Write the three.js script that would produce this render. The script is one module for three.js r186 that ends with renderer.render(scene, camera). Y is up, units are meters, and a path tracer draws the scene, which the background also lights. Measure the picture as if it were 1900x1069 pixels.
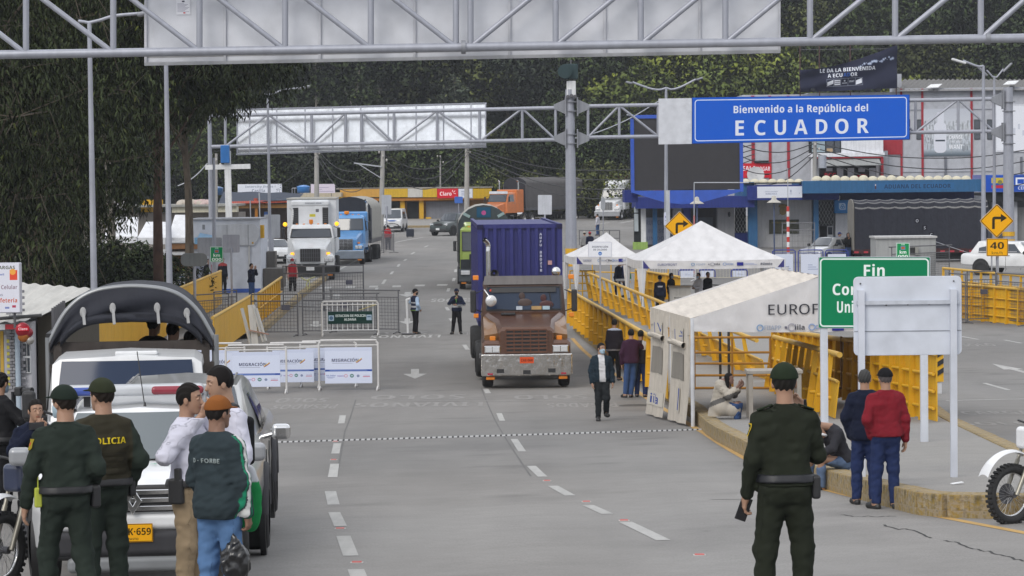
import*as THREE from'three';
import{mergeGeometries,mergeVertices,toCreasedNormals}from'three/addons/utils/BufferGeometryUtils.js';
import{RoundedBoxGeometry}from'three/addons/geometries/RoundedBoxGeometry.js';
import{ImprovedNoise}from'three/addons/math/ImprovedNoise.js';
//  camera, sky, sun, exposure
const PW=1900,PH=1069,F=5000,HORIZON=330;
const scene=new THREE.Scene();
const camera=new THREE.PerspectiveCamera(2*Math.atan(PH/2/F)*180/Math.PI,16/9,0.5,3000);
camera.position.set(0,6.2,0);
camera.rotation.order='YXZ';
camera.rotation.set(-Math.atan((PH/2-HORIZON)/F),0,-0.011);
camera.updateMatrixWorld();
camera.focus=70;
function rnd(seed){let a=seed>>>0;return()=>{a=(a+0x6D2B79F5)>>>0;let t=Math.imul(a^(a>>>15),1|a);t=(t+Math.imul(t^(t>>>7),61|t))^t;return((t^(t>>>14))>>>0)/4294967296;};}
const R=rnd(20210);
const perlin=new ImprovedNoise();
const noise=(x,y=0,z=0)=>perlin.noise(x+37.13,y+11.7,z+5.31);
const fbm=(x,y,z=0,o=4)=>{let s=0,a=0.5;for(let i=0;i<o;i++){s+=a*noise(x,y,z);x*=2.03;y*=2.03;z*=2.03;a*=0.5;}return s;};
const sunDir=new THREE.Vector3(-0.36,0.62,0.64).normalize();
{
const w=512,h=256,data=new Float32Array(w*h*4);
for(let j=0;j<h;j++){
const el=((j+0.5)/h-0.5)*Math.PI;
for(let i=0;i<w;i++){
const az=(i+0.5)/w*2*Math.PI,ce=Math.cos(el);
const dx=Math.cos(az)*ce,dy=Math.sin(el),dz=Math.sin(az)*ce;
const c=fbm(dx*2.2,dy*4.5,dz*2.2,5)*0.9+fbm(dx*6+9,dy*11,dz*6,3)*0.3;
let b=0.92+c*0.85;
b*=1.04+0.1*Math.max(0,dy);
const glow=Math.max(0,dx*sunDir.x+dy*sunDir.y+dz*sunDir.z);
b+=0.55*Math.pow(glow,6);
if(dy<0)b*=0.35;
const k=(j*w+i)*4;
data[k]=b*0.965;data[k+1]=b*1.0;data[k+2]=b*1.07;data[k+3]=1;
}
}
const t=new THREE.DataTexture(data,w,h,THREE.RGBAFormat,THREE.FloatType);
t.mapping=THREE.EquirectangularReflectionMapping;t.magFilter=THREE.LinearFilter;t.minFilter=THREE.LinearFilter;
t.wrapS=THREE.RepeatWrapping;t.needsUpdate=true;
scene.background=t;scene.environment=t;
}
const sun=new THREE.DirectionalLight(new THREE.Color(1,0.95,0.88),1.9);
sun.position.copy(sunDir).multiplyScalar(200).add(new THREE.Vector3(0,0,-80));sun.target.position.set(0,0,-80);
sun.castShadow=true;sun.shadow.radius=60;sun.shadow.mapSize.set(4096,4096);
Object.assign(sun.shadow.camera,{left:-60,right:60,top:130,bottom:-130,near:1,far:500});
scene.add(sun,sun.target);
const renderer=new THREE.WebGLRenderer({antialias:true});
renderer.setSize(1024,576);
renderer.shadowMap.enabled=true;
renderer.toneMapping=THREE.LinearToneMapping;
renderer.toneMappingExposure=0.98;
scene.fog=new THREE.FogExp2(new THREE.Color(0.72,0.76,0.82),0.00022);
//  where things stand
const V=(x,y,z)=>new THREE.Vector3(x,y,z);
const DROP=[[-60,1.2],[0,1.55],[12,2.4],[17.2,2.95],[20,3.22],[24,3.65],[31.6,4.08],[45,4.8],[61,5.5],[75,5.78],[90,5.95],[106,6.0],[118,5.75],[131,5.45],[142,5.3],[150,5.2],[180,4.95],[200,4.8],[227,4.6],[250,4.15],[275,3.4],[300,2.5],[420,-2],[900,-10]];
function drop(d){
let i=0;while(i<DROP.length-2&&d>DROP[i+1][0])i++;
const[x0,y0]=DROP[i],[x1,y1]=DROP[i+1],t=Math.min(1,Math.max(0,(d-x0)/(x1-x0)));
const m=(k)=>k<=0||k>=DROP.length-1?0:(DROP[k+1][1]-DROP[k-1][1])/(DROP[k+1][0]-DROP[k-1][0]);
const h=x1-x0,t2=t*t,t3=t2*t;
return(2*t3-3*t2+1)*y0+(t3-2*t2+t)*h*m(i)+(-2*t3+3*t2)*y1+(t3-t2)*h*m(i+1);
}
const gy=(z)=>6.2-drop(-z);
const _q=camera.quaternion.clone();
function at(px,py,d){const v=V((px-PW/2)/F,-(py-PH/2)/F,-1).applyQuaternion(_q);return v.multiplyScalar(d/-v.z).add(camera.position);}
function gp(px,py,up=0){let a=8,b=8;for(;b<420;b+=0.5){const p=at(px,py,b);if(p.y<gy(p.z)+up)break;a=b;}
for(let i=0;i<24;i++){const m=(a+b)/2,p=at(px,py,m);if(p.y<gy(p.z)+up)b=m;else a=m;}
const p=at(px,py,b);p.y=gy(p.z)+up;return p;
}
function gd(px,d,up=0){let py=500;for(let i=0;i<4;i++){const p=at(px,py,d);py+=(p.y-gy(-d))*F/d;}const p=at(px,py,d);p.y=gy(p.z)+up;return p;}
const X=(px,py,d)=>at(px,py,d).x;
//  helpers
const names={};
function numbered(n){names[n]=(names[n]??-1)+1;return names[n]?n+'_'+String(names[n]).padStart(3,'0'):n;}
function thing(name,label,category,pos=[0,0,0],ry=0,group){
const o=new THREE.Group();o.name=numbered(name);scene.add(o);
if(pos.isVector3)o.position.copy(pos);else o.position.set(...pos);
o.rotation.y=ry;o.userData={label,category};if(group)o.userData.group=group;
return o;
}
function dup(src,label,pos,ry,group){
const o=src.clone();o.name=numbered(src.name.replace(/_\d{3}$/,''));scene.add(o);
if(pos){if(pos.isVector3)o.position.copy(pos);else o.position.set(...pos);}
if(ry!==undefined)o.rotation.y=ry;
o.userData={...src.userData};if(label)o.userData.label=label;if(group)o.userData.group=group;
return o;
}
function metric(g,k=1){
const p=g.attributes.position,n=g.attributes.normal,uv=new Float32Array(p.count*2);
for(let i=0;i<p.count;i++){
const ax=Math.abs(n.getX(i)),ay=Math.abs(n.getY(i)),az=Math.abs(n.getZ(i));
let u,v;if(ax>=ay&&ax>=az){u=p.getZ(i);v=p.getY(i);}else if(ay>=az){u=p.getX(i);v=p.getZ(i);}else{u=p.getX(i);v=p.getY(i);}
uv[2*i]=u*k;uv[2*i+1]=v*k;
}
g.setAttribute('uv',new THREE.BufferAttribute(uv,2));return g;
}
function mg(list,keep){
list=[list].flat(4).filter(Boolean).map((g)=>{let h=g.index?g.toNonIndexed():g.clone();for(const k of Object.keys(h.attributes))if(!['position','normal','uv','color'].includes(k))h.deleteAttribute(k);if(!h.attributes.normal)h.computeVertexNormals();if(!h.attributes.uv)metric(h);return h;});
const col=list.some((g)=>g.attributes.color);
if(col)for(const g of list)if(!g.attributes.color)g.setAttribute('color',new THREE.BufferAttribute(new Float32Array(g.attributes.position.count*3).fill(1),3));
const m=list.length===1?list[0]:mergeGeometries(list);
return keep?m:metric(m);
}
function part(name,geos,mat,parent,label,keep){
const m=new THREE.Mesh(mg(Array.isArray(geos)?geos:[geos],keep),mat);
m.name=name;m.castShadow=m.receiveShadow=true;(parent||scene).add(m);
if(label)m.userData.label=label;
return m;
}
function shared(name,geo,mat,parent){const m=new THREE.Mesh(geo,mat);m.name=name;m.castShadow=m.receiveShadow=true;parent.add(m);return m;}
function solo(name,label,cat,geos,mat,pos,ry=0,group,keep){const m=part(numbered(name),geos,mat,scene,label,keep);m.userData.category=cat;if(pos)m.position.copy(pos.isVector3?pos:V(...pos));m.rotation.y=ry;if(group)m.userData.group=group;return m;}
function struct(name,geos,mat,keep,parent){const m=part(parent?name:numbered(name),geos,mat,parent||scene,null,keep);if(!parent)m.userData.kind='structure';return m;}
const M4=(p,r,s=[1,1,1])=>new THREE.Matrix4().compose(V(...p),new THREE.Quaternion().setFromEuler(new THREE.Euler(...(r||[0,0,0]))),typeof s==='number'?V(s,s,s):V(...s));
const tr=(g,p=[0,0,0],r,s)=>g.clone().applyMatrix4(M4(p,r,s));
function bx(w,h,d,x=0,y=0,z=0,r){const g=new THREE.BoxGeometry(w,h,d);return g.applyMatrix4(M4([x,y,z],r));}
function rb(w,h,d,rad,x=0,y=0,z=0,r,seg=2){const g=new RoundedBoxGeometry(w,h,d,seg,Math.min(rad,w/2.01,h/2.01,d/2.01));return g.applyMatrix4(M4([x,y,z],r));}
function b2(x0,x1,y0,y1,z0,z1){return bx(Math.abs(x1-x0),Math.abs(y1-y0),Math.abs(z1-z0),(x0+x1)/2,(y0+y1)/2,(z0+z1)/2);}
const v3=(p)=>p.isVector3?p:V(...p);
function rod(a,b,r,r2=r,seg=10){a=v3(a);b=v3(b);const d=b.clone().sub(a),l=d.length();const g=new THREE.CylinderGeometry(r2,r,l,seg);return g.applyMatrix4(new THREE.Matrix4().compose(a.clone().add(b).multiplyScalar(0.5),new THREE.Quaternion().setFromUnitVectors(V(0,1,0),d.normalize()),V(1,1,1)));}
function bar(a,b,w,h){a=v3(a);b=v3(b);const d=b.clone().sub(a),l=d.length(),g=new THREE.BoxGeometry(w,h??w,l),m=new THREE.Matrix4().lookAt(b,a,Math.abs(d.y)>0.98*l?V(0,0,1):V(0,1,0));m.setPosition(a.clone().add(b).multiplyScalar(0.5));return g.applyMatrix4(m);
}
function pipe(pts,r,seg=24,rs=8,closed=false,tension=0.5){return new THREE.TubeGeometry(new THREE.CatmullRomCurve3(pts.map(v3),closed,'catmullrom',tension),seg,r,rs,closed);}
function bend(pts,rad){const P=pts.map(v3),out=[P[0]];
for(let i=1;i<P.length-1;i++){const a=P[i].clone().add(P[i-1].clone().sub(P[i]).setLength(rad)),b=P[i].clone().add(P[i+1].clone().sub(P[i]).setLength(rad));for(let k=0;k<=3;k++){const t=k/3;out.push(a.clone().multiplyScalar((1-t)*(1-t)).add(P[i].clone().multiplyScalar(2*t*(1-t))).add(b.clone().multiplyScalar(t*t)));}}
out.push(P[P.length-1]);return out;
}
function rods(pts,r,seg=8){const o=[];for(let i=0;i<pts.length-1;i++){o.push(rod(pts[i],pts[i+1],r,r,seg));}return o;}
function lathe(pts,seg=24){return new THREE.LatheGeometry(pts.map(([r,y])=>new THREE.Vector2(r,y)),seg);}
function ext(pts,depth,bevel=0,holes=[]){const s=new THREE.Shape(pts.map(([x,y])=>new THREE.Vector2(x,y)));for(const h of holes)s.holes.push(new THREE.Path(h.map(([x,y])=>new THREE.Vector2(x,y))));const g=new THREE.ExtrudeGeometry(s,{depth:depth-2*bevel,bevelEnabled:bevel>0,bevelSize:bevel,bevelThickness:bevel,bevelSegments:2,curveSegments:8});g.translate(0,0,bevel-depth/2);return g;}
function rrect(w,h,r,x=0,y=0,n=4){const o=[];for(const[cx,cy,a0]of[[w/2-r,h/2-r,0],[-w/2+r,h/2-r,1],[-w/2+r,-h/2+r,2],[w/2-r,-h/2+r,3]])for(let i=0;i<=n;i++){const a=(a0+i/n)*Math.PI/2;o.push([x+cx+r*Math.cos(a),y+cy+r*Math.sin(a)]);}return o;}
function side(g){return g.applyMatrix4(new THREE.Matrix4().makeRotationY(-Math.PI/2));}function grid(nu,nv,f){const p=[],uv=[],ix=[];
for(let j=0;j<=nv;j++)for(let i=0;i<=nu;i++){const q=f(i/nu,j/nv);p.push(...(q.isVector3?[q.x,q.y,q.z]:q));uv.push(i/nu,j/nv);}
for(let j=0;j<nv;j++)for(let i=0;i<nu;i++){const a=j*(nu+1)+i,b=a+1,c=a+nu+1,d=c+1;ix.push(a,b,d,a,d,c);}
const g=new THREE.BufferGeometry();g.setAttribute('position',new THREE.Float32BufferAttribute(p,3));g.setAttribute('uv',new THREE.Float32BufferAttribute(uv,2));g.setIndex(ix);g.computeVertexNormals();return g;
}
function quad(a,b,c,d){return grid(1,1,(u,v)=>{const A=v3(a).clone().lerp(v3(b),u),B=v3(d).clone().lerp(v3(c),u);return A.lerp(B,v);});}
function slab(a,b,c,d,t){[a,b,c,d]=[a,b,c,d].map(v3);const n=b.clone().sub(a).cross(d.clone().sub(a)).normalize().multiplyScalar(-t);const e=[a,b,c,d].map((q)=>q.clone().add(n));
return[quad(a,b,c,d),quad(e[3],e[2],e[1],e[0]),quad(a,e[0],e[1],b),quad(b,e[1],e[2],c),quad(c,e[2],e[3],d),quad(d,e[3],e[0],a)];
}
function loft(rings,caps=true,crease=0.6){const n=rings[0].length,p=[],ix=[];
for(const r of rings)for(const q of r)p.push(...q);
for(let j=0;j<rings.length-1;j++)for(let i=0;i<n;i++){const a=j*n+i,b=j*n+(i+1)%n,c=a+n,d=b+n;ix.push(a,b,d,a,d,c);}
if(caps)for(const[j,f]of[[0,1],[rings.length-1,0]]){const c=p.length/3,m=[0,0,0];for(const q of rings[j])for(let k=0;k<3;k++)m[k]+=q[k]/n;p.push(...m);for(let i=0;i<n;i++){const a=j*n+i,b=j*n+(i+1)%n;f?ix.push(c,b,a):ix.push(c,a,b);}}
let g=new THREE.BufferGeometry();g.setAttribute('position',new THREE.Float32BufferAttribute(p,3));g.setIndex(ix);
g=toCreasedNormals(g,crease);return g;
}
const lerp=(a,b,t)=>a+(b-a)*t,clamp=(x,a=0,b=1)=>Math.min(b,Math.max(a,x));
const smooth=(a,b,x)=>{const t=clamp((x-a)/(b-a));return t*t*(3-2*t);};
//  textures and materials
function ntex(size,f,rep=1,srgb=false){const d=new Uint8Array(size*size*4);
for(let j=0;j<size;j++)for(let i=0;i<size;i++){const v=f(i/size,j/size),k=(j*size+i)*4;const c=Array.isArray(v)?v:[v,v,v];d[k]=clamp(c[0])*255;d[k+1]=clamp(c[1])*255;d[k+2]=clamp(c[2])*255;d[k+3]=255;}
const t=new THREE.DataTexture(d,size,size);t.wrapS=t.wrapT=THREE.RepeatWrapping;t.magFilter=THREE.LinearFilter;t.minFilter=THREE.LinearMipmapLinearFilter;t.generateMipmaps=true;t.repeat.set(rep,rep);if(srgb)t.colorSpace=THREE.SRGBColorSpace;t.needsUpdate=true;return t;
}
const tiled=(f)=>(u,v)=>{const a=f(u,v),b=f(u-1,v),c=f(u,v-1),d=f(u-1,v-1);return(a*(1-u)+b*u)*(1-v)+(c*(1-u)+d*u)*v;};
const T={
blotch:ntex(256,tiled((u,v)=>0.9+fbm(u*5,v*5,1,5)*0.34),0.5),
grime:ntex(256,tiled((u,v)=>{const s=fbm(u*22,v*1.6,2,4),b=fbm(u*5,v*5,8,5);return 0.93+s*0.32+b*0.26-(b>0.16?0.12:0);}),0.4),
rough:ntex(128,tiled((u,v)=>0.78+fbm(u*9,v*9,3,4)*0.5),1),
weave:ntex(128,(u,v)=>0.5+0.25*Math.sin(u*128*Math.PI/2)+0.25*Math.sin(v*128*Math.PI/2),12),
fold:ntex(256,tiled((u,v)=>0.5+fbm(u*6,v*3,4,3)*0.7),1.2),
grit:ntex(256,tiled((u,v)=>0.5+fbm(u*40,v*40,5,3)*0.8),1),
bark:ntex(256,tiled((u,v)=>0.7+fbm(u*14,v*3,6,4)*0.8),0.8),
};
const mats={};
function mt(color,rough=0.6,metal=0,o={}){
const key=JSON.stringify([color,rough,metal,Object.keys(o),o.k??'',o.map?.id,o.bumpScale,o.clearcoat,o.emissiveIntensity,o.transmission,o.opacity]);
if(mats[key])return mats[key];
const{k,...q}=o;const c=Array.isArray(color)?new THREE.Color().setRGB(...color):new THREE.Color(color);
const m=new THREE.MeshPhysicalMaterial({color:c,roughness:rough,metalness:metal,map:T.blotch,...q});
return(mats[key]=m);
}
const paint=(c,o)=>mt(c,0.35,0,{clearcoat:0.6,clearcoatRoughness:0.15,map:T.blotch,...o});
const dull=(c,o)=>mt(c,0.75,0,{map:T.grime,specularIntensity:.35,...o});
const metalP=(c,r=0.45)=>mt(c,r,0.35,{map:T.blotch});
const cloth=(c,o)=>mt(c,0.92,0,{map:T.blotch,sheen:0.06,sheenRoughness:0.6,specularIntensity:.25,...o});
const MT={
galv:mt([0.46,0.48,0.52],0.42,0.45,{map:T.grime}),chrome:mt([0.78,0.78,0.78],0.14,1,{map:T.blotch}),steel:mt([0.5,0.5,0.5],0.35,0.9),dsteel:mt([0.13,0.13,0.14],0.5,0.5),
black:mt([0.02,0.02,0.022],0.55),rubber:mt([0.024,0.024,0.025],0.85,0,{map:T.grime}),glass:mt([0.022,0.03,0.042],0.06,0,{clearcoat:1,clearcoatRoughness:0.03,map:null,k:'g'}),
white:dull([0.72,0.73,0.74]),orangeL:mt([0.8,0.25,0.02],0.3),redL:mt([0.45,0.02,0.02],0.3),lamp:mt([0.75,0.77,0.8],0.08,0.3),yellow:mt([0.72,0.4,0.012],0.5,0,{map:T.grime}),concrete:mt([0.36,0.35,0.33],0.9,0,{map:T.grime,bumpMap:T.grit,bumpScale:0.004}),
};
function canv(w,h,draw){
const c=document.createElement('canvas');c.width=w;c.height=h;const x=c.getContext('2d');draw(x,w,h);
const t=new THREE.CanvasTexture(c);t.colorSpace=THREE.SRGBColorSpace;t.anisotropy=8;return t;
}
function txt(x,s,px,py,size,color,o={}){x.font=(o.style??'bold')+' '+size+'px '+(o.font??'sans-serif');x.fillStyle=color;x.textAlign=o.align??'center';x.textBaseline='middle';if(o.w){const m=x.measureText(s).width;x.save();x.translate(px,py);x.scale(o.w/m,1);x.fillText(s,0,0);x.restore();}else x.fillText(s,px,py);}
const print=(t,rough=0.55,o={})=>new THREE.MeshPhysicalMaterial({map:t,roughness:rough,specularIntensity:.3,...o});
function plate(w,h,x=0,y=0,z=0,r){return new THREE.PlaneGeometry(w,h).applyMatrix4(M4([x,y,z],r));}
//  ground, road, hill
function sheet(x0,x1,z0,z1,dx,dz,up,color){const nx=Math.round((x1-x0)/dx),nz=Math.round((z0-z1)/dz);
const p=[],c=[],uv=[],ix=[];
for(let j=0;j<=nz;j++)for(let i=0;i<=nx;i++){
const x=x0+(x1-x0)*i/nx,z=z0+(z1-z0)*j/nz;
p.push(x,gy(z)+up,z);uv.push(x,z);const k=color?color(x,z):1;c.push(...(Array.isArray(k)?k:[k,k,k]));
}
for(let j=0;j<nz;j++)for(let i=0;i<nx;i++){const a=j*(nx+1)+i,b=a+1,e=a+nx+1,f=e+1;ix.push(a,b,f,a,f,e);}
const g=new THREE.BufferGeometry();g.setAttribute('position',new THREE.Float32BufferAttribute(p,3));g.setAttribute('uv',new THREE.Float32BufferAttribute(uv,2));g.setAttribute('color',new THREE.Float32BufferAttribute(c,3));g.setIndex(ix);g.computeVertexNormals();return g;
}
const groundMat=new THREE.MeshStandardMaterial({color:new THREE.Color().setRGB(0.1,0.095,0.06),roughness:1,map:T.blotch,vertexColors:true});
{const g=new THREE.Mesh(sheet(-700,700,40,-900,10,4,-0.08),groundMat);g.name='ground';g.receiveShadow=true;g.userData.kind='structure';scene.add(g);}
const asphaltTex=ntex(512,tiled((u,v)=>0.84+fbm(u*90,v*90,3,3)*0.42+fbm(u*6,v*6,4,4)*0.16),0.45);
const asphalt=new THREE.MeshStandardMaterial({color:new THREE.Color().setRGB(0.232,0.222,0.212),roughness:0.9,map:asphaltTex,bumpMap:T.grit,bumpScale:0.004,vertexColors:true});
const road=new THREE.Group();road.name='road';road.userData.kind='structure';scene.add(road);
{
const m=new THREE.Mesh(sheet(-32,46,6,-262,0.5,0.5,0,(x,z)=>{
const d=-z;
let k=1.0+fbm(x*0.16,z*0.06,3,4)*0.42+fbm(x*1.1,z*0.35,5,3)*0.16+noise(x*2.3,z*1.1,4)*0.05;
const seam=42.3+noise(x*0.5)*0.15;k*=d>seam?0.93:1.03;
if(d>60&&d<61.5)k*=0.93;
const xc=x+2.2-(d<40?(40-d)*.03:0);for(const t of[-2.6,-.9,1.0,2.7])k*=1-.075*Math.exp(-(((xc-t)/.35)**2))*(.6+.8*noise(x*.3,d*.04,t));if(fbm(x*0.35+7,z*0.2,12,3)>0.22)k*=0.9;if(fbm(x*0.9+3,z*0.7,22,3)>0.3)k*=0.8;if(noise(x*.55,z*.22,31)>.5)k*=1.08;
const w=1.0+0.02*noise(x*0.3,z*0.1);
return[k*w,k,k*(2-w)*0.995];
}),asphalt);m.name='asphalt';m.receiveShadow=true;road.add(m);
}
const paintW=new THREE.MeshStandardMaterial({color:new THREE.Color().setRGB(0.4,0.395,0.38),roughness:0.85,map:T.grime}),paintY=new THREE.MeshStandardMaterial({color:new THREE.Color().setRGB(0.5,0.31,0.1),roughness:0.85,map:T.grime}),paintOld=new THREE.MeshStandardMaterial({color:new THREE.Color().setRGB(0.255,0.246,0.235),roughness:0.9,map:T.grime});
function onRoad(name,tris,mat,up=0.004){const p=[];const put=(a,b,c,n)=>{const L=Math.max(Math.hypot(a[0]-b[0],a[1]-b[1]),Math.hypot(b[0]-c[0],b[1]-c[1]),Math.hypot(a[0]-c[0],a[1]-c[1]));if(L>1.2&&n){const m=(q,r)=>[(q[0]+r[0])/2,(q[1]+r[1])/2],ab=m(a,b),bc=m(b,c),ca=m(c,a);put(a,ab,ca,n-1);put(ab,b,bc,n-1);put(ca,bc,c,n-1);put(ab,bc,ca,n-1);return;}const ar=(b[0]-a[0])*(c[1]-a[1])-(b[1]-a[1])*(c[0]-a[0]);for(const q of ar>0?[a,c,b]:[a,b,c])p.push(q[0],gy(q[1])+up,q[1]);};
for(const t of tris)put(...t,5);
const g=new THREE.BufferGeometry();g.setAttribute('position',new THREE.Float32BufferAttribute(p,3));g.computeVertexNormals();
const m=part(name,g,mat,road);m.castShadow=false;return m;
}
const xz=(px,py)=>{const p=gp(px,py);return[p.x,p.z];};
function stripe(name,pts,w,mat,up){const q=pts.map(([x,y])=>xz(x,y)),L=[],Rr=[];
q.forEach((c,i)=>{const a=q[Math.max(0,i-1)],b=q[Math.min(q.length-1,i+1)],l=Math.hypot(b[0]-a[0],b[1]-a[1]),n=[-(b[1]-a[1])/l*w/2,(b[0]-a[0])/l*w/2];L.push([c[0]+n[0],c[1]+n[1]]);Rr.push([c[0]-n[0],c[1]-n[1]]);});
const t=[];for(let i=0;i<q.length-1;i++)t.push([L[i],Rr[i],Rr[i+1]],[L[i],Rr[i+1],L[i+1]]);
return onRoad(name,t,mat,up);
}
for(const[a,b,c,d,w]of[[636,771,633,786,.15],[626,823,622,842,.15],[621,861,617,886,.15],[613,912,619,937,.16],[620,951,632,977,.15],[637,995,651,1032,.16],[660,1057,680,1100,.16],
[926,767,932,781,.13],[954,815,969,838,.14],[986,865,1007,885,.15],[1026,902,1058,920,.15],[1091,938,1127,954,.15],[1160,969,1231,1003,.16],
[861,640,868,649,.15],[835,591,840,597,.15],[828,570,832,576,.15],[901,722,906,730,.15],[833,535,831,541,.15],[843,516,841,522,.15],[846,500,845,505,.15],
[715,519,710,527,.15],[729,504,725,509,.15],[741,490,738,495,.15],[754,481,750,484,.15],[769,468,763,472,.15],[794,456,787,459,.15],[700,534,696,540,.15]])stripe('lane_dash',[[a,b],[c,d]],w,paintW);
for(const[x0,x1,y]of[[594,615,534],[642,659,533],[685,701,532],[728,744,531.5],[770,788,530],[811,830,529],[860,880,528]])stripe('crossing_block',[[x0,y],[x1,y-.2]],1.6,paintW);
stripe('edge_line',[[540,562],[560,548],[588,530],[625,503],[660,484],[700,463]],0.16,paintW);
stripe('edge_line',[[733,450],[757,445],[785,440.5]],0.2,paintW);
stripe('stop_line',[[690,743.5],[800,743.5],[900,744],[1000,745],[1105,745.5]],0.16,paintOld);
stripe('stop_line',[[690,558.5],[780,557.5],[875,557]],0.3,paintOld);
stripe('edge_line',[[1062,628],[1080,648],[1110,674],[1150,700],[1190,732],[1260,775],[1307,804],[1340,826],[1385,852],[1450,884],[1520,906],[1600,926],[1700,951],[1800,970],[1900,989],[1960,1001]],0.14,paintY);
stripe('edge_line',[[1755,743.5],[1830,742],[1920,740]],0.14,paintW);
stripe('lane_dash',[[1826,711],[1872,724]],0.13,paintW);
stripe('lane_dash',[[1782,624],[1815,630]],0.13,paintW);stripe('lane_dash',[[1864,631],[1895,637]],0.13,paintW);
stripe('lane_dash',[[1400,466],[1470,464]],0.2,paintW);
for(const[a,b,c,d]of[[1108,416,1130,413],[1150,414,1178,409],[1120,424,1180,423]])stripe('lane_dash',[[a,b],[c,d]],0.25,paintW);
function arrow(tail,tip,w,mat=paintW){const a=xz(...tail),b=xz(...tip),L=Math.hypot(b[0]-a[0],b[1]-a[1]),u=[(b[0]-a[0])/L,(b[1]-a[1])/L],n=[-u[1],u[0]],P=(t,s)=>[a[0]+u[0]*t*L+n[0]*s,a[1]+u[1]*t*L+n[1]*s];onRoad('lane_arrow',[[P(0,w*.17),P(0,-w*.17),P(.55,-w*.17)],[P(0,w*.17),P(.55,-w*.17),P(.55,w*.17)],[P(.5,w/2),P(.5,-w/2),P(1,0)]],mat);}
arrow([770,685],[770,703],0.72);arrow([586,596],[586,607],0.75);arrow([756,591],[755,602],0.7);arrow([757,542],[755,551],0.9);arrow([625,545],[623,555],0.9);
arrow([1925,697],[1841,675],0.6);
const{FontLoader}=await import('three/addons/loaders/FontLoader.js');
const{TextGeometry}=await import('three/addons/geometries/TextGeometry.js');
const fontB=await new FontLoader().loadAsync('fonts/droid/droid_sans_bold.typeface.json');
function roadText(s,px,py,wpx,hz,flip=true,mat=paintOld){const g=new THREE.ShapeGeometry(fontB.generateShapes(s,1),4);g.computeBoundingBox();const b=g.boundingBox,q=g.toNonIndexed().attributes.position;
const c=gp(px,py),w=wpx*-c.z/F,sx=w/(b.max.x-b.min.x),sz=hz/(b.max.y-b.min.y),t=[];
for(let i=0;i<q.count;i+=3)t.push([0,1,2].map((k)=>{const x=(q.getX(i+k)-(b.min.x+b.max.x)/2)*sx,y=(q.getY(i+k)-(b.min.y+b.max.y)/2)*sz;return flip?[c.x-x,c.z+y]:[c.x+x,c.z-y];}));
onRoad('road_lettering',t,mat);
}
roadText('SOLO',776,737,176,1.7);roadText('LIVIANOS',777,751,238,1.7);roadText('SOLO',560,743,96,1.7);roadText('PESADOS',565,755,120,1.7);
roadText('SOLO',1022,737,136,1.7);roadText('PESADOS',1080,752,130,1.7);
roadText('SOLO',745,618.5,96,1.7);roadText('LIVIANOS',752,624.5,130,1.7,true,paintW);roadText('PESADOS',845,557,90,2,true,paintW);roadText('SOLO',870,619,40,1.7);
roadText('CARGA',1850,766,130,1.3,false);roadText('SOLO',1850,786,140,1.3,false);roadText('SOLO',1815,640,60,1.6,false);
for(const[px,py]of[[631,982],[662,1045],[619,854],[622,820],[1015,893],[1088,932],[1158,967],[1298,1031],[1365,835],[1388,843],[1752,957]]){const p=gp(px,py);part('road_reflector',rb(0.1,0.018,0.07,0.008,0,0.009,0),mt([0.5,0.06,0.05],0.4),road).position.copy(p);part('road_reflector',rb(0.13,0.012,0.09,0.005,0,0.005,0),paintW,road).position.copy(p);}
{const dark=new THREE.MeshStandardMaterial({color:new THREE.Color().setRGB(0.03,0.03,0.03),roughness:1});
for(const pts of[[[1560,955],[1590,958],[1640,960],[1670,958]],[[1640,975],[1668,982],[1690,983],[1715,994],[1732,1000]],[[1750,1003],[1778,1008],[1800,1017],[1835,1024],[1870,1034],[1905,1043]]]){const fine=[];for(let i=0;i<pts.length-1;i++)for(let k=0;k<5;k++){const t=k/5;fine.push([lerp(pts[i][0],pts[i+1][0],t)+(R()-.5)*3,lerp(pts[i][1],pts[i+1][1],t)+(R()-.5)*3.4]);}stripe('crack',fine,0.03,dark,0.003);}
stripe('joint',[[893,720],[930,800],[962,850],[985,884]],.03,dull([.14,.138,.134]),.003);stripe('joint',[[660,742],[640,800],[625,880]],.03,dull([.14,.138,.134]),.003);
const c=gp(1180,753),disc=new THREE.CylinderGeometry(0.42,0.42,0.01,28);const m=part('drain_cover',disc,dull([0.09,0.085,0.08]),road);m.position.copy(c);
for(const[px,py,w]of[[1140,985,.06],[1310,1035,.1],[885,922,.03],[700,1003,.05],[950,700,.04],[1330,860,.05],[740,905,.04]]){const p=gp(px,py);}
stripe('worn_line',[[1320,927],[1345,926.5],[1382,927]],0.12,paintOld);stripe('worn_line',[[1303,985],[1316,985]],0.1,paintOld);
}
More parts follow.
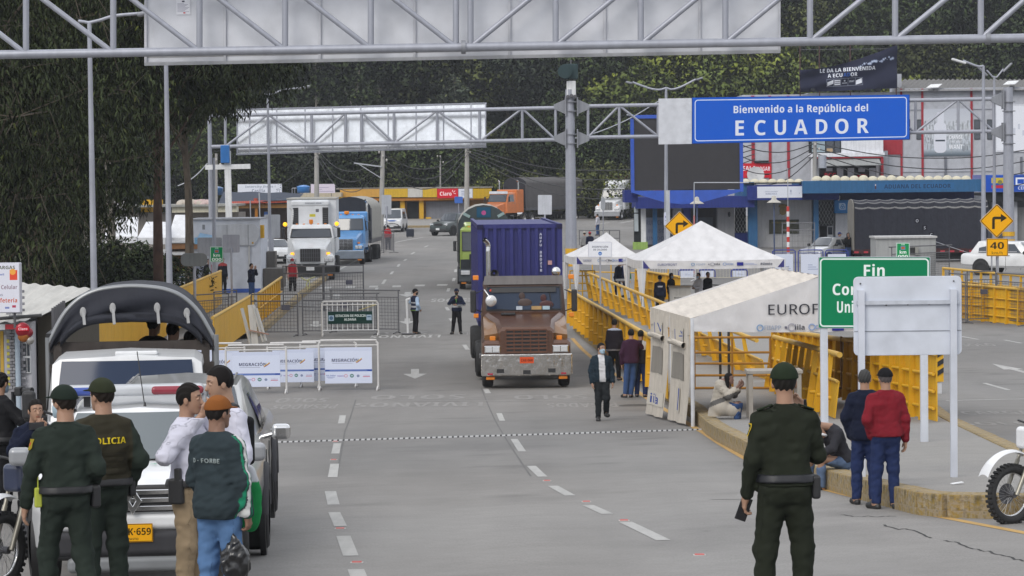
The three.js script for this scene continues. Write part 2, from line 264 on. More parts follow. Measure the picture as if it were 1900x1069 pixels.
function slabOn(name,ptsPx,h,top,face,o={}){
const base=ptsPx.map(([x,y])=>xz(x,y)),pts=[];base.forEach((a,i)=>{const b=base[(i+1)%base.length],L=Math.hypot(a[0]-b[0],a[1]-b[1]),n=Math.max(1,Math.ceil(L/1));for(let k=0;k<n;k++)pts.push([lerp(a[0],b[0],k/n),lerp(a[1],b[1],k/n)]);});
const s=new THREE.ShapeGeometry(new THREE.Shape(pts.map(([x,z])=>new THREE.Vector2(x,-z)))),q=s.toNonIndexed().attributes.position,tp=[];
const put=(a,b,c,n)=>{const L=Math.max(Math.abs(a[1]-b[1]),Math.abs(b[1]-c[1]),Math.abs(a[1]-c[1]));if(L>2&&n){const m=(q,r)=>[(q[0]+r[0])/2,(q[1]+r[1])/2],ab=m(a,b),bc=m(b,c),ca=m(c,a);put(a,ab,ca,n-1);put(ab,b,bc,n-1);put(ca,bc,c,n-1);put(ab,bc,ca,n-1);return;}for(const r of[a,b,c])tp.push(r[0],gy(r[1])+h,r[1]);};
for(let i=0;i<q.count;i+=3)put(...[0,1,2].map((k)=>[q.getX(i+k),-q.getY(i+k)]),4);
const g=new THREE.BufferGeometry();g.setAttribute('position',new THREE.Float32BufferAttribute(tp,3));g.computeVertexNormals();
const grp=new THREE.Group();grp.name=numbered(name);grp.userData.kind='structure';scene.add(grp);
part('paving',g,top,grp);
const stones=o.stones??1.0;let sgn=0;base.forEach((a,i)=>{const b=base[(i+1)%base.length];sgn+=(b[0]-a[0])*(b[1]+a[1]);});sgn=Math.sign(sgn);
base.forEach((a,i)=>{if(o.edges&&!o.edges.includes(i))return;const b=base[(i+1)%base.length],L=Math.hypot(a[0]-b[0],a[1]-b[1]),n=Math.max(1,Math.round(L/stones)),ang=Math.atan2(b[0]-a[0],b[1]-a[1]);
for(let k=0;k<n;k++){const t=(k+.5)/n,x=lerp(a[0],b[0],t),z=lerp(a[1],b[1],t),hh=h+0.02+(R()-.5)*.012,sl=(gy(lerp(a[1],b[1],(k+1)/n))-gy(lerp(a[1],b[1],k/n)));const m=part('kerb_stone',rb(o.kw??.2,hh+.1,Math.hypot(L/n,sl)+(o.lap??-.012),.022),face,grp);const nx=Math.cos(ang)*.06*sgn,nz=-Math.sin(ang)*.06*sgn;m.position.set(x+nx,gy(z)+hh/2-.05,z+nz);m.rotation.order='YXZ';m.rotation.y=ang+(R()-.5)*.01;m.rotation.x=-Math.atan2(sl,L/n);}});
return grp;
}
const paving=new THREE.MeshStandardMaterial({color:new THREE.Color().setRGB(0.29,0.278,0.262),roughness:0.95,map:asphaltTex,bumpMap:T.grit,bumpScale:0.003});
const kerbTex=canv(512,256,(x,w,h)=>{x.fillStyle='#b5a68a';x.fillRect(0,0,w,h);const r=rnd(5);for(let i=0;i<2600;i++){const k=r();x.fillStyle=k<.5?`rgba(176,140,40,${.08 + r() * .25})`:k<.8?`rgba(90,84,70,${.05 + r() * .2})`:`rgba(205,198,185,${.1 + r() * .25})`;const s=2+r()*16;x.fillRect(r()*w,r()*h,s*(0.4+r()),s*(.4+r()*1.6));}});
kerbTex.wrapS=kerbTex.wrapT=THREE.RepeatWrapping;kerbTex.repeat.set(.6,1.2);
const kerbY=new THREE.MeshStandardMaterial({color:new THREE.Color().setRGB(0.62,0.6,0.58),roughness:0.95,map:kerbTex,bumpMap:T.grit,bumpScale:0.006});
slabOn('pavement',[[1318,806],[1335,818],[1400,852],[1462,880],[1530,904],[1600,925],[1668,943],[1712,955],[1760,960],[1850,962],[1960,960],[1960,893],[1900,867],[1830,832],[1762,797],[1735,775],[1640,690],[1540,640],[1430,610],[1290,596],[1230,610],[1100,596],[1068,612],[1100,640],[1216,722],[1290,776]],0.26,paving,kerbY,{edges:[0,1,2,3,4,5,6,7,8,9,10,11,12,13,14,22,23,24,25],kw:.3});
slabOn('pavement',[[330,640],[392,560],[440,525],[470,508],[610,505],[604,520],[560,552],[470,628]],0.2,paving,kerbY,{edges:[5,6],kw:.3});
slabOn('pavement',[[380,590],[330,640],[-300,900],[-500,900],[-300,600],[300,540]],0.12,paving,kerbY,{edges:[1]});
slabOn('pavement',[[620,424],[940,421],[1000,408],[640,405]],0.18,paving,kerbY,{edges:[0,1]});
{const st=ntex(64,(u)=>(u*8%1)<.52?.42:.04,1);st.magFilter=THREE.NearestFilter;
const a=gp(505,822),b=gp(1322,797.5),n=60;
const g=grid(n,6,(u,v)=>{const x=lerp(a.x,b.x,u),z=lerp(a.z,b.z,u),t=v*Math.PI;return[x+Math.cos(t)*-.004,gy(z)+.004+Math.sin(t)*.026,z+Math.cos(t)*.055];});
const uv=g.attributes.uv,L=Math.hypot(a.x-b.x,a.z-b.z);for(let i=0;i<uv.count;i++)uv.setXY(i,uv.getX(i)*L/.92+(uv.getY(i)>.5?.06:0),uv.getY(i));
solo('speed_strip','black and white striped rubber strip laid across the whole road','speed strip',g,new THREE.MeshStandardMaterial({map:st,roughness:.8}),null,0,null,true);
}
{const p=[],ix=[],nx=70,nz=26,f=(x,z)=>{const d=-z;return gy(-262)-0.6+Math.max(0,d-262)*0.36*smooth(255,330,d)+fbm(x*.02,z*.02,4,3)*6*smooth(262,300,d)+(x>30?0:0);};
for(let j=0;j<=nz;j++)for(let i=0;i<=nx;i++){const x=-160+330*i/nx,z=-262-330*j/nz;p.push(x,f(x,z),z);}
for(let j=0;j<nz;j++)for(let i=0;i<nx;i++){const a=j*(nx+1)+i,b=a+1,c=a+nx+1,d=c+1;ix.push(a,b,d,a,d,c);}
const g=new THREE.BufferGeometry();g.setAttribute('position',new THREE.Float32BufferAttribute(p,3));g.setIndex(ix);g.computeVertexNormals();
struct('hill',g,dull([0.035,0.045,0.02]));
globalThis.hillY=f;
}
//  people: distance fields meshed by surface nets
function nets(f,mn,mx,c,color){
const nx=Math.ceil((mx[0]-mn[0])/c)+1,ny=Math.ceil((mx[1]-mn[1])/c)+1,nz=Math.ceil((mx[2]-mn[2])/c)+1,v=new Float32Array(nx*ny*nz),id=new Int32Array(nx*ny*nz).fill(-1);
let q=0;for(let k=0;k<nz;k++)for(let j=0;j<ny;j++)for(let i=0;i<nx;i++)v[q++]=f(mn[0]+i*c,mn[1]+j*c,mn[2]+k*c);
const at3=(i,j,k)=>(k*ny+j)*nx+i,p=[],ix=[],E=[[0,1],[2,3],[4,5],[6,7],[0,2],[1,3],[4,6],[5,7],[0,4],[1,5],[2,6],[3,7]],w=new Float32Array(8);
for(let k=0;k<nz-1;k++)for(let j=0;j<ny-1;j++)for(let i=0;i<nx-1;i++){
let m=0;for(let b=0;b<8;b++){w[b]=v[at3(i+(b&1),j+(b>>1&1),k+(b>>2))];if(w[b]<0)m|=1<<b;}
if(m===0||m===255)continue;
let x=0,y=0,z=0,n=0;for(const[a,b]of E){if((w[a]<0)===(w[b]<0))continue;const t=w[a]/(w[a]-w[b]);x+=(a&1)+t*((b&1)-(a&1));y+=(a>>1&1)+t*((b>>1&1)-(a>>1&1));z+=(a>>2)+t*((b>>2)-(a>>2));n++;}
id[at3(i,j,k)]=p.length/3;p.push(mn[0]+(i+x/n)*c,mn[1]+(j+y/n)*c,mn[2]+(k+z/n)*c);
}
const fc=(a,b,c2,d,flip)=>{if(a<0||b<0||c2<0||d<0)return;flip?ix.push(a,c2,b,a,d,c2):ix.push(a,b,c2,a,c2,d);};
for(let k=1;k<nz-1;k++)for(let j=1;j<ny-1;j++)for(let i=1;i<nx-1;i++){
const s=v[at3(i,j,k)]<0;
if(s!==v[at3(i+1,j,k)]<0)fc(id[at3(i,j-1,k-1)],id[at3(i,j,k-1)],id[at3(i,j,k)],id[at3(i,j-1,k)],!s);
if(s!==v[at3(i,j+1,k)]<0)fc(id[at3(i-1,j,k-1)],id[at3(i,j,k-1)],id[at3(i,j,k)],id[at3(i-1,j,k)],s);
if(s!==v[at3(i,j,k+1)]<0)fc(id[at3(i-1,j-1,k)],id[at3(i,j-1,k)],id[at3(i,j,k)],id[at3(i-1,j,k)],!s);
}
const g=new THREE.BufferGeometry();g.setAttribute('position',new THREE.Float32BufferAttribute(p,3));g.setIndex(ix);g.computeVertexNormals();
if(color){const C=new Float32Array(p.length);for(let i=0;i<p.length;i+=3){const q2=color(p[i],p[i+1],p[i+2]);C[i]=q2[0];C[i+1]=q2[1];C[i+2]=q2[2];}g.setAttribute('color',new THREE.BufferAttribute(C,3));}
return g;
}
function cap1(x,y,z,P){const ax=P[0],ay=P[1],az=P[2],dx=P[3]-ax,dy=P[4]-ay,dz=P[5]-az;let t=((x-ax)*dx+(y-ay)*dy+(z-az)*dz)/(dx*dx+dy*dy+dz*dz+1e-9);t=t<0?0:t>1?1:t;const u=x-ax-t*dx,v=y-ay-t*dy,w=z-az-t*dz;return Math.sqrt(u*u+v*v+w*w)-P[6]-t*(P[7]-P[6]);}
const smin=(a,b,k)=>{const h=k-Math.abs(a-b);return h>0?Math.min(a,b)-h*h/(4*k):Math.min(a,b);};
function field(P,k=.05,inf=0){return(x,y,z)=>{let d=9;for(let i=0;i<P.length;i++){const e=cap1(x,y,z,P[i])-inf;if(e<d+k)d=smin(d,e,k);}return d;};}
function bounds(P,pad){const mn=[9,9,9],mx=[-9,-9,-9];for(const p of P)for(const o of[0,3]){const r=Math.max(p[6],p[7])+pad;for(let a=0;a<3;a++){mn[a]=Math.min(mn[a],p[o+a]-r);mx[a]=Math.max(mx[a],p[o+a]+r);}}return[mn,mx];}
const ell=(x,y,z,c,r)=>{const a=(x-c[0])/r[0],b=(y-c[1])/r[1],d=(z-c[2])/r[2],l=Math.sqrt(a*a+b*b+d*d),m=Math.sqrt((a/r[0])**2+(b/r[1])**2+(d/r[2])**2);return m<1e-6?-Math.min(...r):l*(l-1)/m;};
const skullE=(x,y,z,i)=>ell(x,y,z,[0,.025,-.008],[.076+i,.1+i,.096+i]);
const jawE=(x,y,z,i)=>smin(ell(x,y,z,[0,-.045,.03],[.058+i,.068+i,.062+i]),cap1(x,y,z,[-.012,-.098,.062,.012,-.098,.062,.02+i,.02+i]),.03);
function headF(x,y,z){
let d=smin(skullE(x,y,z,0),jawE(x,y,z,0),.03);
d=smin(d,cap1(x,y,z,[0,.012,.086,0,-.03,.106,.009,.014]),.012);const ax=Math.abs(x);
d=smin(d,cap1(ax,y,z,[.012,.03,.086,.045,.03,.074,.008,.007]),.014);
d=-smin(-d,Math.sqrt((ax-.031)**2+(y-.01)**2+(z-.1)**2)-.018,.012);
d=smin(d,Math.sqrt((ax-.031)**2+(y-.009)**2+(z-.079)**2)-.0125,.003);
d=smin(d,cap1(ax,y,z,[0,-.06,.088,.02,-.061,.08,.008,.005]),.008);
d=smin(d,ell(ax,y,z,[.078,-.008,-.006],[.011,.033,.02]),.008);
return smin(d,cap1(x,y,z,[0,-.05,-.028,0,-.2,-.035,.054,.06]),.03);
}
const headC=(x,y,z)=>{const ax=Math.abs(x);if(z>.07&&Math.hypot(ax-.031,y-.009)<.006)return[.12,.09,.07];if(z>.07&&Math.hypot((ax-.031)*.8,(y-.009)*1.5)<.012)return[1.5,1.6,1.7];if(z>.06&&ax>.013&&ax<.048&&Math.abs(y-.034)<.006)return[.22,.18,.16];if(z>.06&&ax<.024&&Math.abs(y+.061)<.008)return[.85,.55,.52];return[1,1,1];};
const hairF=(o)=>(x,y,z)=>{let d=Math.max(skullE(x,y,z,.009+.003*Math.sin(x*160+y*60)),(z>.036?.045+z*.42:z>-.02?-.012:Math.max(-.07,-.012+(z+.02)*1.2))-y);if(o==='long'){d=smin(d,Math.max(cap1(Math.abs(x),y,z,[.045,.04,-.03,.06,-.16,-.02,.055,.045]),z-.035),.03);}if(o==='tail')d=smin(d,cap1(x,y,z,[0,.0,-.11,0,-.16,-.12,.035,.02]),.03);if(o==='under')d=Math.max(d,y-.05);if(o==='bald')d=Math.max(d,y-.055);return d;};
const capF=(o)=>(x,y,z)=>{let d=Math.max(ell(x,y,z,[0,.03,-.006],[.099,o==='tall'?.126:.114,.117]),.035+z*.05-y);if(o==='beanie')return Math.max(ell(x,y,z,[0,.03,-.008],[.088,.116,.106]),.015+z*.25-y);if(o==='hood')return Math.max(ell(x,y,z,[0,.0,-.03],[.115,.15,.125]),z-.06);d=smin(d,Math.max(ell(x,y,z,[0,.045-z*.12+.01,.085],[.084,.009,.095]),.02-z),.006);if(o==='tall')d=Math.max(d,-(Math.max(Math.hypot(x,(y-.045))-.03,z+.02)));return d;};
const maskF=(x,y,z)=>Math.max(smin(jawE(x,y,z,.008),cap1(x,y,z,[0,-.02,.1,0,-.04,.112,.014,.014]),.02),-.012+z*.02-(.0-y)*0+y-.0,-.118-y,.005-z);
const proto={};
function headGeo(kind,far){const key=kind+far;if(proto[key])return proto[key];const c=far?.012:.0055;const B={head:[headF,[-.11,-.24,-.13],[.11,.15,.14],headC],hair:[hairF('short'),[-.13,-.15,-.15],[.13,.16,.13]],under:[hairF('under'),[-.13,-.15,-.15],[.13,.1,.13]],bald:[hairF('bald'),[-.13,-.15,-.15],[.13,.16,.13]],long:[hairF('long'),[-.15,-.26,-.17],[.15,.16,.13]],tail:[hairF('tail'),[-.13,-.25,-.2],[.13,.16,.13]],cap:[capF(''),[-.13,-.06,-.15],[.13,.17,.21]],tall:[capF('tall'),[-.13,-.06,-.15],[.13,.18,.21]],beanie:[capF('beanie'),[-.13,-.06,-.15],[.13,.18,.15]],hood:[capF('hood'),[-.16,-.2,-.19],[.16,.2,.12]],mask:[maskF,[-.1,-.15,-.02],[.1,.03,.15]]}[kind];return(proto[key]=nets(B[0],B[1],B[2],c,B[3]));}
function handGeo(curl,far){const key='hand'+curl+far;if(proto[key])return proto[key];
const P=[[0,-.015,.012,0,-.08,.028,.017,.015],[0,-.015,-.012,0,-.08,-.028,.017,.013],[0,-.015,0,0,-.08,0,.018,.015],[0,.02,0,0,-.03,0,.026,.022]],Fg=[[],[],[],[],[]];
[[.031,.07],[.011,.078],[-.011,.073],[-.03,.056]].forEach(([z,L],f)=>{let a=curl*.35+.15,p=[0,-.083,z];[.45,.32,.23].forEach((s,i)=>{const q=[p[0]-Math.sin(a)*L*s*1.05,p[1]-Math.cos(a)*L*s*1.05,p[2]+(f-1.5)*-.002];Fg[f].push([...p,...q,.0098-i*.0008,.0092-i*.001]);p=q;a+=curl*.75+.12;});});
Fg[4].push([-.004,-.03,.03,-.014,-.062,.052,.0125,.011],[-.014,-.062,.052,-.022-curl*.012,-.092,.05-curl*.012,.0105,.0085]);
const pf=field(P,.02),ff=Fg.map((q)=>field(q,.006));const f=(x,y,z)=>{let d=9;for(const g of ff)d=Math.min(d,g(x,y,z));return smin(pf(x,y,z),d,.007);};
return(proto[key]=nets(f,[-.11,-.19,-.07],[.05,.06,.09],far?.009:.0045));}
const SKIN=[0.33,0.19,0.125];
function person(label,pos,ry,o={}){
const far=o.far??(pos.isVector3&&-pos.z>60),cell=o.cell??(far?.03:-pos.z>38?.02:.0135),s=(o.h??1.72)/1.72,fat=o.fat??1;
const g=thing('person',label,'person',pos,ry,o.group);g.scale.setScalar(s);
const pel=o.pel??[0,.94,0],ln=o.lean??[0,0],tw=o.twist??0,up=V(ln[0],1,ln[1]).normalize(),ct=Math.cos(tw),st=Math.sin(tw);
const sp=(t,x=0,z=0)=>[pel[0]+up.x*t+x*ct+z*st,pel[1]+up.y*t,pel[2]+up.z*t-x*st+z*ct];
const pl=(x,y=0,z=0)=>[pel[0]+x,pel[1]+y,pel[2]+z];
const shy=.445+(o.shrug??0),shw=(o.shw??.16),S={L:sp(shy,shw,-.012),R:sp(shy,-shw,-.012)};
const off=(a,q)=>[a[0]+q[0],a[1]+q[1],a[2]+q[2]];
const A={},Lg={};
for(const k of['L','R']){const m=k==='L'?1:-1,a=o.arm?.[k];A[k]=a?a:[off(S[k],[m*.036,-.28,-.03]),off(S[k],[m*.05,-.53,.035])];const l=o.leg?.[k];Lg[k]=l?l:[pl(m*.105,-.44,.015),pl(m*.112,-.86,-.02),m*.25];}
const nk=sp(.53,0,-.02),hd=o.head??sp(.69,0,.012),e=(a,b,r,q)=>[...a,...b,r,q];
const torso=(i)=>[e(sp(.36,.066),sp(.12,.056),.1*fat+i,.092*fat+i),e(sp(.36,-.066),sp(.12,-.056),.1*fat+i,.092*fat+i),e(sp(.432,.108,-.012),sp(.432,-.108,-.012),.062+i,.062+i),e(sp(.475,.055,-.025),sp(.475,-.055,-.025),.056+i,.056+i),...(fat>1.04?[e(sp(.17,.03,.05),sp(.1,-.03,.05),.1*fat+i,.1*fat+i)]:[])];
const arm=(k,i,cut=1)=>{const[el,wr]=A[k],w2=wr.map((q,j)=>lerp(el[j],q,cut));return[e(S[k],el,.052+i,.043+i),e(el,w2,.043+i,.032+i)];};
const legp=(k,i)=>{const m=k==='L'?1:-1,[kn,an]=Lg[k];return[e(pl(m*.078,-.04),kn,.088+i,.06+i),e(kn,an,.06+i,.046+i)];};
const hips=(i)=>[e(pl(.06,.03),pl(-.06,.03),.108*(1+(fat-1)*.8)+i,.108*(1+(fat-1)*.8)+i),e(pl(.06,-.03,-.03),pl(-.06,-.03,-.03),.1+i,.1+i)];
const foot=(k,i)=>{const[,an,yaw]=Lg[k],y0=an[1]-.05;const toe=o.toes?.[k]??[an[0]+Math.sin(yaw)*.15,an[1]-.045,an[2]+Math.cos(yaw)*.15],heel=[an[0]-Math.sin(yaw)*.04,y0,an[2]-Math.cos(yaw)*.04];return[e(heel,toe,.038+i,.034+i),e(an,[(an[0]+toe[0])/2,(an[1]+toe[1])/2+.01,(an[2]+toe[2])/2],.045+i,.036+i),e(off(toe,[-.015,0,-.03]),off(toe,[.018,0,-.005]),.036+i,.034+i)];};
const nz=o.folds??(far?0:.009),sd=(pos.x??0)*3.1,fold=(x,y,z)=>nz?nz*(.9*noise(x*7+sd,y*12,z*7)+.8*noise(x*15,y*26+sd+x*9,z*15)+1.5*(.22-Math.abs(noise(x*9+y*5,y*11+sd,z*9)))):0;
const mesh=(name,f,B,color,mat,c2=cell)=>{const geo=nets(f,B[0],B[1],c2,color);const m=part(name,geo,color?mat:mat,g);return m;};
const bp=[...torso(-.006),e(nk,hd,.058,.056),...hips(-.008),...arm('L',-.004),...arm('R',-.004),...legp('L',-.006),...legp('R',-.006),...foot('L',-.006),...foot('R',-.006)];
const bf=field(bp,.05),body=nets(bf,...bounds(bp,.06),Math.max(.02,cell));
const hm=new THREE.Matrix4().compose(V(...hd),new THREE.Quaternion().setFromEuler(new THREE.Euler(o.pitch??0,o.yaw??0,o.roll??0,'YXZ')),V(1,1,1).multiplyScalar(o.headS??.98));
const list=[body,headGeo('head',far).clone().applyMatrix4(hm)];
for(const k of['L','R']){const[el,wr]=A[k],d=v3(wr).sub(v3(el)).normalize(),hq=new THREE.Quaternion().setFromUnitVectors(V(0,-1,0),d),h=o.hand?.[k]??{};hq.multiply(new THREE.Quaternion().setFromAxisAngle(V(0,1,0),(h.tw??0)));if(h.bend)hq.multiply(new THREE.Quaternion().setFromAxisAngle(V(...(h.ax??[0,0,1])),h.bend));const q=handGeo(h.curl??.35,far).clone();if(k==='R'){q.scale(-1,1,1);const ix=q.index.array;for(let i=0;i<ix.length;i+=3){const t=ix[i];ix[i]=ix[i+1];ix[i+1]=t;}q.computeVertexNormals();}list.push(q.applyMatrix4(new THREE.Matrix4().compose(v3(wr).add(d.clone().multiplyScalar(.01)),hq,V(1,1,1))));}
const sk=o.skin??SKIN;part('body',list,mt(sk,.55,0,{vertexColors:true,map:null,k:'skin'}),g);
const upv=(x,y,z)=>(x-pel[0])*up.x+(y-pel[1])*up.y+(z-pel[2])*up.z;const tp=[...hips(.004),...legp('L',.016),...legp('R',.016)],tf0=field(tp,.045),tf=(x,y,z)=>{let d=tf0(x,y,z)+fold(x,y+3,z);d=Math.max(d,upv(x,y,z)-.115);return d;};
const hemL=(k)=>Lg[k][1];
const tcut=(x,y,z)=>{let d=tf(x,y,z);for(const k of['L','R']){const[kn,an]=Lg[k],dv=[an[0]-kn[0],an[1]-kn[1],an[2]-kn[2]],l=Math.hypot(...dv),q=((x-an[0])*dv[0]+(y-an[1])*dv[1]+(z-an[2])*dv[2])/l;if(Math.hypot(x-an[0],y-an[1],z-an[2])<.2)d=Math.max(d,q-.015);}return d;};
g.userData.parts=undefined;delete g.userData.parts;
const TC=o.legs??[.04,.05,.09];mesh(o.legName??'trousers',tcut,bounds(tp,.05),typeof TC==='function'?TC:null,typeof TC==='function'?cloth([1,1,1],{vertexColors:true,k:'vc'}):cloth(TC,{bumpMap:T.fold,bumpScale:far?0:.016}));
const sp1=[...foot('L',.004),...foot('R',.004)];mesh('shoes',(x,y,z)=>{let d=Math.min(field(foot('L',.004),.03)(x,y,z),field(foot('R',.004),.03)(x,y,z));return Math.max(d,Math.min(...['L','R'].map((k)=>Lg[k][1][1]))-.084-y);},bounds(sp1,.03),null,mt(o.shoes??[.02,.02,.02],.5),far?.022:.013);
if(o.top!==null){
const it=o.loose??.02,hem=o.hem??-.02,neck=o.neck??.555,cf=o.sleeve??.97;
const pp=[...torso(it),...(hem<.08?hips(it+.004):[]),...arm('L',it*.75,cf),...arm('R',it*.75,cf)],f0=field(pp,.038);
const extra=o.topAdd?field(o.topAdd.map((q)=>e(sp(q[0],q[1],q[2]),sp(q[3],q[4],q[5]),q[6],q[7]??q[6])),.05):null;
const nf=(x,y,z)=>{const u=upv(x,y,z);let d=f0(x,y,z)+fold(x,y,z);if(extra)d=smin(d,extra(x,y,z),.03);if(o.collar!==0)d=smin(d,cap1(x,y,z,[...sp(.5,0,-.02),...sp(.555,0,-.02),.074,.067]),.03);const nearArm=Math.min(cap1(x,y,z,[...A.L[0],...A.L[1],.06,.06]),cap1(x,y,z,[...A.R[0],...A.R[1],.06,.06]));d=Math.max(d,u-neck);if(nearArm>.02)d=Math.max(d,hem-u);return d;};
const C=o.top??[.1,.1,.12],fn=typeof C==='function';
const m=mesh(o.topName??'jacket',nf,bounds(pp,.06),fn?(x,y,z)=>C(x-pel[0],upv(x,y,z),z-pel[2],[x,y,z]):null,fn?cloth([1,1,1],{vertexColors:true,k:'vc'+(o.gloss??''),roughness:o.gloss??.92}):cloth(C,{roughness:o.gloss??.92,bumpMap:T.fold,bumpScale:far?0:.016,k:'b'+(o.gloss??'')}),o.topCell??cell);
g.userData.f=nf;
if(o.belt){const bp2=[...hips(it+.018),...torso(it+.012)],f2=field(bp2,.05),by=o.beltY??.045;part('belt',nets((x,y,z)=>Math.max(f2(x,y,z),Math.abs(upv(x,y,z)-by)-.026),...bounds(hips(.16),.12),far?.02:.01),mt(o.belt,.5),g);}
}
const hp=(name,kind,mat)=>part(name,headGeo(kind,far).clone().applyMatrix4(hm),mat,g);
if(o.hair!==null)hp('hair',o.hairKind??(o.cap&&o.capKind!=='beanie'?'under':'hair'),cloth(o.hair??[.012,.01,.009],{roughness:.7,k:'h'}));
if(o.cap)hp(o.capName??'cap',o.capKind??'cap',cloth(o.cap));
if(o.mask)hp('face_mask','mask',cloth(o.mask===true?[.35,.5,.62]:o.mask));
const f=g.userData.f;delete g.userData.f;
return{g,f,sp,pl,A,S,hd,hm,s,far};
}
function patch(P,name,c,u,v,w,h,tex,o={}){
const n=v3(u).cross(v3(v)).normalize(),U=v3(u),W=v3(v);
const geo=grid(o.nu??10,o.nv??6,(a,b)=>{const p=v3(c).add(U.clone().multiplyScalar((a-.5)*w)).add(W.clone().multiplyScalar((b-.5)*h)).add(n.clone().multiplyScalar(.16));for(let i=0;i<60;i++){const d=P.f(p.x,p.y,p.z)-(o.off??.006);if(d<.001)break;p.addScaledVector(n,-Math.max(.002,d*.7));if(i>55)break;}return p;});
const m=part(name,geo,tex.isMaterial?tex:print(tex,.85,{alphaTest:o.alpha?.5:0,...(o.alpha?{transparent:true}:{})}),P.g,o.label,true);return m;
}
//  trees
const leafMat=(c,k)=>new THREE.MeshPhysicalMaterial({color:new THREE.Color().setRGB(...c),roughness:.85,side:THREE.DoubleSide,vertexColors:true,specularIntensity:.3});
const barkMat=dull([0.16,0.13,0.1],{map:T.bark,k:'bark'}),barkPale=dull([0.36,0.33,0.29],{map:T.bark,k:'bp'}),barkRed=dull([0.1,0.06,0.045],{map:T.bark,k:'br'});
function foliage(lobes,n,size,o={}){const r=rnd(o.seed??1),p=[],nn=[],c=[],tot=lobes.reduce((s,l)=>s+l[3]*l[4],0);
const U=V(),W=V(),N=V();
for(const l of lobes){
const m=Math.round(n*l[3]*l[4]/tot);
for(let i=0;i<m;i++){
const th=r()*6.283,cz=r()*2-1,s=Math.sqrt(1-cz*cz),rad=Math.pow(r(),.3)*(1+.22*noise(l[0]+Math.cos(th)*s*2.4,l[1]+cz*2.4,l[2]+Math.sin(th)*s*2.4));
const d=V(Math.cos(th)*s,cz,Math.sin(th)*s),x=l[0]+d.x*rad*l[3],y=l[1]+d.y*rad*l[4],z=l[2]+d.z*rad*l[5];
U.set(r()-.5,r()-.5,r()-.5).normalize();if(o.droop)U.lerp(V(0,-1,0),o.droop).normalize();W.set(r()-.5,(r()-.5)*.6,r()-.5).cross(U).normalize();
const L=size*(.55+r()*.9),w=L*(o.thin??.55)*.5;
N.crossVectors(U,W);if(N.dot(d)<0)N.negate();N.multiplyScalar(.3).add(d.clone().multiplyScalar(.75)).add(V(0,.3,0)).normalize();
const tone=(l[6]??1)*(.86+r()*.24)*(1+.6*noise(x*.7,y*.7,z*.7)),yel=r()<(o.tips??.12)&&rad>.8?1:0;
const a=[x-W.x*w,y-W.y*w,z-W.z*w],b=[x+W.x*w,y+W.y*w,z+W.z*w],e=[x+U.x*L,y+U.y*L-L*.1,z+U.z*L],f=[x+U.x*L*.45+W.x*w*1.5,y+U.y*L*.45+W.y*w*1.5,z+U.z*L*.45+W.z*w*1.5];
p.push(...a,...b,...e,...b,...f,...e);const col=yel?(o.tip??[1.9,1.7,1.1]):[1,1,1];for(let k=0;k<6;k++){nn.push(N.x,N.y,N.z);c.push(tone*col[0],tone*col[1],tone*col[2]);}
}
}
const g=new THREE.BufferGeometry();g.setAttribute('position',new THREE.Float32BufferAttribute(p,3));g.setAttribute('normal',new THREE.Float32BufferAttribute(nn,3));g.setAttribute('color',new THREE.Float32BufferAttribute(c,3));return g;
}
function treeProto(o){const r=rnd(o.seed),lobes=[],limbs=[],top=o.h*.93;
const tp=[[0,0,0],[.1*(r()-.5)*o.h*.3,o.h*.3,0],[(r()-.5)*o.h*.08,o.h*.6,(r()-.5)*.6],[(r()-.5)*o.h*.1,top,0]];
const curve=new THREE.CatmullRomCurve3(tp.map(v3)),seg=14;for(let i=0;i<seg;i++){const t0=i/seg,t1=(i+1)/seg;limbs.push(rod(curve.getPoint(t0),curve.getPoint(t1),o.tr*(1-t0*.88),o.tr*(1-t1*.88),8));}
for(let i=0;i<o.lobes;i++){
const t=o.base+(1-o.base)*(i+.5)/o.lobes,y=t*o.h,a=i*2.4+r()*1.2,prof=o.shape==='cone'?(1-(t-o.base)/(1-o.base))*.9+.15:Math.sin(Math.PI*clamp((t-o.base)/(1-o.base)*.82+.16)),rr=o.w/2*prof,rad=rr*(.45+.5*r()),x=Math.cos(a)*rad,z=Math.sin(a)*rad;
const s=rr*(o.lobeS??.5)*(.7+.6*r())+o.w*.04;
lobes.push([x,y,z,s*1.15,s*(o.lobeH??.8),s*1.15,.5+r()*1.0]);
for(let k=0;k<(o.bare??0);k++){const b=r()*6.28,e=[x+Math.cos(b)*s*1.25,y-s*(.2+r()*.9),z+Math.sin(b)*s*1.25],m=[lerp(x,e[0],.6),y+s*.1,lerp(z,e[2],.6)];limbs.push(rod([x,y,z],m,.022,.014,4),rod(m,e,.014,.007,4));}
const st=curve.getPoint(clamp(t-.12));limbs.push(rod(st,[lerp(st.x,x,.55),y-s*.5,lerp(st.z,z,.55)],o.tr*.3,o.tr*.16,5),rod([lerp(st.x,x,.55),y-s*.5,lerp(st.z,z,.55)],[x,y+s*.3,z],o.tr*.16,o.tr*.05,5));
for(let k=0;k<(o.twigs??2);k++){const b=r()*6.28;limbs.push(rod([x,y,z],[x+Math.cos(b)*s*1.1,y+(r()-.3)*s,z+Math.sin(b)*s*1.1],o.tr*.06,o.tr*.02,4));}
}
if(o.extra)lobes.push(...o.extra);
return{trunk:mg(limbs),crown:foliage(lobes,o.n,o.leaf,o)};
}
const treeCount=[];
function tree(P,name,label,pos,sc,ry,leaf,bark,group){
const g=thing(name,label,'tree',pos,ry,group);g.scale.set(sc*(0.95+R()*.1),sc,sc*(0.95+R()*.1));
shared('trunk',P.trunk,bark,g);shared('crown',P.crown,leaf,g);return g;
}
